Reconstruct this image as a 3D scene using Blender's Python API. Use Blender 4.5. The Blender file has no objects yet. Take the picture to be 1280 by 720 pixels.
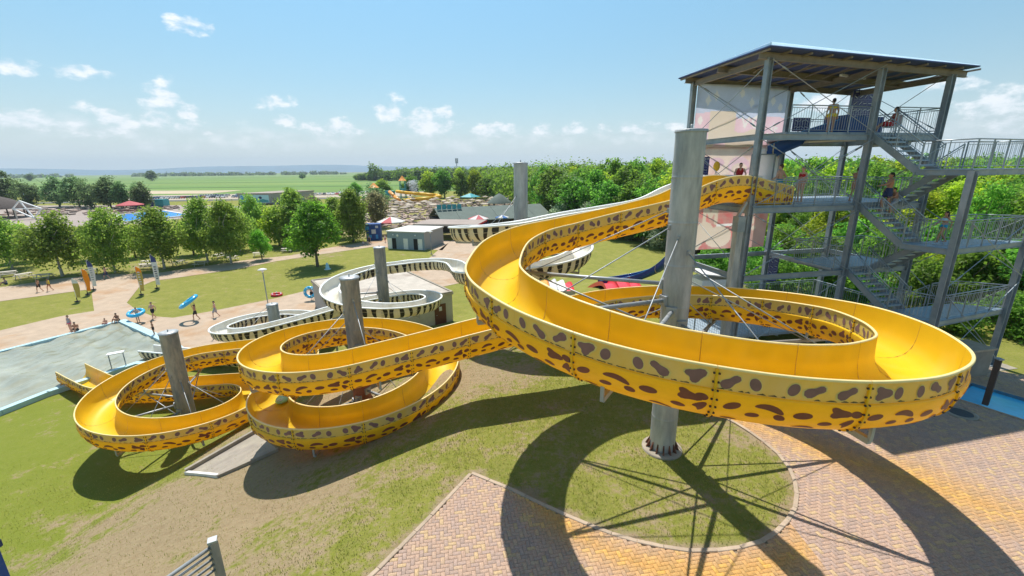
import bpy, math, random
import numpy as np
from mathutils import Vector, Matrix
random.seed(7)
RNG = np.random.default_rng(11)
sc = bpy.context.scene
COL = sc.collection
R_ = math.radians

# ------------------------------------------------------------------ camera
CAM_H, PITCH, ROLL = 9.0, R_(15.3), R_(0.6)
cam = bpy.data.cameras.new('camera')
cam.sensor_width = 36.0
cam.lens = 541.0 / 1280.0 * 36.0
cam.clip_start, cam.clip_end = 0.1, 30000.0
camo = bpy.data.objects.new('camera', cam)
COL.objects.link(camo)
_cp, _sp = math.cos(PITCH), math.sin(PITCH)
_f, _u0, _r0 = Vector((0, _cp, -_sp)), Vector((0, _sp, _cp)), Vector((1, 0, 0))
_r = _r0 * math.cos(ROLL) - _u0 * math.sin(ROLL)
_u = _r0 * math.sin(ROLL) + _u0 * math.cos(ROLL)
camo.matrix_world = Matrix(((_r.x, _u.x, -_f.x, 0), (_r.y, _u.y, -_f.y, 0), (_r.z, _u.z, -_f.z, CAM_H), (0, 0, 0, 1)))
sc.camera = camo

# ------------------------------------------------------------------ sun, sky, exposure
SUN_EL, SUN_AZ = R_(63.5), math.atan2(-0.34, 0.94)      # azimuth from +Y towards +X
sun_dir = Vector((math.sin(SUN_AZ) * math.cos(SUN_EL), math.cos(SUN_AZ) * math.cos(SUN_EL), math.sin(SUN_EL)))
sl = bpy.data.lights.new('sun', 'SUN')
sl.energy = 4.2
sl.angle = R_(0.53)
sl.color = (1.0, 0.955, 0.88)
so = bpy.data.objects.new('sun', sl)
so.rotation_euler = (-sun_dir).to_track_quat('-Z', 'Y').to_euler()
COL.objects.link(so)
world = bpy.data.worlds.new('World')
sc.world = world
world.use_nodes = True
sc.view_settings.view_transform = 'Standard'
sc.view_settings.look = 'None'
sc.view_settings.gamma = 1.0
sc.view_settings.exposure = 0.58
sc.cycles.use_denoising = True
sc.cycles.max_bounces = 10
sc.cycles.diffuse_bounces = 5
sc.cycles.transmission_bounces = 6
sc.cycles.transparent_max_bounces = 8
sc.cycles.sample_clamp_indirect = 6.0


def build_sky():
    nt = world.node_tree
    N, L = nt.nodes, nt.links
    for n in list(N):
        N.remove(n)
    out = N.new('ShaderNodeOutputWorld')
    bg = N.new('ShaderNodeBackground')
    bg.inputs['Strength'].default_value = 0.0735
    sky = N.new('ShaderNodeTexSky')
    sky.sky_type = 'NISHITA'
    sky.sun_disc = False
    sky.sun_elevation = SUN_EL
    sky.sun_rotation = SUN_AZ
    sky.altitude = 100
    sky.air_density = 1.0
    sky.dust_density = 0.25
    sky.ozone_density = 1.0
    tc = N.new('ShaderNodeTexCoord')
    sep = N.new('ShaderNodeSeparateXYZ')
    L.new(tc.outputs['Generated'], sep.inputs[0])

    def math_(op, a, b=None, c=None, clamp=False):
        m = N.new('ShaderNodeMath')
        m.operation = op
        m.use_clamp = clamp
        for k, v in enumerate((a, b, c)):
            if v is None:
                continue
            if isinstance(v, (int, float)):
                m.inputs[k].default_value = v
            else:
                L.new(v, m.inputs[k])
        return m.outputs[0]
    az = math_('ARCTAN2', sep.outputs[0], sep.outputs[1])
    el = math_('ARCSINE', sep.outputs[2])
    azd = math_('MULTIPLY', az, 57.2958)
    eld = math_('MULTIPLY', el, 57.2958)
    comb = N.new('ShaderNodeCombineXYZ')
    L.new(azd, comb.inputs[0])
    L.new(math_('MULTIPLY', eld, 1.7), comb.inputs[1])

    def noise(scale, det, rough=0.6):
        n = N.new('ShaderNodeTexNoise')
        n.inputs['Scale'].default_value = scale
        n.inputs['Detail'].default_value = det
        n.inputs['Roughness'].default_value = rough
        L.new(comb.outputs[0], n.inputs['Vector'])
        return n.outputs['Fac']
    n1 = noise(0.42, 7)
    n2 = noise(0.16, 5)
    # single cumulus puffs: azimuth, elevation, half width, half height (degrees)
    puffs = [(-33.2, 13.6, 2.0, 0.75), (-46.5, 8.6, 3.6, 0.6), (-42.4, 8.75, 2.3, 0.6), (-36.4, 7.2, 1.7, 1.5), (-34.9, 6.0, 1.2, 0.8),
             (-41.6, 4.7, 2.7, 1.3), (-46.5, 4.4, 3.0, 1.0), (-37.3, 5.2, 1.4, 0.9), (-26.6, 7.3, 2.3, 0.8), (-26.4, 5.6, 1.5, 0.6),
             (-34.6, 4.4, 1.6, 0.8), (-14.5, 7.1, 1.8, 1.5), (-10.0, 5.6, 4.0, 1.7), (-8.2, 6.6, 1.6, 1.0), (-1.8, 4.8, 3.2, 0.9), (6.2, 4.7, 3.4, 0.8),
             (15.0, 4.7, 5.0, 0.7), (33.7, 6.2, 2.3, 1.1), (43.5, 7.0, 1.8, 0.8), (46.4, 4.8, 2.6, 1.3), (48.4, 3.4, 2.4, 0.9), (-20.5, 4.8, 3.6, 0.9), (60, 6, 4, 1.6), (-58, 7, 4, 1.5)]
    acc = None
    for a0, e0, w, h in puffs:
        du = math_('DIVIDE', math_('SUBTRACT', azd, a0), w)
        dv = math_('DIVIDE', math_('SUBTRACT', eld, e0), h)
        d = math_('ADD', math_('MULTIPLY', du, du), math_('MULTIPLY', dv, dv))
        m = math_('SUBTRACT', 1.0, math_('MULTIPLY', d, 0.55))
        acc = m if acc is None else math_('MAXIMUM', acc, m)
    body = math_('ADD', math_('MAXIMUM', acc, -1.2), math_('MULTIPLY', math_('SUBTRACT', n1, 0.52), 4.2))
    mr = N.new('ShaderNodeMapRange')
    mr.interpolation_type = 'SMOOTHSTEP'
    for k, v in zip(('From Min', 'From Max', 'To Min', 'To Max'), (0.25, 1.15, 0.0, 0.95)):
        mr.inputs[k].default_value = v
    L.new(body, mr.inputs['Value'])
    # low band of hazy far cumulus all the way round
    e1 = math_('DIVIDE', math_('SUBTRACT', eld, 3.6), 2.0)
    band = math_('SUBTRACT', 1.0, math_('MULTIPLY', e1, e1))
    b2 = math_('ADD', math_('MAXIMUM', band, -2.0), math_('MULTIPLY', math_('SUBTRACT', n2, 0.58), 5.0))
    b3 = math_('ADD', b2, math_('MULTIPLY', math_('SUBTRACT', n1, 0.5), 2.4))
    mr2 = N.new('ShaderNodeMapRange')
    mr2.interpolation_type = 'SMOOTHSTEP'
    for k, v in zip(('From Min', 'From Max', 'To Min', 'To Max'), (0.15, 1.6, 0.0, 0.6)):
        mr2.inputs[k].default_value = v
    L.new(b3, mr2.inputs['Value'])
    fac = math_('MAXIMUM', mr.outputs[0], mr2.outputs[0])
    # milky veil near the horizon
    veil = math_('MULTIPLY', math_('POWER', 2.718, math_('MULTIPLY', math_('MAXIMUM', eld, 0.0), -0.26)), 0.95)
    mix0 = N.new('ShaderNodeMix')
    mix0.data_type = 'RGBA'
    L.new(veil, mix0.inputs[0])
    hsv = N.new('ShaderNodeHueSaturation')
    hsv.inputs['Hue'].default_value = 0.476
    hsv.inputs['Saturation'].default_value = 1.12
    vr = N.new('ShaderNodeMapRange')
    for k, v in zip(('From Min', 'From Max', 'To Min', 'To Max'), (0.0, 19.0, 0.80, 1.42)):
        vr.inputs[k].default_value = v
    L.new(eld, vr.inputs['Value'])
    L.new(vr.outputs[0], hsv.inputs['Value'])
    L.new(sky.outputs[0], hsv.inputs['Color'])
    L.new(hsv.outputs[0], mix0.inputs[6])
    mix0.inputs[7].default_value = (7.6, 8.8, 9.7, 1)
    mix = N.new('ShaderNodeMix')
    mix.data_type = 'RGBA'
    L.new(fac, mix.inputs[0])
    L.new(mix0.outputs[2], mix.inputs[6])
    # slightly greyer cloud bases
    cl = N.new('ShaderNodeMix')
    cl.data_type = 'RGBA'
    L.new(math_('MULTIPLY', math_('SUBTRACT', n1, 0.3), 2.2, clamp=True), cl.inputs[0])
    cl.inputs[6].default_value = (8.2, 9.0, 9.8, 1)
    cl.inputs[7].default_value = (10.8, 10.9, 11.0, 1)
    L.new(cl.outputs[2], mix.inputs[7])
    L.new(mix.outputs[2], bg.inputs['Color'])
    L.new(bg.outputs[0], out.inputs['Surface'])


build_sky()

# ------------------------------------------------------------------ materials
MATS = {}


def mat(name, col, rough=0.6, metal=0.0, var=0.0, vscale=3.0, bump=0.0, bscale=40.0, transl=0.0, tcol=None, island=0.0, objrand=0.0,
        spec=0.5, col2=None, mixscale=1.0, mixlo=0.45, mixhi=0.6, coat=0.0, stretch=None, hue=0.0):
    """Principled material: colour, noise variation, optional second colour in noisy patches, per-piece variation, bump, translucency."""
    m = bpy.data.materials.new(name)
    m.use_nodes = True
    nt = m.node_tree
    N, L = nt.nodes, nt.links
    p = N['Principled BSDF']
    p.inputs['Roughness'].default_value = rough
    p.inputs['Metallic'].default_value = metal
    p.inputs['Specular IOR Level'].default_value = spec
    if coat:
        p.inputs['Coat Weight'].default_value = coat
        p.inputs['Coat Roughness'].default_value = 0.12
    tc = N.new('ShaderNodeTexCoord')
    vec = tc.outputs['Object']
    if stretch:
        mp = N.new('ShaderNodeMapping')
        mp.inputs['Scale'].default_value = stretch
        L.new(vec, mp.inputs[0])
        vec = mp.outputs[0]

    def noise(s, d=5):
        n = N.new('ShaderNodeTexNoise')
        n.inputs['Scale'].default_value = s
        n.inputs['Detail'].default_value = d
        n.inputs['Roughness'].default_value = 0.62
        L.new(vec, n.inputs['Vector'])
        return n.outputs['Fac']

    def maprange(v, a, b, c, d):
        r = N.new('ShaderNodeMapRange')
        for k, x in zip(('From Min', 'From Max', 'To Min', 'To Max'), (a, b, c, d)):
            r.inputs[k].default_value = x
        L.new(v, r.inputs['Value'])
        return r.outputs[0]
    rgb = N.new('ShaderNodeRGB')
    rgb.outputs[0].default_value = (*col, 1)
    cur = rgb.outputs[0]
    if col2 is not None:
        mx = N.new('ShaderNodeMix')
        mx.data_type = 'RGBA'
        L.new(maprange(noise(mixscale, 6), mixlo, mixhi, 0, 1), mx.inputs[0])
        L.new(cur, mx.inputs[6])
        mx.inputs[7].default_value = (*col2, 1)
        cur = mx.outputs[2]
    val = None
    if var:
        val = maprange(noise(vscale), 0.3, 0.7, 1 - var, 1 + var)
    for src, amt in (('i', island), ('o', objrand)):
        if amt:
            if src == 'i':
                g = N.new('ShaderNodeNewGeometry').outputs['Random Per Island']
            else:
                g = N.new('ShaderNodeObjectInfo').outputs['Random']
            r = maprange(g, 0, 1, 1 - amt, 1 + amt)
            if val is None:
                val = r
            else:
                mm = N.new('ShaderNodeMath')
                mm.operation = 'MULTIPLY'
                L.new(val, mm.inputs[0])
                L.new(r, mm.inputs[1])
                val = mm.outputs[0]
    if val is not None or hue:
        h = N.new('ShaderNodeHueSaturation')
        L.new(cur, h.inputs['Color'])
        if val is not None:
            L.new(val, h.inputs['Value'])
        if hue:
            g = N.new('ShaderNodeObjectInfo').outputs['Random']
            L.new(maprange(g, 0, 1, 0.5 - hue, 0.5 + hue), h.inputs['Hue'])
        cur = h.outputs[0]
    L.new(cur, p.inputs['Base Color'])
    if bump:
        b = N.new('ShaderNodeBump')
        b.inputs['Strength'].default_value = bump
        b.inputs['Distance'].default_value = 0.02
        L.new(noise(bscale, 4), b.inputs['Height'])
        L.new(b.outputs[0], p.inputs['Normal'])
    if transl:
        t = N.new('ShaderNodeBsdfTranslucent')
        if tcol:
            t.inputs[0].default_value = (*tcol, 1)
        else:
            L.new(cur, t.inputs[0])
        ms = N.new('ShaderNodeMixShader')
        ms.inputs[0].default_value = transl
        L.new(p.outputs[0], ms.inputs[1])
        L.new(t.outputs[0], ms.inputs[2])
        L.new(ms.outputs[0], N['Material Output'].inputs[0])
    MATS[name] = m
    return m


YEL = (0.88, 0.60, 0.018)
mat('yellow_gelcoat', YEL, 0.38, var=0.05, vscale=1.2, transl=0.3, tcol=(0.95, 0.64, 0.016), coat=0.12, col2=(0.87, 0.63, 0.07), mixscale=0.8, mixlo=0.5, mixhi=0.75)
mat('yellow_lip', (0.88, 0.68, 0.30), 0.4, var=0.06, vscale=6)
mat('yellow_shell', (0.90, 0.60, 0.02), 0.4, var=0.10, vscale=2.5, transl=0.36, tcol=(0.98, 0.66, 0.015), col2=(0.82, 0.50, 0.03), mixscale=2.2, mixlo=0.6, mixhi=0.78, stretch=(1, 1, 2.2))
mat('yellow_band', (0.80, 0.60, 0.13), 0.55, var=0.12, vscale=3, transl=0.25, tcol=(0.80, 0.55, 0.08), col2=(0.64, 0.53, 0.21), mixscale=1.5, mixlo=0.42, mixhi=0.66, stretch=(1, 1, 0.5))
mat('spot_mauve', (0.23, 0.11, 0.10), 0.6, var=0.15, vscale=5)
mat('spot_brown', (0.20, 0.055, 0.03), 0.5, var=0.15, vscale=5)
mat('spot_halo', (0.72, 0.56, 0.18), 0.55, var=0.1)
mat('white_gelcoat', (0.88, 0.87, 0.82), 0.25, var=0.06, vscale=1.5, col2=(0.72, 0.66, 0.50), mixscale=0.7, mixlo=0.5, mixhi=0.7, transl=0.3)
mat('white_lip', (0.88, 0.88, 0.85), 0.35, var=0.05, vscale=4)
mat('cream_shell', (0.78, 0.68, 0.46), 0.5, var=0.10, vscale=2.2, col2=(0.68, 0.54, 0.28), mixscale=0.9, mixlo=0.52, mixhi=0.72, transl=0.1)
mat('stripe_black', (0.022, 0.018, 0.016), 0.55, var=0.2, vscale=4)
mat('bolt', (0.05, 0.035, 0.03), 0.6)
mat('joint_line', (0.60, 0.36, 0.03), 0.6, var=0.3, vscale=9)
mat('grime', (0.13, 0.115, 0.05), 0.9, var=0.4, vscale=14)
mat('galvanised', (0.46, 0.47, 0.47), 0.55, 0.35, var=0.16, vscale=2.6, bump=0.08, bscale=9, col2=(0.31, 0.325, 0.335), mixscale=1.8, mixlo=0.40, mixhi=0.62, stretch=(1.6, 1.6, 0.35))
mat('weathered_pole', (0.37, 0.335, 0.285), 0.72, 0.12, var=0.2, vscale=1.4, bump=0.15, bscale=12, col2=(0.235, 0.23, 0.22), mixscale=2.6, mixlo=0.42, mixhi=0.62, stretch=(1.6, 1.6, 0.4))
mat('zinc_strut', (0.36, 0.375, 0.385), 0.5, 0.4, var=0.15, vscale=3)
mat('rust', (0.14, 0.055, 0.03), 0.85, var=0.4, vscale=8)
mat('steel_tower', (0.27, 0.315, 0.355), 0.55, 0.35, var=0.14, vscale=2.0, col2=(0.33, 0.36, 0.385), mixscale=1.6)
mat('steel_rail', (0.36, 0.40, 0.43), 0.42, 0.5, var=0.1, vscale=3)
mat('grating', (0.34, 0.42, 0.49), 0.5, 0.35, var=0.12, vscale=4)
mat('roof_navy', (0.05, 0.075, 0.22), 0.6, var=0.12)
mat('roof_edge', (0.80, 0.92, 0.98), 0.3, var=0.03, transl=0.85)
mat('beam_brown', (0.25, 0.215, 0.19), 0.7, var=0.15, vscale=3)
mat('banner_pink', (0.92, 0.78, 0.82), 0.8, var=0.05, vscale=1.0, transl=0.8, col2=(0.90, 0.74, 0.78), mixscale=0.8)
mat('banner_blue', (0.77, 0.80, 0.89), 0.8, var=0.05, vscale=1.4, transl=0.8)
mat('banner_peach', (0.92, 0.82, 0.76), 0.8, var=0.08, vscale=0.8, transl=0.78, col2=(0.88, 0.70, 0.67), mixscale=0.5)
mat('banner_red', (0.86, 0.46, 0.45), 0.8, var=0.10, vscale=0.9, transl=0.72, col2=(0.80, 0.62, 0.58), mixscale=0.6, mixlo=0.45, mixhi=0.55)
mat('print_pale', (0.93, 0.90, 0.88), 0.8, transl=0.8)
mat('print_cream', (0.90, 0.82, 0.74), 0.8, transl=0.72)
mat('navy_sign', (0.028, 0.028, 0.17), 0.4, var=0.06)
mat('sign_white', (0.85, 0.86, 0.88), 0.5, transl=0.5)
mat('sign_pale', (0.32, 0.34, 0.50), 0.5)
mat('blue_plastic', (0.012, 0.07, 0.27), 0.55, var=0.06)
mat('sky_blue_plastic', (0.03, 0.30, 0.66), 0.35, var=0.05, coat=0.3)
mat('ring_blue', (0.02, 0.42, 0.72), 0.25, coat=0.5)
mat('ring_pale', (0.45, 0.72, 0.80), 0.3)
mat('yellow_paint', (0.83, 0.46, 0.02), 0.45, var=0.05)
mat('orange_cloth', (0.86, 0.36, 0.012), 0.7, transl=0.3)
mat('ochre_cloth', (0.60, 0.48, 0.13), 0.7, transl=0.3)
mat('white_cloth', (0.78, 0.78, 0.78), 0.7, transl=0.2)
mat('navy_cloth', (0.06, 0.08, 0.26), 0.7, transl=0.2)
mat('red_cloth', (0.52, 0.02, 0.025), 0.75)
mat('red_paint', (0.68, 0.035, 0.05), 0.4)
mat('orange_paint', (0.86, 0.33, 0.05), 0.4)
mat('white_paint', (0.80, 0.80, 0.80), 0.45, var=0.04)
mat('teal_paint', (0.05, 0.33, 0.36), 0.5)
mat('concrete', (0.31, 0.27, 0.21), 0.9, var=0.16, vscale=2.0, bump=0.25, bscale=25, col2=(0.29, 0.25, 0.205), mixscale=0.7)
mat('roof_slab', (0.47, 0.415, 0.35), 0.92, var=0.13, vscale=1.2, col2=(0.33, 0.27, 0.22), mixscale=0.28, mixlo=0.52, mixhi=0.68, bump=0.1)
mat('plaster', (0.44, 0.42, 0.385), 0.9, var=0.08, vscale=2)
mat('blue_wall', (0.27, 0.34, 0.41), 0.8, var=0.06)
mat('grey_wall', (0.36, 0.345, 0.33), 0.85, var=0.06)
mat('roof_white', (0.66, 0.635, 0.60), 0.7, var=0.06)
mat('brown_door', (0.11, 0.035, 0.022), 0.6, var=0.1)
mat('dark_void', (0.015, 0.016, 0.018), 0.8)
mat('roof_green', (0.105, 0.135, 0.115), 0.85, var=0.12, vscale=0.5, island=0.22)
mat('wood_dark', (0.055, 0.042, 0.036), 0.8, var=0.15)
mat('thatch', (0.085, 0.068, 0.06), 1.0, var=0.3, vscale=3, bump=0.5, bscale=14)
mat('wood_pale', (0.52, 0.47, 0.40), 0.8)
mat('paver', (0.40, 0.26, 0.17), 0.85)
mat('kerb', (0.40, 0.31, 0.225), 0.9, var=0.14, vscale=5, bump=0.2, bscale=60, objrand=0.08)
mat('bark', (0.14, 0.11, 0.085), 0.95, var=0.25, vscale=6)
mat('birch_bark', (0.42, 0.40, 0.36), 0.9, var=0.3, vscale=5)
mat('car_glass', (0.02, 0.025, 0.03), 0.1)
mat('tyre', (0.02, 0.02, 0.02), 0.8)
for k, c in enumerate([(0.75, 0.76, 0.78), (0.35, 0.37, 0.40), (0.05, 0.06, 0.08), (0.10, 0.16, 0.30), (0.45, 0.05, 0.04), (0.55, 0.57, 0.58)]):
    mat('car_paint_%d' % k, c, 0.25, 0.2, coat=0.6)
mat('skin_light', (0.66, 0.38, 0.27), 0.55, spec=0.35, var=0.06, vscale=6)
mat('skin_tan', (0.50, 0.255, 0.155), 0.55, spec=0.35, var=0.06, vscale=6)
mat('hair_dark', (0.018, 0.012, 0.009), 0.6)
mat('hair_brown', (0.075, 0.04, 0.02), 0.6)
mat('eye', (0.02, 0.015, 0.012), 0.3)
mat('lips', (0.40, 0.13, 0.11), 0.5)
mat('cloth_turquoise', (0.015, 0.26, 0.42), 0.75)
mat('cloth_navy', (0.035, 0.05, 0.13), 0.8)
mat('cloth_pink', (0.62, 0.08, 0.20), 0.8)
mat('cloth_grey', (0.36, 0.38, 0.43), 0.8)
mat('cloth_black', (0.02, 0.02, 0.024), 0.8)
mat('cloth_yellow', (0.80, 0.58, 0.02), 0.8)
mat('cloth_skyblue', (0.03, 0.36, 0.60), 0.75)
mat('pool_coping', (0.40, 0.58, 0.63), 0.6, var=0.1, vscale=3)
mat('basin_blue', (0.05, 0.42, 0.72), 0.35, var=0.08, vscale=2)
mat('basin_deep', (0.02, 0.20, 0.42), 0.35)
mat('manhole', (0.055, 0.062, 0.075), 0.5, 0.4)
mat('parasol_cream', (0.50, 0.42, 0.34), 0.8, transl=0.25, objrand=0.4)
mat('parasol_white', (0.78, 0.76, 0.74), 0.8, transl=0.25)
mat('parasol_red', (0.60, 0.13, 0.14), 0.8, transl=0.25)
mat('parasol_blue', (0.07, 0.20, 0.50), 0.8, transl=0.25)
mat('spray', (0.80, 0.84, 0.88), 0.5, transl=0.4)
mat('sunbed', (0.42, 0.31, 0.25), 0.7, island=0.65)


def leaf_mat(name, lo, hi, hue=0.018, transl=0.58):
    m = bpy.data.materials.new(name)
    m.use_nodes = True
    N, L = m.node_tree.nodes, m.node_tree.links
    p = N['Principled BSDF']
    p.inputs['Roughness'].default_value = 0.55
    p.inputs['Specular IOR Level'].default_value = 0.25
    g = N.new('ShaderNodeNewGeometry')
    mx = N.new('ShaderNodeMix')
    mx.data_type = 'RGBA'
    mx.inputs[6].default_value = (*lo, 1)
    mx.inputs[7].default_value = (*hi, 1)
    tc = N.new('ShaderNodeTexCoord')
    nz = N.new('ShaderNodeTexNoise')
    nz.inputs['Scale'].default_value = 0.7
    nz.inputs['Detail'].default_value = 3
    L.new(tc.outputs['Object'], nz.inputs['Vector'])
    a = N.new('ShaderNodeMath')
    a.operation = 'MULTIPLY_ADD'
    L.new(g.outputs['Random Per Island'], a.inputs[0])
    a.inputs[1].default_value = 0.6
    b = N.new('ShaderNodeMapRange')
    L.new(nz.outputs['Fac'], b.inputs['Value'])
    for k, v in zip(('From Min', 'From Max', 'To Min', 'To Max'), (0.35, 0.65, -0.1, 0.5)):
        b.inputs[k].default_value = v
    L.new(b.outputs[0], a.inputs[2])
    a.use_clamp = True
    L.new(a.outputs[0], mx.inputs[0])
    oi = N.new('ShaderNodeObjectInfo')
    h = N.new('ShaderNodeHueSaturation')
    L.new(mx.outputs[2], h.inputs['Color'])
    r1 = N.new('ShaderNodeMapRange')
    L.new(oi.outputs['Random'], r1.inputs['Value'])
    r1.inputs['To Min'].default_value = 0.5 - hue
    r1.inputs['To Max'].default_value = 0.5 + hue
    L.new(r1.outputs[0], h.inputs['Hue'])
    r2 = N.new('ShaderNodeMapRange')
    L.new(oi.outputs['Random'], r2.inputs['Value'])
    r2.inputs['To Min'].default_value = 0.78
    r2.inputs['To Max'].default_value = 1.22
    L.new(r2.outputs[0], h.inputs['Value'])
    L.new(h.outputs[0], p.inputs['Base Color'])
    t = N.new('ShaderNodeBsdfTranslucent')
    h2 = N.new('ShaderNodeHueSaturation')
    h2.inputs['Value'].default_value = 1.6
    h2.inputs['Hue'].default_value = 0.502
    L.new(h.outputs[0], h2.inputs['Color'])
    L.new(h2.outputs[0], t.inputs[0])
    ms = N.new('ShaderNodeMixShader')
    ms.inputs[0].default_value = transl
    L.new(p.outputs[0], ms.inputs[1])
    L.new(t.outputs[0], ms.inputs[2])
    L.new(ms.outputs[0], N['Material Output'].inputs[0])
    MATS[name] = m


leaf_mat('leaf_birch', (0.13, 0.225, 0.035), (0.32, 0.44, 0.07), 0.012)
leaf_mat('leaf_maple', (0.085, 0.22, 0.02), (0.22, 0.44, 0.04), 0.006)
leaf_mat('leaf_lime', (0.15, 0.25, 0.016), (0.40, 0.49, 0.035), 0.012)
leaf_mat('leaf_dark', (0.085, 0.15, 0.065), (0.21, 0.30, 0.11))
leaf_mat('leaf_plum', (0.14, 0.13, 0.075), (0.28, 0.26, 0.12), 0.01)
leaf_mat('leaf_silver', (0.15, 0.21, 0.12), (0.30, 0.37, 0.22), 0.01)
leaf_mat('leaf_forest', (0.065, 0.165, 0.02), (0.20, 0.36, 0.04), 0.022)
leaf_mat('blade', (0.14, 0.165, 0.025), (0.34, 0.34, 0.08), 0.0, 0.35)
leaf_mat('blade_dry', (0.22, 0.17, 0.07), (0.42, 0.34, 0.17), 0.0, 0.2)

# ------------------------------------------------------------------ mesh helpers
WLOC = {}


class MB:
    """Collects boxes, bars and tubes; build() links them as one mesh object."""

    def __init__(self):
        self.v, self.f, self.m, self.s = [], [], [], []

    def add(self, vs, fs, m=0, smooth=False):
        o = len(self.v)
        self.v += [tuple(map(float, x)) for x in vs]
        for f in fs:
            self.f.append(tuple(i + o for i in f))
            self.m.append(m)
            self.s.append(smooth)
        return self

    def box(self, c, s, m=0, rz=0.0):
        x, y, z = s[0] / 2, s[1] / 2, s[2] / 2
        ca, sa = math.cos(rz), math.sin(rz)
        vs = []
        for dz in (-z, z):
            for dx, dy in ((-x, -y), (x, -y), (x, y), (-x, y)):
                vs.append((c[0] + dx * ca - dy * sa, c[1] + dx * sa + dy * ca, c[2] + dz))
        return self.add(vs, [(3, 2, 1, 0), (4, 5, 6, 7), (0, 1, 5, 4), (1, 2, 6, 5), (2, 3, 7, 6), (3, 0, 4, 7)], m)

    def bar(self, p0, p1, w, h, m=0, up=(0, 0, 1)):
        a, b = Vector(p0), Vector(p1)
        d = (b - a).normalized()
        side = d.cross(Vector(up))
        if side.length < 1e-4:
            side = d.cross(Vector((0, 1, 0)))
        side.normalize()
        u = side.cross(d).normalized()
        vs = []
        for p in (a, b):
            for i, j in ((-1, -1), (1, -1), (1, 1), (-1, 1)):
                vs.append(p + side * (i * w / 2) + u * (j * h / 2))
        return self.add(vs, [(3, 2, 1, 0), (4, 5, 6, 7), (0, 1, 5, 4), (1, 2, 6, 5), (2, 3, 7, 6), (3, 0, 4, 7)], m)

    def tube(self, p0, p1, r0, r1=None, n=8, m=0, caps=True):
        r1 = r0 if r1 is None else r1
        a, b = Vector(p0), Vector(p1)
        d = (b - a)
        if d.length < 1e-6:
            return self
        d.normalize()
        s = d.cross(Vector((0, 0, 1)))
        if s.length < 1e-3:
            s = d.cross(Vector((0, 1, 0)))
        s.normalize()
        u = s.cross(d)
        vs = []
        for p, r in ((a, r0), (b, r1)):
            for k in range(n):
                t = 2 * math.pi * k / n
                vs.append(p + s * (math.cos(t) * r) + u * (math.sin(t) * r))
        self.add(vs, [(k, (k + 1) % n, n + (k + 1) % n, n + k) for k in range(n)], m, n > 5)
        if caps:
            o = len(self.v) - 2 * n
            self.f += [tuple(o + k for k in reversed(range(n))), tuple(o + n + k for k in range(n))]
            self.m += [m, m]
            self.s += [False, False]
        return self

    def path(self, pts, r, n=6, m=0):
        for a, b in zip(pts[:-1], pts[1:]):
            self.tube(a, b, r, r, n, m, True)
        return self

    def prism(self, poly, z0, z1, m=0, bottom=True):
        n = len(poly)
        a = sum(poly[i][0] * poly[(i + 1) % n][1] - poly[(i + 1) % n][0] * poly[i][1] for i in range(n))
        if a < 0:
            poly = poly[::-1]
        vs = [(x, y, z0) for x, y in poly] + [(x, y, z1) for x, y in poly]
        fs = [(i, (i + 1) % n, n + (i + 1) % n, n + i) for i in range(n)] + [tuple(range(n, 2 * n))]
        if bottom:
            fs.append(tuple(reversed(range(n))))
        return self.add(vs, fs, m)

    def lathe(self, c, prof, n=16, m=0):
        vs, fs = [], []
        for r, z in prof:
            for k in range(n):
                t = 2 * math.pi * k / n
                vs.append((c[0] + r * math.cos(t), c[1] + r * math.sin(t), c[2] + z))
        for j in range(len(prof) - 1):
            for k in range(n):
                fs.append((j * n + k, j * n + (k + 1) % n, (j + 1) * n + (k + 1) % n, (j + 1) * n + k))
        return self.add(vs, fs, m, True)

    def ell(self, c, r, n=10, m=0, R=None):
        vs, fs = [], []
        h = max(4, n // 2)
        for j in range(h + 1):
            ph = -math.pi / 2 + math.pi * j / h
            for k in range(n):
                t = 2 * math.pi * k / n
                p = Vector((r[0] * math.cos(ph) * math.cos(t), r[1] * math.cos(ph) * math.sin(t), r[2] * math.sin(ph)))
                if R is not None:
                    p = R @ p
                vs.append((c[0] + p.x, c[1] + p.y, c[2] + p.z))
        for j in range(h):
            for k in range(n):
                fs.append((j * n + k, j * n + (k + 1) % n, (j + 1) * n + (k + 1) % n, (j + 1) * n + k))
        return self.add(vs, fs, m, True)

    def torus(self, c, R, r, axis=(0, 0, 1), n=24, k=10, m=0, m2=None):
        q = Vector((0, 0, 1)).rotation_difference(Vector(axis))
        vs, fs = [], []
        for i in range(n):
            a = 2 * math.pi * i / n
            for j in range(k):
                b = 2 * math.pi * j / k
                p = q @ Vector(((R + r * math.cos(b)) * math.cos(a), (R + r * math.cos(b)) * math.sin(a), r * math.sin(b)))
                vs.append((c[0] + p.x, c[1] + p.y, c[2] + p.z))
        for i in range(n):
            mm = m if (m2 is None or (i // 3) % 2 == 0) else m2
            self.add([], [], mm)
            for j in range(k):
                fs.append((i * k + j, ((i + 1) % n) * k + j, ((i + 1) % n) * k + (j + 1) % k, i * k + (j + 1) % k))
        return self.add(vs, fs, m, True)

    def mesh(self, name, mats):
        me = bpy.data.meshes.new(name)
        me.from_pydata(self.v, [], self.f)
        for x in (mats if isinstance(mats, (list, tuple)) else [mats]):
            me.materials.append(MATS[x])
        me.polygons.foreach_set('material_index', self.m)
        me.polygons.foreach_set('use_smooth', self.s)
        me.update()
        return me

    def build(self, name, mats, parent=None, local=False):
        return link(name, self.mesh(name, mats), parent, local)


def link(name, me, parent=None, local=False):
    """A mesh object; world-space vertices unless local, parented under its thing."""
    o = bpy.data.objects.new(name, me)
    COL.objects.link(o)
    WLOC[o.name] = Vector((0, 0, 0))
    if parent is not None:
        o.parent = parent
        if local:
            WLOC[o.name] = WLOC[parent.name].copy()
        else:
            o.location = -WLOC[parent.name]
    return o


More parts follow.
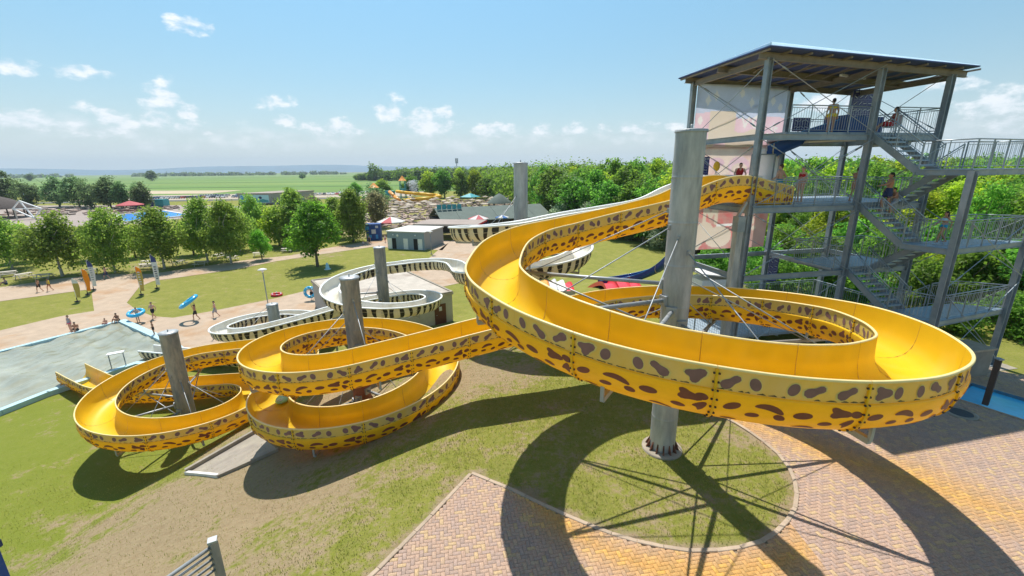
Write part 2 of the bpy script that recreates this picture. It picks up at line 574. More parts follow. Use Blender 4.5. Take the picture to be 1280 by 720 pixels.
def tag(o, label=None, cat=None, group=None, kind=None):
    for k, v in (('label', label), ('category', cat), ('group', group), ('kind', kind)):
        if v:
            o[k] = v
    return o


def thing(name, label, cat, loc=(0, 0, 0), rz=0.0, group=None):
    o = bpy.data.objects.new(name, None)
    o.empty_display_size = 0.3
    COL.objects.link(o)
    o.location = loc
    o.rotation_euler = (0, 0, rz)
    WLOC[o.name] = Vector(loc)
    return tag(o, label, cat, group)


def copy_thing(o, loc, rz=0.0, label=None, scale=None, group=None):
    c = o.copy()
    COL.objects.link(c)
    c.location = loc
    c.rotation_euler = (0, 0, rz)
    if scale is not None:
        c.scale = scale if isinstance(scale, (tuple, list)) else (scale,) * 3
    WLOC[c.name] = Vector(loc)
    if label:
        c['label'] = label
    if group:
        c['group'] = group
    for ch in o.children:
        d = ch.copy()
        COL.objects.link(d)
        d.parent = c
        for g in ch.children:
            e = g.copy()
            COL.objects.link(e)
            e.parent = d
    return c


def np_mesh(name, V, Q, mats, mi=None, smooth=False):
    """Quads (or triangles) from numpy arrays."""
    me = bpy.data.meshes.new(name)
    V = np.asarray(V, np.float32)
    Q = np.asarray(Q, np.int32)
    k = Q.shape[1]
    me.vertices.add(len(V))
    me.vertices.foreach_set('co', V.ravel())
    me.loops.add(Q.size)
    me.loops.foreach_set('vertex_index', Q.ravel())
    me.polygons.add(len(Q))
    me.polygons.foreach_set('loop_start', np.arange(0, Q.size, k, dtype=np.int32))
    me.polygons.foreach_set('loop_total', np.full(len(Q), k, np.int32))
    for x in (mats if isinstance(mats, (list, tuple)) else [mats]):
        me.materials.append(MATS[x])
    if mi is not None:
        me.polygons.foreach_set('material_index', np.asarray(mi, np.int32))
    if smooth:
        me.polygons.foreach_set('use_smooth', np.ones(len(Q), bool))
    me.update(calc_edges=True)
    return me


def smooth01(x):
    x = np.clip(x, 0, 1)
    return x * x * (3 - 2 * x)
# ------------------------------------------------------------------ terrain
LOW = -5.5


def edge_x(y):
    return np.interp(y, [-20, 0, 7.9, 11.3, 15, 20, 30, 45, 80], [-16, -8.5, -3.5, -1.75, -1.5, -0.6, 4.0, 14.0, 40.0])


def ground_z(x, y, basin=False):
    x, y = np.asarray(x, float), np.asarray(y, float)
    t = np.clip((edge_x(y) - x) / 17.0, 0, 1.0)
    p1 = t ** 1.25
    p2 = smooth01((y - 25) / 45.0)
    z = LOW * (1 - (1 - p1) * (1 - p2))
    und = 0.05 * np.sin(x * 0.9 + 1.3 * np.sin(y * 0.5)) * np.sin(y * 0.8 + x * 0.3)
    z = z + und * np.clip(p1 * (1 - p1) * 4, 0, 1)
    if basin:
        d = np.maximum(np.abs(x - 19.0) - 1.7, np.abs(y - 15.3) - 1.6)
        z = np.where(d < 0, z - 1.2, z)
    return z


def gz(x, y):
    return float(ground_z(x, y))


def poly_inside(px, py, poly):
    px, py = np.asarray(px), np.asarray(py)
    ins = np.zeros(px.shape, bool)
    n = len(poly)
    for i in range(n):
        x0, y0 = poly[i]
        x1, y1 = poly[(i + 1) % n]
        c = ((y0 > py) != (y1 > py)) & (px < (x1 - x0) * (py - y0) / ((y1 - y0) if y1 != y0 else 1e-9) + x0)
        ins ^= c
    return ins


ISLAND_ARC = [(-1.3, 11.3), (-0.1, 10.6), (0.75, 10.0), (1.6, 9.45), (2.4, 9.0), (3.3, 8.62), (4.3, 8.42), (5.3, 8.45), (6.2, 8.7), (7.0, 9.15), (7.7, 9.8), (8.2, 10.5), (8.52, 11.3), (8.6, 12.1), (8.45, 13.0), (8.1, 13.9), (7.5, 14.9), (6.7, 15.7), (6.0, 16.2)]
PAVING = [(-7.6, 2.0), (-3.25, 7.9), (-2.3, 9.5)] + ISLAND_ARC + [(6.2, 18.0), (21.6, 18.2), (24.5, 15.2), (27, 11.0), (27, 2.0)]
# the small basin: a long narrow tank, centre line direction (0.5,-0.86)
_bd = Vector((0.50, -0.866))
_bn = Vector((0.866, 0.50))
_bo = Vector((17.62, 15.55))
BASIN = [tuple(_bo), tuple(_bo + _bd * 2.6), tuple(_bo + _bd * 2.6 + _bn * 2.25), tuple(_bo + _bn * 2.25)]
PATH_MAIN = [(-95, 44), (-60.8, 49.3), (-54.5, 54.8), (-52.7, 52.3), (-45.8, 45.2), (-47.7, 43.6), (-49.5, 39.2), (-62, 28), (-52, 22), (-42.9, 33.2), (-39.5, 40.8), (-29.6, 34.6), (-25.2, 31.2), (-21, 32.5), (-19, 38.5), (-19.5, 44.5), (-12, 51.0), (-5.0, 57.5), (-0.5, 64), (3, 80), (-3, 96), (-12.5, 95), (-13.9, 79), (-14.3, 68.5), (-19.3, 60.5), (-23.5, 56.3), (-28.2, 49.3), (-32.7, 44.6), (-35.2, 42.6), (-37.8, 43.2), (-41.3, 45.4), (-44.8, 48.2), (-49.3, 55.4), (-50.0, 58.6), (-46.7, 61.7), (-42.4, 66.2), (-39.6, 71.6), (-34.5, 77.5), (-27.5, 85.0), (-13, 80.3), (-13, 92), (-26, 95), (-30.3, 92.5), (-36.6, 83.5), (-39.3, 77.0), (-45.4, 73.0), (-49.7, 67.8), (-53.9, 63.0), (-61.3, 63.4), (-65.1, 60.5), (-69, 55.0), (-95, 51)]
POOL = [(-25.2, 31.2), (-29.9, 34.8), (-39.2, 40.7), (-42.7, 33.3), (-50, 20.5), (-36, 12), (-33.5, 19.5), (-31.8, 26.6), (-29.4, 31.2)]


def lines(*segs):
    out = []
    for a, b, s in segs:
        n = max(1, int(round((b - a) / s)))
        out.append(np.linspace(a, b, n, endpoint=False))
    return np.concatenate(out)


gx = np.concatenate([-np.geomspace(9000, 90, 26), lines((-88, -26, 2.0), (-26, 24, 0.4), (24, 60, 1.5)), np.geomspace(60, 9000, 26)])
gy = np.concatenate([np.array([-400., -150, -60, -30, -14, -5]), lines((0, 24, 0.4), (24, 60, 0.9), (60, 130, 3.0)), np.geomspace(130, 9500, 30)])
X, Y = np.meshgrid(gx, gy)
Z = ground_z(X, Y, basin=True)
V = np.stack([X.ravel(), Y.ravel(), Z.ravel()], 1)
nx, ny = len(gx), len(gy)
I = np.arange(nx * ny).reshape(ny, nx)
Q = np.stack([I[:-1, :-1].ravel(), I[:-1, 1:].ravel(), I[1:, 1:].ravel(), I[1:, :-1].ravel()], 1)


def soil_map(x, y):
    t = (edge_x(y) - x) / 15.5
    wid_ = np.where(t < 0.62, 0.5, np.where(y < 16.5, 0.50, 0.34))
    band = np.exp(-((t - 0.62) / wid_) ** 2) * np.clip((25 - y) / 5, 0, 1)
    s = 0.20 + 0.68 * band
    # trampled strip under the slides and round the island's right-hand kerb
    s = np.maximum(s, 0.85 * np.exp(-(((x + 3.0) / 6.0) ** 2 + ((y - 18.6) / 3.0) ** 2)))
    s = np.maximum(s, 0.66 * np.exp(-(((x - 7.6) / 1.0) ** 2 + ((y - 13.2) / 1.6) ** 2)))
    s = np.maximum(s, 0.55 * np.exp(-(((x + 1.0) / 0.9) ** 2 + ((y - 11.2) / 0.8) ** 2)))
    isl = np.exp(-(((x - 4.6) / 3.6) ** 2 + ((y - 11.5) / 3.2) ** 2))
    s = np.where((t < 0.06) & (isl > 0.1), np.maximum(s, 0.36), s)
    # bare strip along the kerbs
    kp = np.array([(-5.0, 5.5), (-3.25, 7.9), (-2.3, 9.5)] + ISLAND_ARC)
    dk = np.full(np.shape(x), 99.0)
    for a_, b_ in zip(kp[:-1], kp[1:]):
        d_ = b_ - a_
        u_ = np.clip(((x - a_[0]) * d_[0] + (y - a_[1]) * d_[1]) / (d_ @ d_), 0, 1)
        dk = np.minimum(dk, np.hypot(x - a_[0] - u_ * d_[0], y - a_[1] - u_ * d_[1]))
    s = np.maximum(s, 0.75 * np.exp(-(dk / 0.38) ** 2))
    # shade under the birches and the busy sunbathing meadow are worn too
    s = np.maximum(s, 0.42 * np.exp(-((y - 68 - 0.35 * (x + 60)) / 9) ** 2) * (y > 50) * (x < -30))
    s = np.where((y > 95) & (y < 230) & (x > -90) & (x < 30), 0.5, s)
    return s


soil = soil_map(X, Y).ravel()
lush = (np.clip((-13 - X) / 6, 0, 1) * np.clip((32 - Y) / 6, 0, 1)).ravel()
sand = poly_inside(X, Y, PAVING).ravel().astype(float)
me = np_mesh('ground', V, Q, [], smooth=True)
for nm, arr in (('soil', soil), ('sand', sand), ('lush', lush)):
    at = me.attributes.new(nm, 'FLOAT', 'POINT')
    at.data.foreach_set('value', arr.astype(np.float32))


def ground_material():
    m = bpy.data.materials.new('ground')
    m.use_nodes = True
    N, L = m.node_tree.nodes, m.node_tree.links
    p = N['Principled BSDF']
    p.inputs['Roughness'].default_value = 0.95
    p.inputs['Specular IOR Level'].default_value = 0.1
    tc = N.new('ShaderNodeTexCoord')

    def noise(s, d=5, r=0.6, stretch=None):
        n = N.new('ShaderNodeTexNoise')
        n.inputs['Scale'].default_value = s
        n.inputs['Detail'].default_value = d
        n.inputs['Roughness'].default_value = r
        if stretch:
            mp = N.new('ShaderNodeMapping')
            mp.inputs['Scale'].default_value = stretch
            mp.inputs['Rotation'].default_value = (0, 0, 0.5)
            L.new(tc.outputs['Object'], mp.inputs[0])
            L.new(mp.outputs[0], n.inputs['Vector'])
        else:
            L.new(tc.outputs['Object'], n.inputs['Vector'])
        return n.outputs['Fac']

    def attr(n):
        a = N.new('ShaderNodeAttribute')
        a.attribute_name = n
        return a.outputs['Fac']

    def mr(v, a, b, c=0.0, d=1.0):
        r = N.new('ShaderNodeMapRange')
        for k, x in zip(('From Min', 'From Max', 'To Min', 'To Max'), (a, b, c, d)):
            r.inputs[k].default_value = x
        L.new(v, r.inputs['Value'])
        return r.outputs[0]

    def op(o, a, b):
        x = N.new('ShaderNodeMath')
        x.operation = o
        for k, v in enumerate((a, b)):
            if isinstance(v, (int, float)):
                x.inputs[k].default_value = v
            else:
                L.new(v, x.inputs[k])
        return x.outputs[0]

    def mix(f, a, b):
        x = N.new('ShaderNodeMix')
        x.data_type = 'RGBA'
        if isinstance(f, (int, float)):
            x.inputs[0].default_value = f
        else:
            L.new(f, x.inputs[0])
        for k, v in ((6, a), (7, b)):
            if isinstance(v, tuple):
                x.inputs[k].default_value = (*v, 1)
            else:
                L.new(v, x.inputs[k])
        return x.outputs[2]
    n_big, n_mid, n_fine, n_grit = noise(0.11), noise(0.75, 6), noise(5.0, 6, 0.7), noise(38, 4, 0.7)
    green = mix(mr(n_mid, 0.35, 0.65), (0.175, 0.20, 0.026), (0.28, 0.285, 0.046))
    green = mix(mr(n_fine, 0.33, 0.68, 0, 0.85), green, (0.32, 0.285, 0.095))
    green = mix(op('MULTIPLY', attr('lush'), 0.6), green, (0.20, 0.25, 0.028))
    green = mix(mr(n_grit, 0.3, 0.75, 0.0, 0.5), green, (0.07, 0.095, 0.016))
    dirt = mix(mr(n_fine, 0.3, 0.7), (0.26, 0.19, 0.105), (0.37, 0.285, 0.175))
    dirt = mix(mr(noise(2.6, 6, 0.7, (1, 3.5, 1)), 0.4, 0.7, 0, 0.7), dirt, (0.38, 0.31, 0.18))
    dirt = mix(mr(n_grit, 0.35, 0.7, 0.0, 0.45), dirt, (0.17, 0.125, 0.075))
    f = op('ADD', attr('soil'), op('ADD', op('MULTIPLY', op('SUBTRACT', n_mid, 0.5), 1.5), op('MULTIPLY', op('SUBTRACT', n_fine, 0.5), 1.1)))
    f = op('ADD', f, op('MULTIPLY', op('SUBTRACT', n_big, 0.5), 0.7))
    col = mix(mr(f, 0.38, 0.66), green, dirt)
    col = mix(attr('sand'), col, (0.30, 0.235, 0.16))
    L.new(col, p.inputs['Base Color'])
    b = N.new('ShaderNodeBump')
    b.inputs['Strength'].default_value = 0.7
    b.inputs['Distance'].default_value = 0.05
    L.new(op('ADD', n_grit, op('MULTIPLY', n_fine, 1.2)), b.inputs['Height'])
    L.new(b.outputs[0], p.inputs['Normal'])
    MATS['ground'] = m
    return m


me.materials.append(ground_material())
tag(link('ground', me), kind='structure')


def sheet(name, poly, z, m, follow=False):
    mb = MB()
    mb.add([(x, y, z) for x, y in poly], [tuple(range(len(poly)))], 0)
    o = mb.build(name, m)
    return tag(o, kind='structure')


mat('path_tan', (0.42, 0.315, 0.225), 0.9, var=0.12, vscale=0.9, col2=(0.38, 0.235, 0.13), mixscale=0.22, mixlo=0.52, mixhi=0.68, bump=0.15, bscale=20)
mat('field', (0.12, 0.215, 0.035), 1.0, var=0.16, vscale=0.02, col2=(0.175, 0.25, 0.05), mixscale=0.004, mixlo=0.45, mixhi=0.6, stretch=(0.25, 1.6, 1))
mat('field_pale', (0.16, 0.24, 0.06), 1.0, var=0.15, vscale=0.02, stretch=(0.2, 1.5, 1))
mat('field_line', (0.035, 0.07, 0.022), 1.0, var=0.2, vscale=0.05)
mat('gravel', (0.42, 0.35, 0.27), 1.0, var=0.15, vscale=0.15)
mat('asphalt', (0.11, 0.11, 0.11), 0.95, var=0.15, vscale=0.2)
mat('terrace', (0.33, 0.27, 0.235), 0.95, var=0.12, vscale=0.3)
mat('stubble', (0.46, 0.37, 0.25), 1.0, var=0.15, vscale=0.03)
mat('hill', (0.08, 0.17, 0.25), 1.0, var=0.3, vscale=0.004)  # distance haze painted in: bluer than the slopes' own dark green

sheet('path', PATH_MAIN, LOW + 0.03, 'path_tan')
sheet('farm_field', [(-9000, 268), (-250, 300), (-110, 318), (500, 318), (2500, 600), (2500, 4200), (-9000, 4200)], LOW + 0.05, 'field')
sheet('field_strip', [(-9000, 1500), (900, 1350), (900, 2600), (-9000, 2900)], LOW + 0.25, 'field_pale')
for y0 in (430, 640, 1050):
    sheet('field_track', [(-3500, y0), (300, y0 + 12), (300, y0 + 18 + y0 * 0.006), (-3500, y0 + 6 + y0 * 0.006)], LOW + 0.15, 'field_line')
sheet('stubble_field', [(-420, 330), (-215, 318), (-225, 372), (-480, 400)], LOW + 0.12, 'stubble')
sheet('car_park', [(-250, 238), (-60, 262), (-60, 315), (-120, 318), (-260, 296)], LOW + 0.06, 'gravel')
sheet('access_road', [(-270, 225), (-60, 246), (-60, 256), (-270, 235)], LOW + 0.07, 'asphalt')
sheet('terrace', [(-240, 150), (-132, 118), (-108, 132), (-112, 192), (-150, 205), (-245, 215)], LOW + 0.05, 'terrace')

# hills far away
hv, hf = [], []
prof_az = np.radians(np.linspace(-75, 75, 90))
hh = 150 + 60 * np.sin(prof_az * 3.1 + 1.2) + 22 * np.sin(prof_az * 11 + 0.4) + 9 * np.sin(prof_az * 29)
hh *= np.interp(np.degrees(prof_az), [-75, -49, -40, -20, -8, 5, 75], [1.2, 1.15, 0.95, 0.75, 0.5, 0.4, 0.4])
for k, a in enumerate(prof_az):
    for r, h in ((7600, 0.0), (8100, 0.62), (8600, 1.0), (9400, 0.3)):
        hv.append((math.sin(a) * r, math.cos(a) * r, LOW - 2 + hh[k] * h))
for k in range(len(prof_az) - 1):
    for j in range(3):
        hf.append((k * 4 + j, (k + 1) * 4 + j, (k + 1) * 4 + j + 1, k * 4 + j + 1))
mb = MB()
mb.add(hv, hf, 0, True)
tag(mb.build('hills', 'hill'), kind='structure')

# ------------------------------------------------------------------ splash pool below the slides
mat('pool_water', (0.30, 0.30, 0.225), 0.12, var=0.14, vscale=0.9, bump=0.35, bscale=7.0, spec=0.5, col2=(0.37, 0.365, 0.28), mixscale=0.35)
MATS['pool_water'].node_tree.nodes['Bump'].inputs['Distance'].default_value = 0.03
mat('clear_water', (0.10, 0.56, 0.85), 0.08, bump=0.2, bscale=5, var=0.1)
mat('lido_water', (0.01, 0.22, 0.60), 0.3, bump=0.1, bscale=1, spec=0.2)
pool = thing('splash_pool', 'large shallow splash pool with murky grey-green water and pale blue coping', 'pool', (-36, 28, LOW))
WZ = LOW + 0.22
# choppy water: real small waves, running out under the coping
wx, wy = np.meshgrid(np.arange(-51, -24.5, 0.2), np.arange(11, 42, 0.2))
wz = WZ + 0.0 * wx
for k_ in range(14):
    a_ = RNG.uniform(-0.9, 0.9) + 0.6
    L_w = RNG.uniform(0.7, 3.0)
    wz += 0.015 * L_w ** 0.7 * np.sin((wx * math.cos(a_) + wy * math.sin(a_)) * 2 * math.pi / L_w + RNG.uniform(0, 6.28) + 0.6 * np.sin(wx * 0.4 + k_) + 0.5 * np.sin(wy * 0.5 - k_))
cpx, cpy = np.mean([p[0] for p in POOL]), np.mean([p[1] for p in POOL])
big_ = [(cpx + (x - cpx) * 1.014, cpy + (y - cpy) * 1.014) for x, y in POOL]
nI = np.arange(wx.size).reshape(wx.shape)
mx_, my_ = (wx[:-1, :-1] + 0.1), (wy[:-1, :-1] + 0.1)
keep_ = poly_inside(mx_, my_, big_)
qd = np.stack([nI[:-1, :-1][keep_], nI[:-1, 1:][keep_], nI[1:, 1:][keep_], nI[1:, :-1][keep_]], 1)
us, inv = np.unique(qd, return_inverse=True)
link('water', np_mesh('water', np.stack([wx.ravel(), wy.ravel(), wz.ravel()], 1)[us], inv.reshape(-1, 4), 'pool_water', smooth=True), pool)
nP = len(POOL)
for i in range(nP):
    a, b = Vector(POOL[i]), Vector(POOL[(i + 1) % nP])
    L_ = (b - a).length
    wide = 0.62 if i in (0, 1) else 0.45
    hgt = 0.42 if i in (0, 1) else 0.34
    d = (b - a) / L_
    nrm = Vector((d.y, -d.x))
    k = max(1, int(L_ / 2.0))
    for j in range(k):
        p, q = a + d * (L_ * j / k + 0.012), a + d * (L_ * (j + 1) / k - 0.012)
        mb = MB()
        mb.prism([(p.x, p.y), (q.x, q.y), (q.x + nrm.x * wide, q.y + nrm.y * wide), (p.x + nrm.x * wide, p.y + nrm.y * wide)], LOW - 0.2, LOW + hgt - 0.002 * (j % 2))
        mb.build('coping_stone', 'pool_coping', pool)

# blue basin let into the paving on the right
basin = thing('paddling_basin', 'small bright blue basin let into the brick paving beside a dark post', 'basin', (18.6, 15, 0))
mb = MB()
B4 = [Vector(p) for p in BASIN]
cb = sum(B4, Vector((0, 0))) / 4
inn = [cb + (p - cb) * 0.80 for p in B4]
ring = lambda pts, z: [(p.x, p.y, z) for p in pts]
vs = ring(B4, 0.035) + ring(B4, -0.32) + ring(inn, -0.33) + ring(inn, -0.62)
for i in range(4):
    j = (i + 1) % 4
    mb.add(vs, [(i, j, 4 + j, 4 + i)], 0)
    mb.add(vs, [(4 + i, 4 + j, 8 + j, 8 + i)], 0)
    mb.add(vs, [(8 + i, 8 + j, 12 + j, 12 + i)], 1)
mb.add(vs, [(12, 13, 14, 15)], 0)
mb.build('basin_lining', ['basin_blue', 'basin_deep'], basin)
rim_o = [cb + (p - cb) * 1.06 for p in B4]
mb = MB()
for i in range(4):
    j = (i + 1) % 4
    mb.add(ring(rim_o, 0.05) + ring(B4, 0.05) + ring(rim_o, -0.1) + ring(B4, -0.1), [(i, j, 4 + j, 4 + i), (8 + i, 8 + j, j, i), (4 + i, 4 + j, 12 + j, 12 + i)], 0)
mb.build('rim', 'kerb', basin)
mb = MB()
mb.add(ring([cb + (p - cb) * 0.985 for p in B4], -0.09), [(0, 1, 2, 3)], 0)
mb.build('water', 'clear_water', basin)

# ------------------------------------------------------------------ brick paving
paving = thing('paving', None, None, (8, 8, 0))
paving['kind'] = 'structure'
bed = MB()


def paver_material(name, island):
    m = bpy.data.materials.new(name)
    m.use_nodes = True
    N, L = m.node_tree.nodes, m.node_tree.links
    p = N['Principled BSDF']
    p.inputs['Roughness'].default_value = 0.88
    p.inputs['Specular IOR Level'].default_value = 0.2
    rnd = (N.new('ShaderNodeNewGeometry').outputs['Random Per Island'] if island else N.new('ShaderNodeObjectInfo').outputs['Random'])
    cr = N.new('ShaderNodeValToRGB')
    cr.color_ramp.interpolation = 'CONSTANT'
    cols = [(0.00, (0.425, 0.295, 0.215)), (0.15, (0.400, 0.275, 0.205)), (0.30, (0.370, 0.268, 0.215)), (0.44, (0.470, 0.335, 0.195)), (0.53, (0.415, 0.288, 0.215)), (0.68, (0.385, 0.278, 0.225)), (0.80, (0.450, 0.318, 0.215)), (0.90, (0.350, 0.255, 0.205))]
    e = cr.color_ramp.elements
    e[0].position, e[0].color = cols[0][0], (*cols[0][1], 1)
    e[1].position, e[1].color = cols[1][0], (*cols[1][1], 1)
    for pos, c in cols[2:]:
        x = e.new(pos)
        x.color = (*c, 1)
    L.new(rnd, cr.inputs[0])
    # ochre mineral bloom in broad patches of the paving
    geo = N.new('ShaderNodeNewGeometry')
    nz = N.new('ShaderNodeTexNoise')
    nz.inputs['Scale'].default_value = 0.28
    nz.inputs['Detail'].default_value = 4
    L.new(geo.outputs['Position'], nz.inputs['Vector'])
    sep = N.new('ShaderNodeSeparateXYZ')
    L.new(geo.outputs['Position'], sep.inputs[0])

    def mth(o, a, b):
        x = N.new('ShaderNodeMath')
        x.operation = o
        for k, v in enumerate((a, b)):
            if isinstance(v, (int, float)):
                x.inputs[k].default_value = v
            else:
                L.new(v, x.inputs[k])
        return x.outputs[0]
    # two stained strips: along the island kerb and out to the right
    d1 = mth('SUBTRACT', mth('SQRT', mth('ADD', mth('POWER', mth('SUBTRACT', sep.outputs[0], 4.6), 2.0), mth('POWER', mth('SUBTRACT', sep.outputs[1], 12.2), 2.0)), 0.0), 4.4)
    s1 = mth('MULTIPLY', mth('SUBTRACT', 1.0, mth('ABSOLUTE', mth('MULTIPLY', d1, 1.1), 0)), mth('GREATER_THAN', 7.2, sep.outputs[0]))
    d2 = mth('ADD', mth('MULTIPLY', mth('SUBTRACT', sep.outputs[0], 10.4), 0.75), mth('MULTIPLY', mth('SUBTRACT', sep.outputs[1], 12.0), 0.85))
    s2 = mth('SUBTRACT', 1.0, mth('ABSOLUTE', mth('MULTIPLY', d2, 0.62), 0))
    st = mth('ADD', mth('MAXIMUM', mth('MAXIMUM', s1, s2), -0.6), mth('MULTIPLY', mth('SUBTRACT', nz.outputs['Fac'], 0.5), 1.5))
    mr = N.new('ShaderNodeMapRange')
    for k, v in zip(('From Min', 'From Max', 'To Min', 'To Max'), (0.0, 1.0, 0.0, 0.7)):
        mr.inputs[k].default_value = v
    L.new(st, mr.inputs['Value'])
    mx = N.new('ShaderNodeMix')
    mx.data_type = 'RGBA'
    mx.blend_type = 'MIX'
    L.new(mr.outputs[0], mx.inputs[0])
    L.new(cr.outputs[0], mx.inputs[6])
    m2 = N.new('ShaderNodeMix')
    m2.data_type = 'RGBA'
    m2.blend_type = 'MULTIPLY'
    m2.inputs[0].default_value = 1.0
    L.new(cr.outputs[0], m2.inputs[6])
    m2.inputs[7].default_value = (1.32, 1.0, 0.22, 1)
    L.new(m2.outputs[2], mx.inputs[7])
    nf = N.new('ShaderNodeTexNoise')
    nf.inputs['Scale'].default_value = 30
    nf.inputs['Detail'].default_value = 4
    L.new(geo.outputs['Position'], nf.inputs['Vector'])
    hs = N.new('ShaderNodeHueSaturation')
    mr3 = N.new('ShaderNodeMapRange')
    for k, v in zip(('From Min', 'From Max', 'To Min', 'To Max'), (0.3, 0.7, 0.78, 1.2)):
        mr3.inputs[k].default_value = v
    L.new(nf.outputs['Fac'], mr3.inputs['Value'])
    L.new(mr3.outputs[0], hs.inputs['Value'])
    L.new(mx.outputs[2], hs.inputs['Color'])
    L.new(hs.outputs[0], p.inputs['Base Color'])
    bp = N.new('ShaderNodeBump')
    bp.inputs['Strength'].default_value = 0.3
    bp.inputs['Distance'].default_value = 0.004
    L.new(nf.outputs['Fac'], bp.inputs['Height'])
    L.new(bp.outputs[0], p.inputs['Normal'])
    MATS[name] = m


paver_material('paver_single', False)
paver_material('paver_many', True)
BW = 0.1
rot = R_(10)
ca, sa = math.cos(rot), math.sin(rot)
bricks = []
na = int(30 / BW)
aa, bb = np.meshgrid(np.arange(-na, na), np.arange(-na, na))
aa, bb = aa.ravel(), bb.ravel()
typ = (aa - bb) % 4
for hor in (True, False):
    sel = typ == (0 if hor else 2)
    a, b = aa[sel], bb[sel]
    cx = (a + (1.0 if hor else 0.5)) * BW
    cy = (b + (0.5 if hor else 0.0)) * BW
    wx = 10 + cx * ca - cy * sa
    wy = 10 + cx * sa + cy * ca
    ok = (wx > -8) & (wx < 27) & (wy > 4.6) & (wy < 18.2) & (wx < 6 + 1.35 * wy)
    wx, wy = wx[ok], wy[ok]
    ok = poly_inside(wx, wy, PAVING) & ~poly_inside(wx, wy, [tuple(p) for p in rim_o])
    ok &= ((wx - 16.8) ** 2 + (wy - 14.4) ** 2 > 0.52 ** 2)
    for x, y in zip(wx[ok], wy[ok]):
        bricks.append((x, y, rot + (0 if hor else math.pi / 2)))
bricks = np.array(bricks)
# a brick: 20 x 10 cm with chamfered upper edges
hl, hw, ch, top = BW - 0.0028, BW / 2 - 0.0028, 0.004, 0.028
bv = np.array([(-hl, -hw, -0.03), (hl, -hw, -0.03), (hl, hw, -0.03), (-hl, hw, -0.03), (-hl, -hw, top - ch), (hl, -hw, top - ch), (hl, hw, top - ch), (-hl, hw, top - ch), (-hl + ch, -hw + ch, top), (hl - ch, -hw + ch, top), (hl - ch, hw - ch, top), (-hl + ch, hw - ch, top)])
bq = np.array([(0, 1, 5, 4), (1, 2, 6, 5), (2, 3, 7, 6), (3, 0, 4, 7), (4, 5, 9, 8), (5, 6, 10, 9), (6, 7, 11, 10), (7, 4, 8, 11), (8, 9, 10, 11)])
# the 300 that show largest: nearest to the viewer inside the frame
P = np.stack([bricks[:, 0], bricks[:, 1], np.full(len(bricks), -CAM_H)], 1)
dz = P @ np.array(_f)
sx = 541 * (P @ np.array(_r)) / dz
sy = -541 * (P @ np.array(_u)) / dz
vis = (np.abs(sx) < 640) & (sy < 362) & (sy > -360)
order = np.argsort(np.where(vis, dz, 1e9))
near = order[:300]
rest = np.setdiff1d(np.arange(len(bricks)), near)
pm = np_mesh('paver', bv, bq, 'paver_single')
for k in near:
    x, y, r = bricks[k]
    o = bpy.data.objects.new('paver', pm)
    COL.objects.link(o)
    o.parent = paving
    o.location = (x - 8, y - 8, random.uniform(-0.0015, 0.002))
    o.rotation_euler = (random.uniform(-0.005, 0.005), random.uniform(-0.005, 0.005), r)
c, s = np.cos(bricks[rest, 2]), np.sin(bricks[rest, 2])
n = len(rest)
tl = RNG.uniform(-0.005, 0.005, (n, 2))
VV = np.empty((n, 12, 3))
VV[:, :, 0] = bv[None, :, 0] * c[:, None] - bv[None, :, 1] * s[:, None] + bricks[rest, 0][:, None]
VV[:, :, 1] = bv[None, :, 0] * s[:, None] + bv[None, :, 1] * c[:, None] + bricks[rest, 1][:, None]
VV[:, :, 2] = bv[None, :, 2] + bv[None, :, 0] * tl[:, :1] + bv[None, :, 1] * tl[:, 1:] + RNG.uniform(-0.0015, 0.002, (n, 1))
QQ = (bq[None] + (np.arange(n) * 12)[:, None, None]).reshape(-1, 4)
o = link('distant_pavers', np_mesh('distant_pavers', VV.reshape(-1, 3), QQ, 'paver_many'), paving)
o['kind'] = 'stuff'


def kerb_line(poly, w=0.115, top=0.05, inset=0.04):
    mb = None
    pts = [Vector(p) for p in poly]
    L_ = [0]
    for a, b in zip(pts[:-1], pts[1:]):
        L_.append(L_[-1] + (b - a).length)
    n = int(L_[-1] / 0.62)
    arr = np.array([[p.x, p.y] for p in pts])

    def at(s):
        return Vector((np.interp(s, L_, arr[:, 0]), np.interp(s, L_, arr[:, 1])))
    for k in range(n):
        s0, s1 = L_[-1] * k / n + 0.006, L_[-1] * (k + 1) / n - 0.006
        p, q = at(s0), at(s1)
        d = (q - p).normalized()
        nr = Vector((-d.y, d.x))
        mb = MB()
        i0, i1 = p - nr * inset, q - nr * inset
        o0, o1 = p + nr * (w - inset), q + nr * (w - inset)
        t = top + random.uniform(-0.006, 0.008)
        c_ = 0.012
        v = [(i0.x, i0.y, -0.15), (i1.x, i1.y, -0.15), (o1.x, o1.y, -0.15), (o0.x, o0.y, -0.15)]
        v += [(x, y, t - c_) for x, y, _ in v[:4]]
        m0, m1, m2, m3 = i0 + nr * c_, i1 + nr * c_, o1 - nr * c_, o0 - nr * c_
        v += [(m0.x, m0.y, t), (m1.x, m1.y, t), (m2.x, m2.y, t), (m3.x, m3.y, t)]
        mb.add(v, [tuple(f) for f in bq])
        mb.build('kerb_stone', 'kerb', paving)


kerb_line([(-5.0, 5.5), (-3.25, 7.9), (-2.3, 9.5), (-1.32, 11.28)])
kerb_line(ISLAND_ARC)

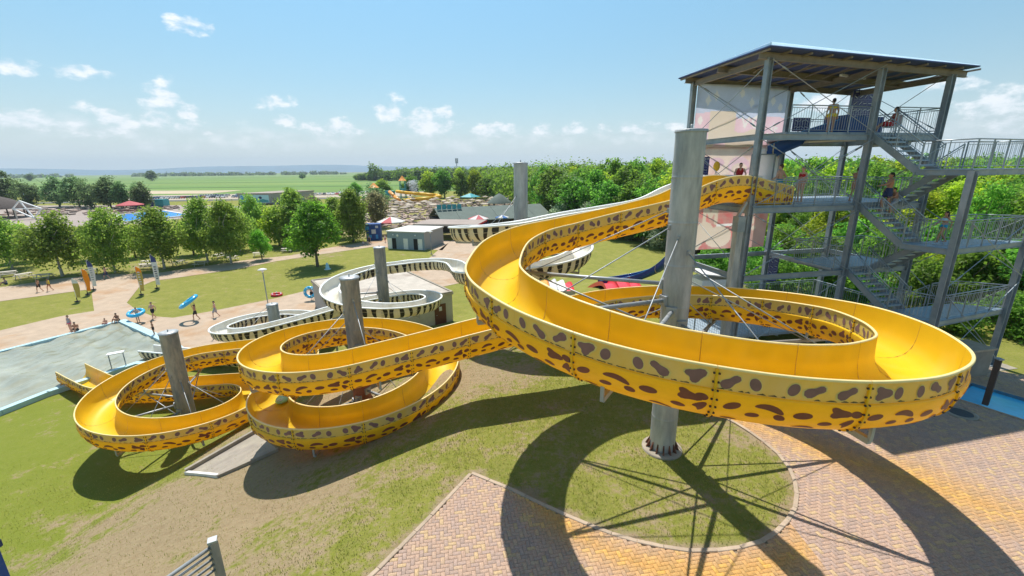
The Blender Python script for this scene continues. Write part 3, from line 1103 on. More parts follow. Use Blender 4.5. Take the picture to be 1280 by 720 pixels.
# round manhole cover in the paving
mh = thing('manhole_cover', 'round dark manhole cover in a pale ring beside the blue basin', 'manhole cover', (16.8, 14.4, 0))
mb = MB()
mb.lathe((16.8, 14.4, 0), [(0.36, 0.0), (0.36, 0.036), (0.46, 0.036), (0.50, 0.03), (0.50, -0.02)], 28)
mb.build('frame', 'concrete', mh)
mb = MB()
mb.lathe((16.8, 14.4, 0), [(0.355, 0.0), (0.355, 0.03), (0.30, 0.033), (0.0, 0.033)], 28)
mb.build('lid', 'manhole', mh)
mb = MB()
mb.bar((18.3, 14.95, 0.03), (18.3, 14.95, 1.92), 0.17, 0.17, up=(0.5, -0.86, 0))
ps = thing('marker_post', 'dark square timber post at the edge of the blue basin', 'post', (18.3, 14.95, 0))
mb.build('shaft', 'wood_dark', ps)
mb = MB()
mb.box((18.3, 14.95, 1.945), (0.2, 0.2, 0.05))
mb.build('cap', 'steel_tower', ps)

# ------------------------------------------------------------------ grass blades on the near slope and island


def grass_patch(name, n, region, size, m, dens):
    x = RNG.uniform(region[0], region[1], n)
    y = RNG.uniform(region[2], region[3], n)
    s = soil_map(x, y)
    keep = ~poly_inside(x, y, PAVING) & (RNG.uniform(0, 1, n) < dens(x, y, s))
    keep &= ((x - 4.93) ** 2 + (y - 12.49) ** 2 > 0.6 ** 2)
    clump = 0.5 + 0.5 * np.sin(x * 2.1 + 2 * np.sin(y * 1.7)) * np.sin(y * 2.6 + 1.5 * np.sin(x * 1.3))
    keep &= RNG.uniform(0, 1, n) < 0.25 + 0.75 * clump
    x, y = x[keep], y[keep]
    n = len(x)
    z = ground_z(x, y)
    a = RNG.uniform(0, 2 * math.pi, n)
    h = size * RNG.uniform(0.5, 1.3, n)
    w = size * 0.16
    lean = RNG.uniform(-0.7, 0.7, (n, 2)) * h[:, None]
    V = np.empty((n, 3, 3))
    V[:, 0] = np.stack([x - np.cos(a) * w, y - np.sin(a) * w, z - 0.01], 1)
    V[:, 1] = np.stack([x + np.cos(a) * w, y + np.sin(a) * w, z - 0.01], 1)
    V[:, 2] = np.stack([x + lean[:, 0], y + lean[:, 1], z + h], 1)
    o = link(name, np_mesh(name, V.reshape(-1, 3), np.arange(n * 3).reshape(-1, 3), m))
    return tag(o, {'blade': 'short green grass growing on the slope and in the island', 'blade_dry': 'dry straw coloured grass on the worn slope'}[m], 'grass', kind='stuff')


grass_patch('grass', 430000, (-32, 9, 7.5, 27), 0.07, 'blade', lambda x, y, s: np.clip(1.05 - 1.5 * s, 0.1, 1) * np.clip((34 - np.hypot(x, y)) / 16, 0, 1) ** 1.5)
grass_patch('dry_grass', 110000, (-18, 9, 8.0, 22), 0.05, 'blade_dry', lambda x, y, s: np.clip(0.5 - np.abs(s - 0.45), 0, 0.5))
# ------------------------------------------------------------------ water slides
def arc(C, R, th0, th1, z0, z1, step=12):
    n = max(2, int(abs(th1 - th0) / step))
    return [(C[0] + R * math.cos(R_(th0 + (th1 - th0) * k / n)), C[1] + R * math.sin(R_(th0 + (th1 - th0) * k / n)), z0 + (z1 - z0) * k / n) for k in range(n + 1)]


class Path:
    def __init__(self, pts):
        P = np.array(pts, float)
        # Catmull-Rom, then light smoothing and an even resample
        out = []
        Pe = np.vstack([2 * P[0] - P[1], P, 2 * P[-1] - P[-2]])
        for i in range(1, len(Pe) - 2):
            p0, p1, p2, p3 = Pe[i - 1:i + 3]
            n = max(2, int(np.linalg.norm(p2 - p1) / 0.06))
            t = np.linspace(0, 1, n, endpoint=False)[:, None]
            out.append(0.5 * ((2 * p1) + (-p0 + p2) * t + (2 * p0 - 5 * p1 + 4 * p2 - p3) * t ** 2 + (-p0 + 3 * p1 - 3 * p2 + p3) * t ** 3))
        D = np.vstack(out + [P[-1:]])
        self._fit(D)
        k = np.hanning(23)
        k /= k.sum()
        pad = 11
        D = self.P
        ext = np.vstack([2 * D[0] - D[pad:0:-1], D, 2 * D[-1] - D[-2:-pad - 2:-1]])
        self._fit(np.stack([np.convolve(ext[:, j], k, 'valid') for j in range(3)], 1))

    def _fit(self, D):
        s = np.concatenate([[0], np.cumsum(np.linalg.norm(np.diff(D[:, :2], axis=0), axis=1))])
        self.L = s[-1]
        self.s = np.arange(0, self.L, 0.06)
        self.P = np.stack([np.interp(self.s, s, D[:, j]) for j in range(3)], 1)
        T = np.gradient(self.P[:, :2], axis=0)
        T /= np.linalg.norm(T, axis=1)[:, None]
        self.N = np.stack([-T[:, 1], T[:, 0]], 1)     # left-hand side

    def at(self, s):
        s = np.asarray(s, float)
        p = np.stack([np.interp(s, self.s, self.P[:, j]) for j in range(3)], -1)
        n = np.stack([np.interp(s, self.s, self.N[:, j]) for j in range(2)], -1)
        return p, n / np.linalg.norm(n, axis=-1)[..., None]

    def nearest(self, x, y, z=None, s_lo=0, s_hi=1e9):
        d = (self.P[:, 0] - x) ** 2 + (self.P[:, 1] - y) ** 2
        if z is not None:
            d = d + (self.P[:, 2] - z) ** 2 * 2
        d = np.where((self.s < s_lo) | (self.s > s_hi), 1e9, d)
        return self.s[int(np.argmin(d))]


BIG, C2, C1 = (4.93, 12.49), (-7.08, 18.3), (-18.8, 22.2)
ypts = [(12.35, 20.45, 8.12), (11.2, 20.05, 8.36), (10.0, 19.67, 8.62), (9.0, 19.36, 8.62), (7.9, 19.0, 8.36), (6.6, 18.6, 7.84), (5.2, 18.15, 7.55)]
bz = [(103, 7.27), (114, 7.1), (123, 6.99), (134, 6.92), (144, 6.84), (160, 6.66), (180, 6.37), (193, 6.31), (205, 6.28), (220, 6.17), (235, 6.04), (245, 5.95), (255, 5.87), (266, 5.76), (277, 5.65), (286, 5.57), (295, 5.48), (310, 5.32), (325, 5.12), (342, 4.97), (360, 4.81), (376, 4.6), (388, 4.45), (400, 4.3), (412, 4.17), (424, 4.05), (436, 3.94), (447, 3.84), (459, 3.74), (466, 3.66)]
ypts += [(BIG[0] + 5.475 * math.cos(R_(t)), BIG[1] + 5.475 * math.sin(R_(t)), z) for t, z in bz]
ypts += [(1.2, 16.97, 3.4), (-1.3, 16.16, 3.08), (-3.6, 15.42, 2.74)]
ypts += arc(C2, 3.79, 287, 20, 2.42, 0.56) + arc(C2, 3.79, 8, -186, 0.5, -0.42)[0:]
ypts += [(-11.2, 20.9, -0.62), (-11.9, 22.8, -0.85), (-13.2, 24.5, -1.12), (-15.1, 25.55, -1.4), (-17.0, 25.85, -1.6)]
ypts += arc(C1, 3.55, 92, 350, -1.78, -3.42) + arc(C1, 3.55, 362, 448, -3.48, -4.0)
ypts += [(-21.3, 25.6, -4.1), (-24.2, 25.4, -4.17), (-26.8, 25.85, -4.22), (-29.2, 27.05, -4.27), (-31.6, 28.4, -4.32)]
YP = Path(ypts)

CA, CB, CC = (0.55, 25.0), (-9.45, 30.6), (-19.9, 34.3)
wpts = [(12.0, 22.1, 8.55), (10.5, 21.9, 8.6), (9.2, 21.72, 8.55), (7.6, 21.6, 8.05), (6.4, 21.55, 7.5), (4.4, 21.52, 7.15), (2.4, 21.5, 6.85)]
wpts += arc(CA, 3.5, 270, 180, 6.5, 5.85) + arc(CA, 3.5, 168, -84, 5.75, 4.3)
wpts += [(-0.9, 21.75, 4.05), (-2.1, 22.9, 3.7), (-2.75, 24.6, 3.35), (-3.2, 26.9, 2.95), (-3.75, 29.6, 2.6), (-4.5, 32.2, 2.32), (-5.9, 33.9, 2.12), (-7.8, 34.4, 1.95)]
wpts += arc(CB, 3.6, 84, 430, 1.85, -0.55) + [(-9.6, 34.2, -0.75), (-11.8, 33.95, -1.05), (-14.3, 32.8, -1.45), (-16.3, 31.7, -1.8)]
wpts += arc(CC, 3.95, 298, 180, -2.05, -3.15) + arc(CC, 3.95, 168, 0, -3.2, -4.05) + arc(CC, 3.95, -12, -78, -4.1, -4.38)
wpts += [(-21.0, 30.4, -4.42), (-23.5, 30.9, -4.46), (-26.5, 31.65, -4.5), (-29.5, 32.35, -4.52)]
WP = Path(wpts)

# cross-sections (n across, z below the rim); half of each, mirrored
INS = [(0.745, 0.0), (0.742, -0.16), (0.735, -0.34), (0.72, -0.54), (0.67, -0.75), (0.56, -0.92), (0.39, -1.03), (0.19, -1.08), (0.0, -1.09)]
LIP = [(0.745, 0.0), (0.750, 0.02), (0.775, 0.03), (0.798, 0.022), (0.806, 0.0), (0.80, -0.02), (0.774, -0.026)]
BAND = [(0.774, -0.026), (0.772, -0.14), (0.770, -0.26), (0.766, -0.398)]
SEAM = [(0.766, -0.398), (0.795, -0.402), (0.812, -0.416), (0.812, -0.43)]
LOWB = [(0.812, -0.43), (0.808, -0.53), (0.782, -0.67), (0.735, -0.80), (0.65, -0.93), (0.50, -1.05), (0.32, -1.115), (0.15, -1.14), (0.0, -1.145)]
# the white slide: one deep shell with a broad rolled rim
W_LIP = [(0.745, 0.0), (0.758, 0.035), (0.80, 0.055), (0.87, 0.055), (0.915, 0.03), (0.92, -0.03), (0.905, -0.075), (0.79, -0.085)]
W_BAND = [(0.79, -0.085), (0.787, -0.18), (0.78, -0.30), (0.768, -0.43)]
W_SEAM = [(0.768, -0.43), (0.7675, -0.432), (0.767, -0.434)]
W_LOWB = [(0.767, -0.434), (0.745, -0.56), (0.70, -0.72), (0.62, -0.87), (0.50, -0.99), (0.34, -1.07), (0.16, -1.105), (0.0, -1.11)]


def scale_prof(p, kn, kz):
    return [(a * kn, b * kz) for a, b in p]


class Profile:
    def __init__(self, kn, kz, mats, shapes=None):
        self.parts = [scale_prof(p, kn, kz) for p in (shapes or (INS, LIP, BAND, SEAM, LOWB))]
        self.mats = mats
        self.kn, self.kz = kn, kz
        self.half = 0.785 * kn
        self.bottom = -1.145 * kz


YPROF = Profile(1.0, 1.0, ['yellow_gelcoat', 'yellow_lip', 'yellow_band', 'yellow_shell', 'yellow_shell'])
WPROF = Profile(0.745, 0.72, ['white_gelcoat', 'white_lip', 'cream_shell', 'cream_shell', 'cream_shell'], (INS, W_LIP, W_BAND, W_SEAM, W_LOWB))


def sweep(mb, path, s_arr, prof, m, smooth=True, closed_ends=False):
    """Sweep an open profile of (n, z) along the path rows s_arr."""
    P, Nn = path.at(s_arr)
    k = len(prof)
    vs = []
    for p, n in zip(P, Nn):
        for a, b in prof:
            vs.append((p[0] + n[0] * a, p[1] + n[1] * a, p[2] + b))
    fs = []
    for i in range(len(s_arr) - 1):
        for j in range(k - 1):
            fs.append((i * k + j, (i + 1) * k + j, (i + 1) * k + j + 1, i * k + j + 1))
    mb.add(vs, fs, m, smooth)


def full(part, prof):
    """mirror: list of signed profiles"""
    return [[(a, b) for a, b in part], [(-a, b) for a, b in part]]


def blob(kind, rx, ry, rot, n=18):
    t = np.linspace(0, 2 * math.pi, n, endpoint=False)
    if kind == 'ell':
        x, y = rx * np.cos(t), ry * np.sin(t)
    elif kind == 'bone':
        r = 1 + 0.30 * np.cos(2 * t) + 0.20 * np.cos(t) + 0.07 * np.cos(4 * t)
        x, y = rx * 0.78 * r * np.cos(t), ry * 1.25 * (r * np.sin(t))
        y = y * (0.62 + 0.55 * np.abs(np.cos(t)) ** 1.5)
    elif kind == 'bean':
        r = 1 + 0.18 * np.cos(2 * t) + 0.12 * np.cos(t + 0.6)
        x, y = rx * r * np.cos(t), ry * r * np.sin(t)
        y = y + 0.55 * ry * (x / rx) ** 2 - 0.25 * ry
    else:  # tri
        r = 1 + 0.26 * np.cos(3 * t + 0.5) + 0.22 * np.cos(t)
        x, y = rx * r * np.cos(t), ry * r * np.sin(t)
    c, s = math.cos(rot), math.sin(rot)
    return np.stack([x * c - y * s, x * s + y * c], 1)


def surf_table(prof, side):
    """Outer surface below the lip as arc length -> (n, z, normal) for one side (+1 left, -1 right)."""
    band = prof.parts[2]
    low = prof.parts[4]
    out = []
    for part in (band, low):
        q = np.array(part)
        a = np.concatenate([[0], np.cumsum(np.linalg.norm(np.diff(q, axis=0), axis=1))])
        out.append((a, q))
    return out


def decal(mb, path, prof, side, region, s_c, a_c, pts, m, off):
    a, q = surf_table(prof, side)[region]
    amax = a[-1]
    rows = []
    for k in (0.0, 0.5, 1.0):
        rows.append(pts * k)
    rows = [rows[0][:1]] + rows[1:]
    vs = []
    for r in rows:
        for ds, da in r:
            s = s_c + ds
            aa = min(max(a_c + da, 0.012 if region == 0 else 0.02), amax - 0.015)
            n_ = np.interp(aa, a, q[:, 0])
            z_ = np.interp(aa, a, q[:, 1])
            e = 0.05
            tn = np.interp(min(aa + e, amax), a, q[:, 0]) - np.interp(max(aa - e, 0), a, q[:, 0])
            tz = np.interp(min(aa + e, amax), a, q[:, 1]) - np.interp(max(aa - e, 0), a, q[:, 1])
            l_ = math.hypot(tn, tz)
            nn, nz = -tz / l_, tn / l_
            P, N = path.at(s)
            nnn = (n_ + nn * off) * side
            vs.append((P[0] + N[0] * nnn, P[1] + N[1] * nnn, P[2] + z_ + nz * off))
    k = len(pts)
    fs = []
    for i in range(k):
        j = (i + 1) % k
        fs.append((0, 1 + i, 1 + j))
        fs.append((1 + i, 1 + k + i, 1 + k + j, 1 + j))
    mb.add(vs, fs, m, True)


def build_slide(th, path, prof, s_breaks, decorate, name='trough_section'):
    for i, (s0, s1) in enumerate(zip(s_breaks[:-1], s_breaks[1:])):
        n = max(4, int((s1 - s0) / 0.2))
        rows = np.linspace(s0 + 0.004, s1 - 0.004, n + 1)
        mb = MB()
        ins, lip, band, seam, low = prof.parts
        inside = ins + [(-a, b) for a, b in ins[-2::-1]]
        sweep(mb, path, rows, inside, 0)
        for part, mi in ((lip, 1), (band, 2), (seam, 3)):
            for sg in (1, -1):
                sweep(mb, path, rows, [(a * sg, b) for a, b in part], mi)
        lo = low + [(-a, b) for a, b in low[-2::-1]]
        sweep(mb, path, rows, lo, 4)
        # close the cut ends of the shell
        for s in (rows[0], rows[-1]):
            P, N = path.at(s)
            outer = lip[3:] + band[1:] + seam[1:] + low[1:]
            outer = outer + [(-a, b) for a, b in outer[-2::-1]]
            cnt = 16
            def res(pr):
                q = np.array(pr)
                a = np.concatenate([[0], np.cumsum(np.linalg.norm(np.diff(q, axis=0), axis=1))])
                t = np.linspace(0, a[-1], cnt)
                return np.stack([np.interp(t, a, q[:, 0]), np.interp(t, a, q[:, 1])], 1)
            A, B = res(inside), res(outer)
            vs = [(P[0] + N[0] * a, P[1] + N[1] * a, P[2] + b) for a, b in A] + [(P[0] + N[0] * a, P[1] + N[1] * a, P[2] + b) for a, b in B]
            mb.add(vs, [(j, j + 1, cnt + j + 1, cnt + j) for j in range(cnt - 1)], 1)
        sec = mb.build(name, prof.mats, th)
        # thin stained line where two sections meet inside
        mb = MB()
        sweep(mb, path, [s1 - 0.016, s1 - 0.005], [(a * 0.996, b + 0.003) for a, b in inside], 0)
        mb.build('joint_seal', 'joint_line' if prof is YPROF else 'cream_shell', sec)
        # bolted joint flange at the downhill end
        mb = MB()
        P, _ = path.at(s1)
        out_prof = band + seam[-1:] + low[1:]
        for sg in (1, -1):
            q = np.array(out_prof)
            nrm = np.gradient(q, axis=0)
            nrm = np.stack([-nrm[:, 1], nrm[:, 0]], 1)
            nrm /= np.linalg.norm(nrm, axis=1)[:, None]
            o_ = q + nrm * (0.032 if prof is YPROF else 0.018)
            rws = [s1 - 0.018, s1 + 0.018]
            sweep(mb, path, rws, [(a * sg, b) for a, b in o_], 0, False)
            for r in rws:
                PP, NN = path.at(r)
                vs = [(PP[0] + NN[0] * a * sg, PP[1] + NN[1] * a * sg, PP[2] + b) for a, b in q] + [(PP[0] + NN[0] * a * sg, PP[1] + NN[1] * a * sg, PP[2] + b) for a, b in o_]
                k = len(q)
                mb.add(vs, [(j, j + 1, k + j + 1, k + j) for j in range(k - 1)], 0)
            # bolts
            al = np.concatenate([[0], np.cumsum(np.linalg.norm(np.diff(q, axis=0), axis=1))])
            for t in np.arange(0.08, al[-1], 0.16):
                for ds in (-0.035, 0.035):
                    PP, NN = path.at(s1 + ds)
                    a, b = np.interp(t, al, q[:, 0] + nrm[:, 0] * 0.022), np.interp(t, al, q[:, 1] + nrm[:, 1] * 0.022)
                    mb.box((PP[0] + NN[0] * a * sg, PP[1] + NN[1] * a * sg, PP[2] + b), (0.028, 0.028, 0.028), 1)
        mb.build('joint_flange', ['yellow_shell' if prof is YPROF else 'cream_shell', 'bolt'], sec)
        decorate(sec, path, prof, i, s0, s1)


def leopard(sec, path, prof, i, s0, s1):
    L_ = s1 - s0
    rnd = random.Random(i * 13 + 5)
    mb = MB()
    up = [('tri', 0.10), ('ell', 0.255), ('ell', 0.48), ('bone', 0.64), ('tri', 0.87)]
    for sg in (1, -1):
        for k, (kd, fr) in enumerate(up):
            if (i + k) % 2 and kd == 'tri':
                kd = 'bone'
            s = s0 + fr * L_ + rnd.uniform(-0.03, 0.03)
            if kd == 'ell':
                pts = blob('ell', 0.08, 0.115, rnd.uniform(-0.35, 0.35))
            elif kd == 'bone':
                pts = blob('bone', 0.155, 0.095, rnd.choice((-1, 1)) * rnd.uniform(0.35, 0.75) + (math.pi if rnd.random() < .5 else 0))
            else:
                pts = blob('tri', 0.135, 0.12, rnd.uniform(-0.8, 0.8))
            ac = 0.185 + rnd.uniform(-0.015, 0.015)
            decal(mb, path, prof, sg, 0, s, ac, pts * 1.17, 2, 0.004)
            decal(mb, path, prof, sg, 0, s, ac, pts, 0, 0.008)
        base = [('tri', 0.19, 0.15, 0.16, 0.10, 0.3), ('ell', 0.065, 0.14, 0.095, 0.07, 0.2), ('bean', 0.085, 0.36, 0.07, 0.12, 0.5), ('ell', 0.235, 0.40, 0.11, 0.06, 0.0),
                ('ell', 0.43, 0.24, 0.14, 0.075, 0.15), ('bean', 0.66, 0.17, 0.18, 0.07, 0.1), ('ell', 0.555, 0.34, 0.09, 0.065, 0.3), ('ell', 0.74, 0.36, 0.10, 0.055, -0.2), ('ell', 0.90, 0.22, 0.13, 0.07, -0.3),
                ('bean', 0.36, 0.58, 0.16, 0.06, 0.2), ('ell', 0.88, 0.60, 0.12, 0.06, 0.2)]
        for kd, fr, ac, rx, ry, rt in base:
            s = s0 + (fr if sg > 0 else 1 - fr) * L_ + rnd.uniform(-0.04, 0.04)
            decal(mb, path, prof, sg, 1, s, ac + rnd.uniform(-0.02, 0.02), blob(kd, rx, ry, rt + rnd.uniform(-0.25, 0.25)), 1, 0.007)
        # grime that gathers along the seam
        x = s0 + 0.03
        while x < s1 - 0.1:
            w = rnd.uniform(0.05, 0.22)
            t = np.linspace(0, 2 * math.pi, 10, endpoint=False)
            pts = np.stack([w / 2 * np.cos(t), 0.018 * (1 + 0.6 * np.sin(3 * t + x)) * np.sin(t)], 1)
            if rnd.random() < 0.8:
                decal(mb, path, prof, sg, 0, x + w / 2, 0.352, pts, 3, 0.005)
            x += w + rnd.uniform(0.0, 0.1)
    mb.build('spot_print', ['spot_mauve', 'spot_brown', 'spot_halo', 'grime'], sec)['kind'] = 'stuff'


def zebra(sec, path, prof, i, s0, s1):
    rnd = random.Random(i * 7 + 1)
    mb = MB()
    for sg in (1, -1):
        for region in (0, 1):
            pass
        s = s0 + 0.12
        while s < s1 - 0.1:
            wid = rnd.uniform(0.19, 0.30)
            ph = rnd.uniform(0, 6)
            slant = rnd.uniform(-0.12, 0.12)
            short = rnd.choice((1.25, 1.1, 0.95, 0.8))
            for region in (0, 1):
                a, q = surf_table(prof, sg)[region]
                rows = 5 if region == 0 else 9
                vs = []
                for r in range(rows):
                    f = r / (rows - 1)
                    g = f * 0.36 if region == 0 else 0.36 + f * 0.60
                    aa = (0.01 + f * (a[-1] - 0.015)) if region == 0 else (0.01 + f * 0.82 * a[-1])
                    w = wid * max(0.0, 1.05 - (max(0.0, g - 0.1) / short) ** 1.6) * (1 + 0.16 * math.sin(5 * g + ph))
                    w = max(w, 0.004)
                    mid = s + slant * g + 0.04 * math.sin(4 * g + ph)
                    n_ = np.interp(aa, a, q[:, 0])
                    z_ = np.interp(aa, a, q[:, 1])
                    e = 0.04
                    tn = np.interp(aa + e, a, q[:, 0]) - np.interp(aa - e, a, q[:, 0])
                    tz = np.interp(aa + e, a, q[:, 1]) - np.interp(aa - e, a, q[:, 1])
                    l_ = math.hypot(tn, tz) or 1
                    nn, nz = -tz / l_, tn / l_
                    for u in (-0.5, 0, 0.5):
                        P, N = path.at(min(max(mid + u * w, s0 + 0.01), s1 - 0.01))
                        nnn = (n_ + nn * 0.007) * sg
                        vs.append((P[0] + N[0] * nnn, P[1] + N[1] * nnn, P[2] + z_ + nz * 0.007))
                fs = []
                for r in range(rows - 1):
                    for c in range(2):
                        fs.append((r * 3 + c, r * 3 + c + 1, r * 3 + c + 4, r * 3 + c + 3))
                mb.add(vs, fs, 0, True)
            s += wid + rnd.uniform(0.20, 0.30)
    mb.build('stripe_print', ['stripe_black'], sec)['kind'] = 'stuff'


yellow = thing('yellow_water_slide', 'long yellow open slide coiling down to the pool, brown leopard spots on its sides', 'water slide', (12, 20, 0))
n = round(YP.L / 2.15)
build_slide(yellow, YP, YPROF, list(np.linspace(0, YP.L, n + 1)), leopard)
white = thing('white_water_slide', 'white open slide with black zebra stripes coiling down behind the yellow one', 'water slide', (12, 22, 0))
n = round(WP.L / 2.0)
build_slide(white, WP, WPROF, list(np.linspace(0, WP.L, n + 1)), zebra)
# the entry tub front of the yellow slide
mb = MB()
mb.prism([(12.28, 21.2), (12.5, 19.7), (12.62, 19.72), (12.40, 21.22)], 7.37, 8.1)
mb.build('entry_tub_end', 'yellow_paint', yellow)

# ------------------------------------------------------------------ support poles with arms and stays


def support_pole(label, C, r, z_top, path, prof, arms, m, stays=True, s_lo=0, s_hi=1e9, group=None):
    zb = gz(*C)
    t = thing('support_pole', label, 'pole', (C[0], C[1], zb), 0, group)
    mb = MB()
    # rolled plate rings with weld seams
    prof_ = [(r, -0.3)]
    z = 0.0
    H_ = z_top - zb
    while z < H_ - 1.3:
        z += 1.25
        prof_ += [(r, z - 0.06), (r, z - 0.03), (r + 0.007, z - 0.012), (r + 0.007, z + 0.012), (r, z + 0.03), (r, z + 0.06)]
    prof_ += [(r, H_)]
    mb.lathe((C[0], C[1], zb), prof_, 28)
    mb.build('shaft', m, t)
    if C == C2:
        mb = MB()
        mb.lathe((C[0], C[1], zb), [(r + 0.004, 0.05), (r + 0.012, 0.1), (r + 0.012, 1.75), (r + 0.004, 1.8)], 28)
        mb.build('base_sleeve', mat('rust_coat', (0.26, 0.10, 0.06), 0.8, var=0.3, vscale=5).name, t)
    mb = MB()
    mb.lathe((C[0], C[1], zb), [(r + 0.03, H_ - 0.05), (r + 0.03, H_ + 0.015), (r * 0.5, H_ + 0.04), (0, H_ + 0.045)], 28)
    mb.tube((C[0], C[1], z_top + 0.03), (C[0], C[1], z_top + 0.16), 0.03)
    mb.build('cap', 'galvanised', t)
    mb = MB()
    mb.lathe((C[0], C[1], zb), [(r + 0.24, -0.15), (r + 0.24, 0.05), (r + 0.20, 0.07), (r - 0.02, 0.09)], 24)
    mb.build('footing', 'concrete', t)
    for k in range(14):
        a = 2 * math.pi * k / 14
        mb = MB()
        d = Vector((math.cos(a), math.sin(a)))
        p = Vector(C) + d * r
        q = Vector(C) + d * (r + 0.13)
        s_ = Vector((-d.y, d.x)) * 0.02
        vs = []
        for w in (s_, -s_):
            vs += [(p.x + w.x, p.y + w.y, zb + 0.085), (q.x + w.x, q.y + w.y, zb + 0.085), (p.x + w.x, p.y + w.y, zb + 0.36)]
        mb.add(vs, [(0, 1, 2), (5, 4, 3), (0, 3, 4, 1), (1, 4, 5, 2)])
        mb.build('gusset', 'rust', t)
    for ang, zr in arms:
        d = Vector((math.cos(R_(ang)), math.sin(R_(ang))))
        s = path.nearest(C[0] + d.x * 4, C[1] + d.y * 4, zr, s_lo, s_hi)
        P, N = path.at(s)
        Rm = math.hypot(P[0] - C[0], P[1] - C[1])
        dd = Vector(((P[0] - C[0]) / Rm, (P[1] - C[1]) / Rm))
        ze = P[2] + prof.bottom - 0.10
        hw = prof.half
        inner = Vector((P[0] - dd.x * (hw * 0.55), P[1] - dd.y * (hw * 0.55), ze))
        start = Vector((C[0] + dd.x * r, C[1] + dd.y * r, min(ze + 0.12, z_top - 0.2)))
        mb = MB()
        mb.tube(start, inner, 0.062, n=10)
        mb.box((start.x + dd.x * 0.02, start.y + dd.y * 0.02, start.z), (0.08, 0.3, 0.3), 0, math.atan2(dd.y, dd.x))
        arm = mb.build('arm', 'zinc_strut', t)
        # cradle under the trough
        mb = MB()
        a_ = Vector((P[0] - dd.x * hw * 0.75, P[1] - dd.y * hw * 0.75, ze))
        b_ = Vector((P[0] + dd.x * hw * 0.75, P[1] + dd.y * hw * 0.75, ze))
        mb.bar(a_, b_, 0.09, 0.11)
        for w in (a_, b_):
            mb.bar(w, (w.x, w.y, ze + 0.34), 0.07, 0.05, up=(dd.x, dd.y, 0))
        mb.build('cradle', 'zinc_strut', arm)
        if stays:
            mb = MB()
            top = Vector((C[0] + dd.x * r, C[1] + dd.y * r, min(ze + 2.3, z_top - 0.25)))
            end = Vector((P[0] - dd.x * hw * 0.75, P[1] - dd.y * hw * 0.75, ze + 0.02))
            mb.tube(top, end, 0.017, n=6)
            mb.box(top, (0.1, 0.08, 0.14), 0, math.atan2(dd.y, dd.x))
            mb.build('stay_cable', 'zinc_strut', t)
            if ze - 1.6 > zb:
                mb = MB()
                low = Vector((C[0] + dd.x * r, C[1] + dd.y * r, ze - 1.3))
                mb.tube(low, end, 0.03, n=6)
                mb.build('brace', 'zinc_strut', t)
    return t


s_big = YP.nearest(1.2, 16.97, 3.4)
s_c1 = YP.nearest(-15.1, 25.55, -1.4)
support_pole('tallest galvanised steel pole, inside the big yellow loop on its round concrete footing', BIG, 0.405, 9.98, YP, YPROF,
             [(152, 6.7), (195, 6.3), (238, 6.0), (282, 5.6), (326, 5.1), (10, 4.7), (52, 4.2), (95, 3.8)], 'galvanised', s_hi=s_big)
support_pole('tan weathered steel pole in the middle yellow coil', C2, 0.39, 4.55, YP, YPROF,
             [(300, 2.4), (225, 1.9), (150, 1.4), (75, 0.9), (330, 0.3), (265, 0.1), (215, -0.2)], 'weathered_pole', s_lo=s_big, s_hi=s_c1)
support_pole('grey steel pole standing in the yellow coil nearest the pool', C1, 0.43, 0.63, YP, YPROF,
             [(110, -1.8), (165, -2.2), (215, -2.6), (265, -2.9), (315, -3.2), (10, -3.5), (60, -3.8)], 'weathered_pole', s_lo=s_c1)
support_pole('short grey pole rising through the upper white coil behind the yellow slide', CA, 0.39, 9.35, WP, WPROF,
             [(230, 6.2), (170, 5.7), (90, 5.2), (20, 4.8), (320, 4.5)], 'galvanised', s_hi=WP.nearest(-2.1, 22.9, 3.7))
support_pole('grey steel pole in the white coil above the flat concrete roof', CB, 0.40, 3.75, WP, WPROF,
             [(110, 1.6), (180, 1.1), (250, 0.6), (320, 0.1), (20, -0.3), (70, -0.6)], 'weathered_pole', s_lo=WP.nearest(-5.9, 33.9, 2.1), s_hi=WP.nearest(-11.8, 33.95, -1.0))
support_pole('stubby grey pole in the lowest white coil with pale tan path behind', CC, 0.43, -1.55, WP, WPROF,
             [(250, -2.5), (190, -3.0), (120, -3.5), (50, -3.9), (0, -4.1)], 'galvanised', s_lo=WP.nearest(-16.3, 31.7, -1.8))
# legs under the straights
for nm, P_, pth, prf, lab in (('trestle', (-27.5, 26.2), YP, YPROF, 'low steel trestle under the yellow run-out by the pool'),
                        ('trestle', (-25.5, 31.4), WP, WPROF, 'low steel trestle under the white run-out by the pool'),
                        ('trestle', (-14.3, 32.8), WP, WPROF, 'steel trestle between the two lower white coils')):
    s = pth.nearest(P_[0], P_[1], None)
    if nm == 'trestle' and prf is YPROF and P_[0] > -5:
        s = pth.nearest(P_[0], P_[1], 3.0)
    P, N = pth.at(s)
    g = gz(P[0], P[1])
    z = P[2] + prf.bottom - 0.03
    t = thing('trestle', lab, 'support', (P[0], P[1], g))
    mb = MB()
    w = prf.half * 0.8
    mb.bar((P[0] - N[0] * w, P[1] - N[1] * w, z - 0.06), (P[0] + N[0] * w, P[1] + N[1] * w, z - 0.06), 0.1, 0.12)
    mb.build('cross_beam', 'zinc_strut', t)
    for sg in (-1, 1):
        mb = MB()
        mb.bar((P[0] + N[0] * w * sg * 0.8, P[1] + N[1] * w * sg * 0.8, g - 0.2), (P[0] + N[0] * w * sg * 0.8, P[1] + N[1] * w * sg * 0.8, z - 0.12), 0.1, 0.1, up=(1, 0, 0))
        mb.build('leg', 'zinc_strut', t)

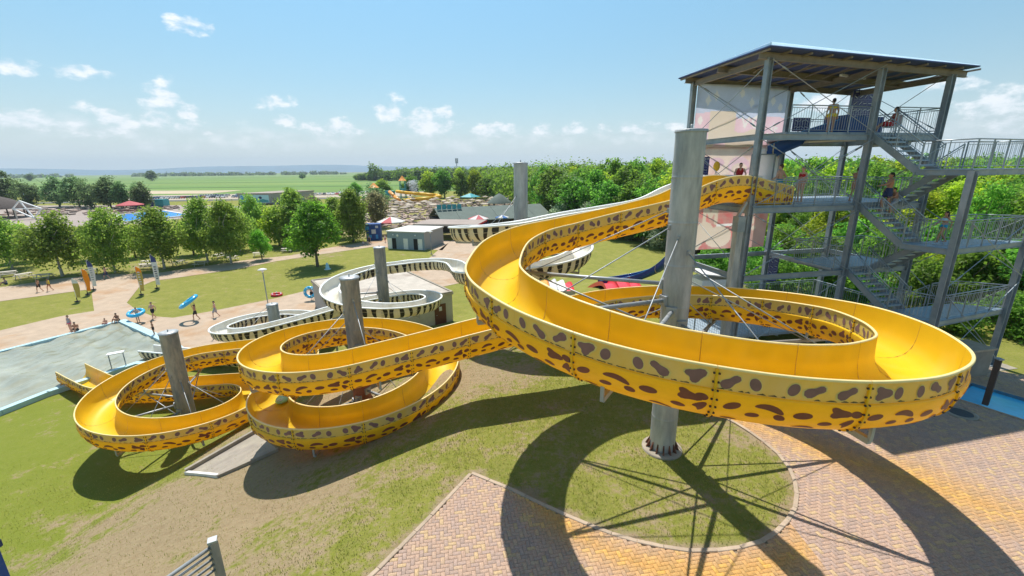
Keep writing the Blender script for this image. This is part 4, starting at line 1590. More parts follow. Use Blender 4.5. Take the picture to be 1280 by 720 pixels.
# green mat stuck in the middle coil
s = YP.nearest(C2[0] - 3.75, C2[1] + 0.2, -0.35, s_lo=YP.nearest(C2[0] + 3.79, C2[1], 0.5))
P, N = YP.at(s)
t = thing('slide_mat', 'pale green foam mat lying in the middle yellow coil', 'mat', (P[0], P[1], P[2] - 0.95))
mb = MB()
mb.ell((P[0], P[1], P[2] - 0.9), (0.34, 0.62, 0.14), 16)
mb.build('pad', mat('mat_green', (0.36, 0.80, 0.58), 0.5).name, t)
mb = MB()
mb.torus((P[0], P[1] - 0.45, P[2] - 0.80), 0.1, 0.018, n=14, k=6)
mb.build('handle', 'white_paint', t)
# ------------------------------------------------------------------ slide tower
TA, TU, TV = Vector((10.35, 19.0)), Vector((0.98, 0.2)), Vector((-0.2, 0.98))
TROT = math.atan2(0.2, 0.98)


def TW(t, s, z=0.0):
    p = TA + TU * t + TV * s
    return Vector((p.x, p.y, z))


tower = thing('slide_tower', 'grey steel slide tower of open decks and stairs under a flat dark blue roof', 'tower', (10.35, 19.0, 0))
Z0, Z1, Z2, Z3 = 1.25, 4.3, 7.35, 10.4
LZ = (2.75, 5.8, 8.85)
roof_z = lambda t: 13.44 - 0.035 * t


def ibeam(mb, p0, p1, w, h, m=0, up=(0, 0, 1)):
    a, b = Vector(p0), Vector(p1)
    d = (b - a).normalized()
    side = d.cross(Vector(up)).normalized()
    u = side.cross(d).normalized()
    f = 0.022
    mb.bar(a + u * (h / 2 - f / 2), b + u * (h / 2 - f / 2), w, f, m, up)
    mb.bar(a - u * (h / 2 - f / 2), b - u * (h / 2 - f / 2), w, f, m, up)
    mb.bar(a, b, 0.02, h - 2 * f - 0.002, m, up)


cols = {'A': (0, 0), 'D': (5.6, 0), 'F': (9.4, 0), 'B': (0, 5), 'C': (5.8, 5), 'E': (9.9, 5), 'G': (6.4, -3.6), 'H': (11.5, -2.9)}
for k, (t_, s_) in cols.items():
    top = {'G': 8.78, 'H': 8.7}.get(k, roof_z(t_) - 0.26)
    mb = MB()
    ibeam(mb, TW(t_, s_, -0.1), TW(t_, s_, top), 0.22, 0.24, 0, up=(TU.x, TU.y, 0))
    c = mb.build('column', 'steel_tower', tower)
    mb = MB()
    p = TW(t_, s_, 0)
    mb.box((p.x, p.y, 0.02), (0.42, 0.42, 0.05), 0, TROT)
    mb.box((p.x, p.y, -0.05), (1.5, 1.2, 0.13), 1, TROT)
    mb.build('base_plate', ['steel_tower', 'concrete'], c)
# squat pale column that carries the mouth of the yellow slide
mb = MB()
p = TW(-0.48, -0.05)
mb.bar((p.x, p.y, -0.1), (p.x, p.y, 6.3), 0.3, 0.3, 0, up=(TU.x, TU.y, 0))
mb.box((p.x, p.y, 6.62), (0.36, 0.36, 0.66), 1, TROT)
mb.bar((p.x - 0.1, p.y, 6.9), (p.x + 0.25, p.y + 0.1, 7.55), 0.12, 0.12, 2)
mb.build('column', ['galvanised', 'steel_tower', 'zinc_strut'], tower)


def beam(a, b, z, w=0.12, h=0.24, m='steel_tower', name='beam'):
    mb = MB()
    ibeam(mb, TW(*a, z), TW(*b, z), w, h)
    return mb.build(name, m, tower)


g_ = 0.13
for z in (Z1, Z2, Z3):
    zz = z - 0.19
    beam((g_, 0), (5.6 - g_, 0), zz)
    beam((5.6 + g_, 0), (9.4 - g_, 0), zz)
    beam((g_, 5), (5.8 - g_, 5), zz)
    beam((5.8 + g_, 5), (9.9 - g_, 5), zz)
    beam((0, 0.14), (0, 4.86), zz - 0.003)
    beam((5.6, 0.14), (5.8, 4.86), zz - 0.003)
    beam((9.4, 0.14), (9.9, 4.86), zz - 0.003)


def deck(t0, t1, s0, s1, z, name='deck'):
    """open grating: bearing bars across the span, edge angles"""
    mb = MB()
    n = int((t1 - t0) / 0.25)
    for k in range(n):
        a, b = t0 + (t1 - t0) * k / n + 0.012, t0 + (t1 - t0) * (k + 1) / n - 0.012
        c = [TW(a, s0 + 0.03), TW(b, s0 + 0.03), TW(b, s1 - 0.03), TW(a, s1 - 0.03)]
        mb.prism([(p.x, p.y) for p in c], z - 0.045, z - 0.002 * (k % 2))
    o = mb.build(name, 'grating', tower)
    for sA, sB in (((t0, s0), (t1, s0)), ((t0, s1), (t1, s1)), ((t0, s0), (t0, s1)), ((t1, s0), (t1, s1))):
        mb = MB()
        mb.bar(TW(*sA, z - 0.03), TW(*sB, z - 0.03), 0.05, 0.11)
        mb.build('edge_angle', 'steel_tower', o)
    n = int((t1 - t0) / 1.2)
    for k in range(1, n):
        t_ = t0 + (t1 - t0) * k / n
        mb = MB()
        mb.bar(TW(t_, s0 + 0.05, z - 0.12), TW(t_, s1 - 0.05, z - 0.12), 0.07, 0.14)
        mb.build('joist', 'steel_tower', o)
    return o


deck(4.6, 9.3, 0.1, 4.9, Z3)
deck(1.4, 4.55, 0.1, 1.15, Z3)
deck(0.1, 9.3, 0.1, 4.9, Z2)
deck(5.0, 9.3, 0.1, 2.4, Z1)
deck(-1.4, 9.3, 0.1, 4.9, Z0)
LAND = [(6.05, -1.9), (6.4, -3.55), (11.4, -2.85), (10.1, -1.75)]
for z in LZ:
    mb = MB()
    # grating strips clipped to the landing outline
    ts = np.arange(6.05, 11.4, 0.25)
    for k, t_ in enumerate(ts):
        a, b = t_ + 0.012, min(t_ + 0.238, 11.4)
        def span(tt):
            lo = np.interp(tt, [6.05, 6.4, 11.4], [-1.9, -3.55, -2.85])
            hi = np.interp(tt, [6.05, 10.1, 11.4], [-1.9, -1.75, -2.85])
            return lo, hi
        la, ha = span(a)
        lb, hb = span(b)
        if ha - la < 0.02 and hb - lb < 0.02:
            continue
        q = [TW(a, la), TW(b, lb), TW(b, hb + 0.003), TW(a, ha + 0.003)]
        mb.prism([(p.x, p.y) for p in q], z - 0.045, z - 0.002 * (k % 2))
    o = mb.build('landing', 'grating', tower)
    for a, b in zip(LAND, LAND[1:] + LAND[:1]):
        mb = MB()
        ibeam(mb, TW(*a, z - 0.13), TW(*b, z - 0.13), 0.08, 0.22)
        mb.build('edge_beam', 'steel_tower', o)


def railing(pts, h=1.08, pitch=1.05, gap=0.125):
    """top rail, knee rail and posts in one mesh; the thin balusters are one part of it"""
    mb = MB()
    bl = MB()
    for p, q in zip(pts[:-1], pts[1:]):
        p, q = Vector(p), Vector(q)
        L_ = (Vector((q.x, q.y)) - Vector((p.x, p.y))).length
        if L_ < 0.05:
            continue
        up = Vector((0, 0, 1))
        mb.tube(p + up * h, q + up * h, 0.026, n=6)
        mb.tube(p + up * (h - 0.1), q + up * (h - 0.1), 0.014, n=5)
        mb.tube(p + up * 0.1, q + up * 0.1, 0.014, n=5)
        n = max(1, int(round(L_ / pitch)))
        for k in range(n + 1):
            a = p.lerp(q, k / n)
            mb.bar(a - up * 0.1, a + up * h, 0.05, 0.02, 0, up=((q - p).x, (q - p).y, 0))
        n = int(L_ / gap)
        for k in range(1, n):
            a = p.lerp(q, k / n)
            bl.tube(a + up * 0.1, a + up * (h - 0.1), 0.0075, n=3, caps=False)
    o = mb.build('railing', 'steel_rail', tower)
    if bl.v:
        b = bl.build('baluster', 'steel_rail', o)
        b['kind'] = 'stuff'
    return o


def RT(z, *ts):
    return [TW(t, s, z) for t, s in ts]


i_ = 0.06
railing(RT(Z2, (0.2, i_), (5.45, i_)))
railing(RT(Z2, (8.5, i_), (9.3, i_), (9.3, 4.9), (0.15, 4.9)))
railing(RT(Z2, (0.1, 4.85), (0.1, 2.0)))
railing(RT(Z3, (1.45, i_), (5.45, i_)))
railing(RT(Z3, (7.0, i_), (9.3, i_), (9.3, 4.9), (6.0, 4.9)))
railing(RT(Z1, (5.7, i_), (5.05, i_), (5.05, 2.35), (9.3, 2.35), (9.3, i_), (8.5, i_)))
railing(RT(Z0, (5.4, i_), (-1.35, i_), (-1.35, 4.85), (9.3, 4.85), (9.3, i_), (7.2, i_)))
for z in LZ:
    railing(RT(z, (6.08, -1.95), (6.42, -3.52), (11.35, -2.84), (10.1, -1.78), (8.55, -1.8)))


def flight(top, bot, zt, zb, wdir_t):
    """open-tread flight from (t,s) top to bottom, treads along the deck edge"""
    t0, s0 = top
    t1, s1 = bot
    o = None
    mb = MB()
    for dt in (0.0, wdir_t):
        mb.bar(TW(t0 + dt, s0, zt - 0.16), TW(t1 + dt, s1, zb - 0.10), 0.05, 0.26, 0, up=(0, 0, 1))
    o = mb.build('stair_flight', 'steel_tower', tower)
    n = 8
    for k in range(1, n):
        f = k / n
        tt, ss, zz = t0 + (t1 - t0) * f, s0 + (s1 - s0) * f, zt + (zb - zt) * f
        mb = MB()
        a, b = TW(tt + 0.03, ss, zz - 0.02), TW(tt + wdir_t - 0.03, ss, zz - 0.02)
        mb.bar(a, b, 0.26, 0.035)
        mb.bar(a + Vector((-TV.x * 0.13, -TV.y * 0.13, -0.015)), b + Vector((-TV.x * 0.13, -TV.y * 0.13, -0.015)), 0.012, 0.07)
        mb.build('tread', 'grating', o)
    for dt in (0.0, wdir_t):
        railing([TW(t0 + dt, s0, zt), TW(t1 + dt, s1, zb)], 1.0, 1.0)
    return o


for ztop, zl in ((Z3, LZ[2]), (Z2, LZ[1]), (Z1, LZ[0])):
    flight((5.78, 0.0), (6.12, -1.88), ztop, zl, 1.02)
for zl, zd in ((LZ[2], Z2), (LZ[1], Z1), (LZ[0], Z0)):
    flight((7.45, -1.75), (7.15, 0.0), zl, zd, 1.02)


def brace(a, b):
    mb = MB()
    a, b = Vector(a), Vector(b)
    mb.tube(a, b, 0.016, n=5)
    d = (b - a).normalized()
    mb.tube(a + d * 0.55, a + d * 0.85, 0.032, n=6)
    mb.build('brace_cable', 'steel_rail', tower)


lv = [0.1, Z1 - 0.3, Z2 - 0.3, Z3 - 0.3, 13.1]
for (a, b), levels in (((cols['A'], cols['D']), (2, 3)), ((cols['B'], cols['C']), (1, 2, 3)), ((cols['A'], cols['B']), (0, 1, 2, 3)), ((cols['C'], cols['E']), (1, 2, 3)), ((cols['F'], cols['E']), (1, 3)), ((cols['D'], cols['C']), (1, 2)), ((cols['A'], cols['D']), (0, 1)), ((cols['G'], cols['H']), (0, 1)), ((cols['F'], cols['H']), (0, 1))):
    for k in levels:
        za, zb = lv[k] + (0.3 if k else 0.3), lv[k + 1]
        off = 0.14
        brace(TW(a[0], a[1] - off, za), TW(b[0], b[1] - off, zb))
        brace(TW(a[0], a[1] - off - 0.04, zb), TW(b[0], b[1] - off - 0.04, za))

# roof
rt0, rt1, rs0, rs1 = -0.55, 9.9, -0.62, 5.55
corner = [TW(rt0, rs0), TW(rt1, rs0), TW(rt1, rs1), TW(rt0, rs1)]
ctr = (corner[0] + corner[2]) / 2
mb = MB()
vs = []
for z0 in (-0.05, 0.0):
    for (t_, s_) in ((rt0, rs0), (rt1, rs0), (rt1, rs1), (rt0, rs1)):
        p = TW(t_, s_)
        vs.append((p.x, p.y, roof_z(t_) + z0))
mb.add(vs, [(3, 2, 1, 0)], 0)
mb.add(vs, [(4, 5, 6, 7)], 1)
mb.add(vs, [(0, 1, 5, 4), (1, 2, 6, 5), (2, 3, 7, 6), (3, 0, 4, 7)], 0)
roof = mb.build('roof', ['roof_navy', 'roof_edge'], tower)
for a, b in (((rt0, rs0), (rt1, rs0)), ((rt1, rs0), (rt1, rs1)), ((rt1, rs1), (rt0, rs1)), ((rt0, rs1), (rt0, rs0))):
    mb = MB()
    # thin pale sheet standing up along the eaves, tallest at the near corner
    hh = [0.12 if k == (rt0, rs0) else 0.03 for k in (a, b)]
    p, q = TW(*a, roof_z(a[0]) + 0.006), TW(*b, roof_z(b[0]) + 0.006)
    cen = Vector((ctr.x, ctr.y, 0))
    ip = (cen - Vector((p.x, p.y, 0))).normalized() * 0.03
    iq = (cen - Vector((q.x, q.y, 0))).normalized() * 0.03
    U_ = Vector((0, 0, 1))
    mb.add([p, q, q + U_ * hh[1], p + U_ * hh[0], p + ip, q + iq, q + iq + U_ * hh[1], p + ip + U_ * hh[0]], [(0, 1, 2, 3), (7, 6, 5, 4), (3, 2, 6, 7), (0, 3, 7, 4), (1, 5, 6, 2), (4, 5, 1, 0)])
    mb.build('roof_upstand', 'roof_edge', roof)
    mb = MB()
    p, q = TW(*a, roof_z(a[0]) - 0.015), TW(*b, roof_z(b[0]) - 0.015)
    mb.bar(p, q, 0.05, 0.04)
    mb.build('gutter', 'roof_navy', roof)
for s_ in (0.0, 2.5, 5.0):
    mb = MB()
    ibeam(mb, TW(-0.5, s_, roof_z(-0.5) - 0.20), TW(10.2, s_, roof_z(10.2) - 0.20), 0.14, 0.26)
    mb.build('roof_beam', 'beam_brown', roof)
for k in range(12):
    t_ = -0.45 + k * 0.965
    mb = MB()
    mb.bar(TW(t_, -0.5, roof_z(t_) - 0.09), TW(t_, 5.5, roof_z(t_) - 0.09), 0.06, 0.07)
    mb.build('purlin', 'beam_brown', roof)
for t_ in (0.0, 5.7, 9.6):
    mb = MB()
    ibeam(mb, TW(t_, 0.1, roof_z(t_) - 0.33), TW(t_, 4.9, roof_z(t_) - 0.33), 0.14, 0.24)
    mb.build('roof_beam', 'beam_brown', roof)
for k in range(10):
    t_ = 0.3 + k * 0.95
    mb = MB()
    mb.tube(TW(t_, 0.2, roof_z(t_) - 0.30), TW(t_ + 0.95, 2.4, roof_z(t_) - 0.30), 0.018, n=5)
    mb.build('wind_brace', 'beam_brown', roof)
lamp = thing('strip_lamp', 'long pale strip lamp fixed under the tower roof', 'lamp', TW(6.4, 2.2, 13.0))
mb = MB()
mb.bar(TW(5.2, 1.6, 13.02), TW(6.9, 1.9, 12.98), 0.12, 0.09)
mb.build('diffuser', 'white_paint', lamp)
mb = MB()
for t_ in (5.5, 6.6):
    mb.tube(TW(t_, 1.65 + (t_ - 5.2) * 0.17, 13.05), TW(t_, 1.65 + (t_ - 5.2) * 0.17, 13.4), 0.012, n=5)
mb.build('hanger', 'steel_rail', lamp)
# long timber scaffold plank under the top deck
mb = MB()
mb.bar(TW(2.6, 0.25, Z3 - 0.38), TW(5.0, 0.2, Z3 - 0.30), 0.24, 0.06)
o = mb.build('plank', 'wood_pale')
tag(o, 'pale timber plank lying on the beam below the top deck', 'plank')
mb = MB()
mb.tube(TW(9.2, 3.0, Z3 - 0.36), TW(9.2, 1.0, Z3 - 0.36), 0.11, n=10)
mb.build('pipe', 'zinc_strut', tower)

# ------------------------------------------------------------------ banners and signs on the tower


def flat_poly(mb, o, e1, e2, pts, m, off):
    n = e1.cross(e2).normalized()
    mb.add([o + e1 * a + e2 * b + n * off for a, b in pts], [tuple(range(len(pts)))], m)


def star(cx, cy, r, n=8, inner=0.5):
    return [(cx + (r if k % 2 == 0 else r * inner) * math.cos(math.pi * k / n), cy + (r if k % 2 == 0 else r * inner) * math.sin(math.pi * k / n)) for k in range(2 * n)]


def disc(cx, cy, rx, ry=None, n=18):
    ry = ry or rx
    return [(cx + rx * math.cos(2 * math.pi * k / n), cy + ry * math.sin(2 * math.pi * k / n)) for k in range(n)]


E1 = Vector((TU.x, TU.y, 0)).normalized()
E2 = Vector((0, 0, 1))
# cloth banners on the far face, seen through the tower; the print is dyed into the single cloth
def dyed_banner(label, o, w, h, mats, paint, nx=96, ny=54):
    t = thing('banner', label, 'banner', tuple(o))
    n = E1.cross(E2).normalized()
    vs, fs, mi = [], [], []
    for side in (0.0, -0.008):
        for j in range(ny + 1):
            for i in range(nx + 1):
                a, b = i / nx, j / ny
                d = 0.06 * math.sin(math.pi * a) * math.sin(math.pi * b) + 0.012 * math.sin(a * 17 + b * 3) * (1 - b)
                vs.append(o + E1 * (a * w) + E2 * (b * h) + n * (d + side))
    st = (nx + 1) * (ny + 1)
    for q in (0, 1):
        for j in range(ny):
            for i in range(nx):
                f = (q * st + j * (nx + 1) + i, q * st + j * (nx + 1) + i + 1, q * st + (j + 1) * (nx + 1) + i + 1, q * st + (j + 1) * (nx + 1) + i)
                fs.append(f if q == 0 else f[::-1])
                mi.append(paint((i + 0.5) / nx * w, (j + 0.5) / ny * h))
    mb = MB()
    mb.add(vs, fs, 0, True)
    mb.m = mi
    mb.build('cloth', mats, t)
    return t


def in_disc(x, y, cx, cy, rx, ry):
    return ((x - cx) / rx) ** 2 + ((y - cy) / ry) ** 2 < 1


def in_star(x, y, cx, cy, r):
    a = math.atan2(y - cy, x - cx)
    return math.hypot(x - cx, y - cy) < r * (0.62 + 0.38 * math.cos(a * 7))


def stroke(x, y, p, q, w):
    d = (q[0] - p[0], q[1] - p[1])
    t = max(0, min(1, ((x - p[0]) * d[0] + (y - p[1]) * d[1]) / (d[0] ** 2 + d[1] ** 2)))
    return math.hypot(x - p[0] - t * d[0], y - p[1] - t * d[1]) < w


def paint_top(x, y):
    edge = 1.72 + 0.10 * math.sin(x * 1.7) - 0.035 * x
    if in_star(x, y, 4.75, 1.05, 0.30) and not in_disc(x, y, 4.75, 1.05, 0.07, 0.07):
        return 2
    for cx, cy in ((0.3, 1.4), (0.65, 2.35), (1.1, 2.6), (3.2, 2.3), (4.5, 2.4), (5.0, 2.1), (4.4, 0.6), (2.6, 2.75)):
        if abs(x - cx) / 0.17 + abs(y - cy) / 0.26 < 1:
            return 2
    if in_disc(x, y, 3.62, 1.35, 0.30, 0.32) and not in_disc(x, y, 3.62, 1.35, 0.15, 0.18):
        return 2
    if stroke(x, y, (2.75, 1.55), (2.95, 1.1), 0.06) or stroke(x, y, (2.95, 1.1), (3.15, 1.55), 0.06):
        return 2
    if 0.85 < x < 2.35 and 0.25 + 0.25 * math.sin(x * 5) < y < 1.86:
        return 3
    if 2.35 < x < 3.95 and y < 0.9 + 0.1 * math.sin(x * 4):
        return 3
    if y > edge:
        return 1
    return 0


def paint_mid(x, y):
    if in_disc(x, y, 2.9, 1.5, 0.66, 0.5) and not in_disc(x, y, 2.95, 1.35, 0.5, 0.32):
        return 1
    if stroke(x, y, (1.9, 0.75), (3.9, 1.35), 0.13) or in_disc(x, y, 1.5, 1.7, 0.5, 0.25):
        return 1
    if y < 0.45 + 0.1 * math.sin(x):
        return 1
    return 2 if in_disc(x, y, 4.6, 1.2, 0.9, 1.4) else 0


def paint_low(x, y):
    for p, q in (((1.15, 1.5), (1.15, 2.35)), ((1.15, 2.35), (1.5, 1.85)), ((1.5, 1.85), (1.85, 2.35)), ((1.85, 2.35), (1.85, 1.5))):
        if stroke(x, y, p, q, 0.12):
            return 1
    for p, q in (((3.55, 1.45), (3.9, 2.25)), ((3.9, 2.25), (4.25, 1.45)), ((3.72, 1.7), (4.08, 1.7))):
        if stroke(x, y, p, q, 0.11):
            return 1
    if abs(x - 3.5) / 0.18 + abs(y - 1.1) / 0.16 < 1 or abs(x - 4.3) / 0.18 + abs(y - 1.1) / 0.16 < 1:
        return 1
    if in_disc(x, y, 2.1, 0.68, 0.85, 0.6) or in_disc(x, y, 1.2, 1.15, 0.5, 0.4):
        return 1
    if x < 0.9 + 0.35 * math.sin(y * 2.5) and y < 1.9:
        return 1
    if 1.9 < x < 3.0 and 1.28 < y < 1.42:
        return 2
    return 0


dyed_banner('large faded pink and blue picture banner under the tower roof', TW(0.15, 4.86, 9.95), 5.35, 3.15, ['banner_pink', 'banner_blue', 'print_pale', 'print_cream'], paint_top)
dyed_banner('pale peach picture banner behind the mouth of the yellow slide', TW(0.1, 4.84, 7.55), 5.4, 2.5, ['banner_peach', 'banner_pink', 'print_pale'], paint_mid)
dyed_banner('faded red banner with pale letters below the mouth of the yellow slide', TW(0.15, 4.86, 4.55), 5.2, 2.55, ['banner_red', 'print_cream', 'print_pale'], paint_low)
# grey framed board beside the columns
o = TW(3.55, 4.55, 7.9)
bd = thing('notice_board', 'blank pale board in a grey frame beside the man in turquoise shorts', 'board', tuple(o))
mb = MB()
flat_poly(mb, o, E1, E2, [(0, 0), (1.45, 0), (1.45, 1.75), (0, 1.75)], 0, -0.02)
mb.build('panel', 'sign_white', bd)
mb = MB()
for a, b in (((0, 0), (1.45, 0)), ((1.45, 0), (1.45, 1.75)), ((1.45, 1.75), (0, 1.75)), ((0, 1.75), (0, 0))):
    mb.bar(o + E1 * a[0] + E2 * a[1], o + E1 * b[0] + E2 * b[1], 0.06, 0.06, 0, up=(E1.cross(E2)))
mb.build('frame', 'steel_tower', bd)


def picto_sign(label, o, e1, e2, w, h, rows, colsn, head=True, posts=None):
    t = thing('rules_sign', label, 'sign', tuple(o))
    n = e1.cross(e2).normalized()
    mb = MB()
    c = [o, o + e1 * w, o + e1 * w + e2 * h, o + e2 * h]
    b = [p - n * 0.025 for p in c]
    mb.add(c + b, [(0, 1, 2, 3), (7, 6, 5, 4), (0, 4, 5, 1), (1, 5, 6, 2), (2, 6, 7, 3), (3, 7, 4, 0)], 0)
    mb.build('panel', 'navy_sign', t)
    mb = MB()
    rnd = random.Random(int(w * 100))
    if head:
        x = 0.08 * w
        while x < 0.85 * w:
            ww = rnd.uniform(0.05, 0.16) * w
            flat_poly(mb, o, e1, e2, [(x, 0.91 * h), (x + ww, 0.91 * h), (x + ww, 0.96 * h), (x, 0.96 * h)], 0, 0.006)
            x += ww + 0.04 * w
    H0 = 0.87 if head else 0.96
    for r in range(rows):
        y1 = h * (H0 - r * (H0 - 0.04) / rows)
        y0 = y1 - h * (H0 - 0.04) / rows * 0.82
        for c_ in range(colsn):
            x0 = w * (0.05 + c_ * 0.9 / colsn)
            x1 = x0 + w * 0.9 / colsn * 0.84
            lw = 0.016
            for q in ([(x0, y0), (x1, y0), (x1, y0 + lw), (x0, y0 + lw)], [(x0, y1 - lw), (x1, y1 - lw), (x1, y1), (x0, y1)], [(x0, y0 + lw), (x0 + lw, y0 + lw), (x0 + lw, y1 - lw), (x0, y1 - lw)], [(x1 - lw, y0 + lw), (x1, y0 + lw), (x1, y1 - lw), (x1 - lw, y1 - lw)]):
                flat_poly(mb, o, e1, e2, q, 1, 0.006)
            cx, cy = (x0 + x1) / 2 + rnd.uniform(-.1, .1) * (x1 - x0), (y0 + y1) / 2
            q = (y1 - y0) * 0.3
            a = rnd.uniform(-0.9, 0.9)
            ux, uy = math.cos(a) * q, math.sin(a) * q
            flat_poly(mb, o, e1, e2, [(cx - ux - uy * .25, cy - uy + ux * .25), (cx - ux + uy * .25, cy - uy - ux * .25), (cx + ux + uy * .25, cy + uy - ux * .25), (cx + ux - uy * .25, cy + uy + ux * .25)], 0, 0.008)
            flat_poly(mb, o, e1, e2, disc(cx + ux * 1.3, cy + uy * 1.3, q * 0.28, n=8), 0, 0.009)
    mb.build('pictogram', ['sign_white', 'sign_pale'], t)
    if posts:
        for a in (0.1, 0.9):
            mb = MB()
            p = o + e1 * (w * a) - n * 0.05
            mb.tube((p.x, p.y, posts), (p.x, p.y, (o + e2 * h).z), 0.03)
            mb.build('post', 'steel_rail', t)
    return t


picto_sign('navy rules sign with rows of pictograms hanging under the roof at the top deck', TW(9.2, 4.4, 11.3), (E1 - Vector((0, 0, -0.02))).normalized(), E2, 1.4, 1.65, 4, 4)
picto_sign('navy rules sign on the pale banner beside the tallest pole', TW(0.25, 4.7, 7.95), E1, E2, 0.88, 1.6, 4, 3)
picto_sign('small navy sign on the top deck railing left of the blue tub', TW(6.0, 4.75, 10.85), E1, E2, 1.05, 0.7, 2, 4, False)
picto_sign('navy rules sign standing behind the yellow slide at the foot of the tower', TW(5.95, 5.2, 2.3), E1, E2, 0.95, 1.6, 4, 3, True, 0.0)

# yellow paddle on two thin rods beside the slide mouth
pd = thing('signal_paddle', 'small yellow paddle on two thin rods at the mouth of the yellow slide', 'signal', TW(0.4, 3.0, Z2))
p = TW(0.35, 3.0)
mb = MB()
mb.ell((p.x, p.y, 9.05), (0.17, 0.05, 0.24), 14)
mb.build('disc', 'yellow_paint', pd)
for dx in (-0.22, 0.12):
    mb = MB()
    mb.tube((p.x + dx, p.y, Z2), (p.x, p.y, 8.95), 0.014, n=5)
    mb.build('rod', 'steel_tower', pd)

# blue slide that leaves the top deck at the back
bs = thing('blue_water_slide', 'blue chute slide dropping from a blue tub on the top deck behind the tower', 'water slide', TW(6.3, 3, Z3))
BPROF = Profile(0.62, 0.6, ['blue_plastic', 'sky_blue_plastic', 'blue_plastic', 'blue_plastic', 'blue_plastic'])
a, b, c = TW(7.0, 3.0, 11.25), TW(5.9, 3.9, 10.75), TW(4.9, 5.6, 9.7)
BP = Path([tuple(a), tuple(b), tuple(c), (13.4, 28.0, 7.6), (13.0, 31.5, 4.2), (12.2, 34.2, 1.7), (10.8, 35.6, 0.5), (9.0, 36.0, 0.0), (7.4, 36.1, -0.2)])
n = max(2, round(BP.L / 2.4))


def plain(*a_):
    return None


build_slide(bs, BP, BPROF, list(np.linspace(0, BP.L, n + 1)), plain)
mb = MB()
for t0, t1, s0, s1, z1 in ((6.9, 7.0, 2.35, 3.7, 11.45), (6.9, 9.0, 2.3, 2.38, 11.35), (6.9, 9.0, 3.66, 3.74, 11.5), (8.92, 9.0, 2.38, 3.66, 11.3), (7.9, 7.98, 2.38, 3.66, 11.42)):
    q = [TW(t0, s0), TW(t1, s0), TW(t1, s1), TW(t0, s1)]
    mb.prism([(p.x, p.y) for p in q], Z3 + 0.003, z1)
mb.build('tub', 'blue_plastic', bs)

# rows of racing lanes behind
for nm, x0, x1, y0, z0, colsq, lab in (('racing_slide', 0.9, 4.6, 31.5, 0.25, ['orange_paint', 'parasol_white', 'orange_paint', 'parasol_white', 'white_paint', 'red_paint'], 'wide lane slide striped orange, white and red behind the big yellow loop'),
                                 ('racing_slide', 7.2, 10.0, 32.5, -0.12, ['red_paint', 'red_paint', 'red_paint'], 'plain red lane slide crest showing behind the yellow slide beside the tallest pole')):
    t = thing(nm, lab, 'slide', (x0, y0, gz(x0, y0)))
    k = len(colsq)
    w = (x1 - x0) / k
    for i, c_ in enumerate(colsq):
        mb = MB()
        vs, fs = [], []
        xa, xb = x0 + i * w + 0.03, x0 + (i + 1) * w - 0.03
        rows = 16
        for r in range(rows + 1):
            f = r / rows
            y = y0 + f * 9.0 - 1.2
            arch = 0.35 * math.sin(math.pi * (i + 0.5) / k)
            z = z0 + arch + 0.25 * math.sin(min(1, f * 4) * math.pi / 2) - 3.2 * max(0, f - 0.2) ** 1.25
            vs += [(xa, y, z), (xa + 0.06, y, z - 0.12), (xb - 0.06, y, z - 0.12), (xb, y, z), (xb + 0.015, y, z + 0.05), (xa - 0.015, y, z + 0.05), (xa - 0.015, y, z - 0.3), (xb + 0.015, y, z - 0.3)]
        for r in range(rows):
            o_, q_ = r * 8, (r + 1) * 8
            for a_, b_ in ((5, 0), (0, 1), (1, 2), (2, 3), (3, 4), (4, 7), (6, 5)):
                fs.append((o_ + a_, o_ + b_, q_ + b_, q_ + a_))
        mb.add(vs, fs, 0)
        mb.build('lane', c_, t)
    for x in np.linspace(x0 + 0.2, x1 - 0.2, 3):
        mb = MB()
        mb.bar((x, y0 - 0.8, gz(x, y0) - 0.2), (x, y0 - 0.8, z0 - 0.1), 0.12, 0.12, up=(1, 0, 0))
        mb.build('leg', 'zinc_strut', t)
    mb = MB()
    mb.bar((x0, y0 - 1.22, z0 - 0.05), (x1, y0 - 1.22, z0 - 0.05), 0.06, 0.5)
    mb.build('front_panel', 'plaster', t)

# white kiosk at the tower foot
kx = TW(3.3, 6.6)
kk = thing('ticket_kiosk', 'small white kiosk with a sloping roof behind the tower foot', 'kiosk', (kx.x, kx.y, 0))
mb = MB()
mb.box((kx.x, kx.y, 1.2), (2.0, 1.6, 2.45), 0, TROT)
mb.build('wall', 'white_paint', kk)
mb = MB()
q = [TW(2.1, 5.6), TW(4.5, 5.6), TW(4.5, 7.6), TW(2.1, 7.6)]
mb.add([(q[0].x, q[0].y, 2.85), (q[1].x, q[1].y, 2.5), (q[2].x, q[2].y, 2.5), (q[3].x, q[3].y, 2.85), (q[0].x, q[0].y, 2.93), (q[1].x, q[1].y, 2.58), (q[2].x, q[2].y, 2.58), (q[3].x, q[3].y, 2.93)], [(3, 2, 1, 0), (4, 5, 6, 7), (0, 1, 5, 4), (1, 2, 6, 5), (2, 3, 7, 6), (3, 0, 4, 7)])
mb.build('roof', 'roof_white', kk)
# pale tiled block seen under the big loop at its far right
cb_ = TW(8.3, -5.3)
bl = thing('concrete_plinth', 'pale concrete plinth beside the stair columns, half hidden by the yellow slide', 'plinth', (cb_.x, cb_.y, 0))
mb = MB()
mb.box((cb_.x + 0.7, cb_.y + 2.3, 0.6), (1.3, 1.0, 1.25), 0, TROT)
mb.build('block', 'concrete', bl)
mb = MB()
mb.box((cb_.x + 0.7, cb_.y + 2.3, 1.26), (1.42, 1.12, 0.08), 0, TROT)
mb.build('coping', 'kerb', bl)

# ------------------------------------------------------------------ pump house with flat concrete roof
def boxwall(mb, poly, z0, z1, m=0):
    mb.prism(poly, z0, z1, m)


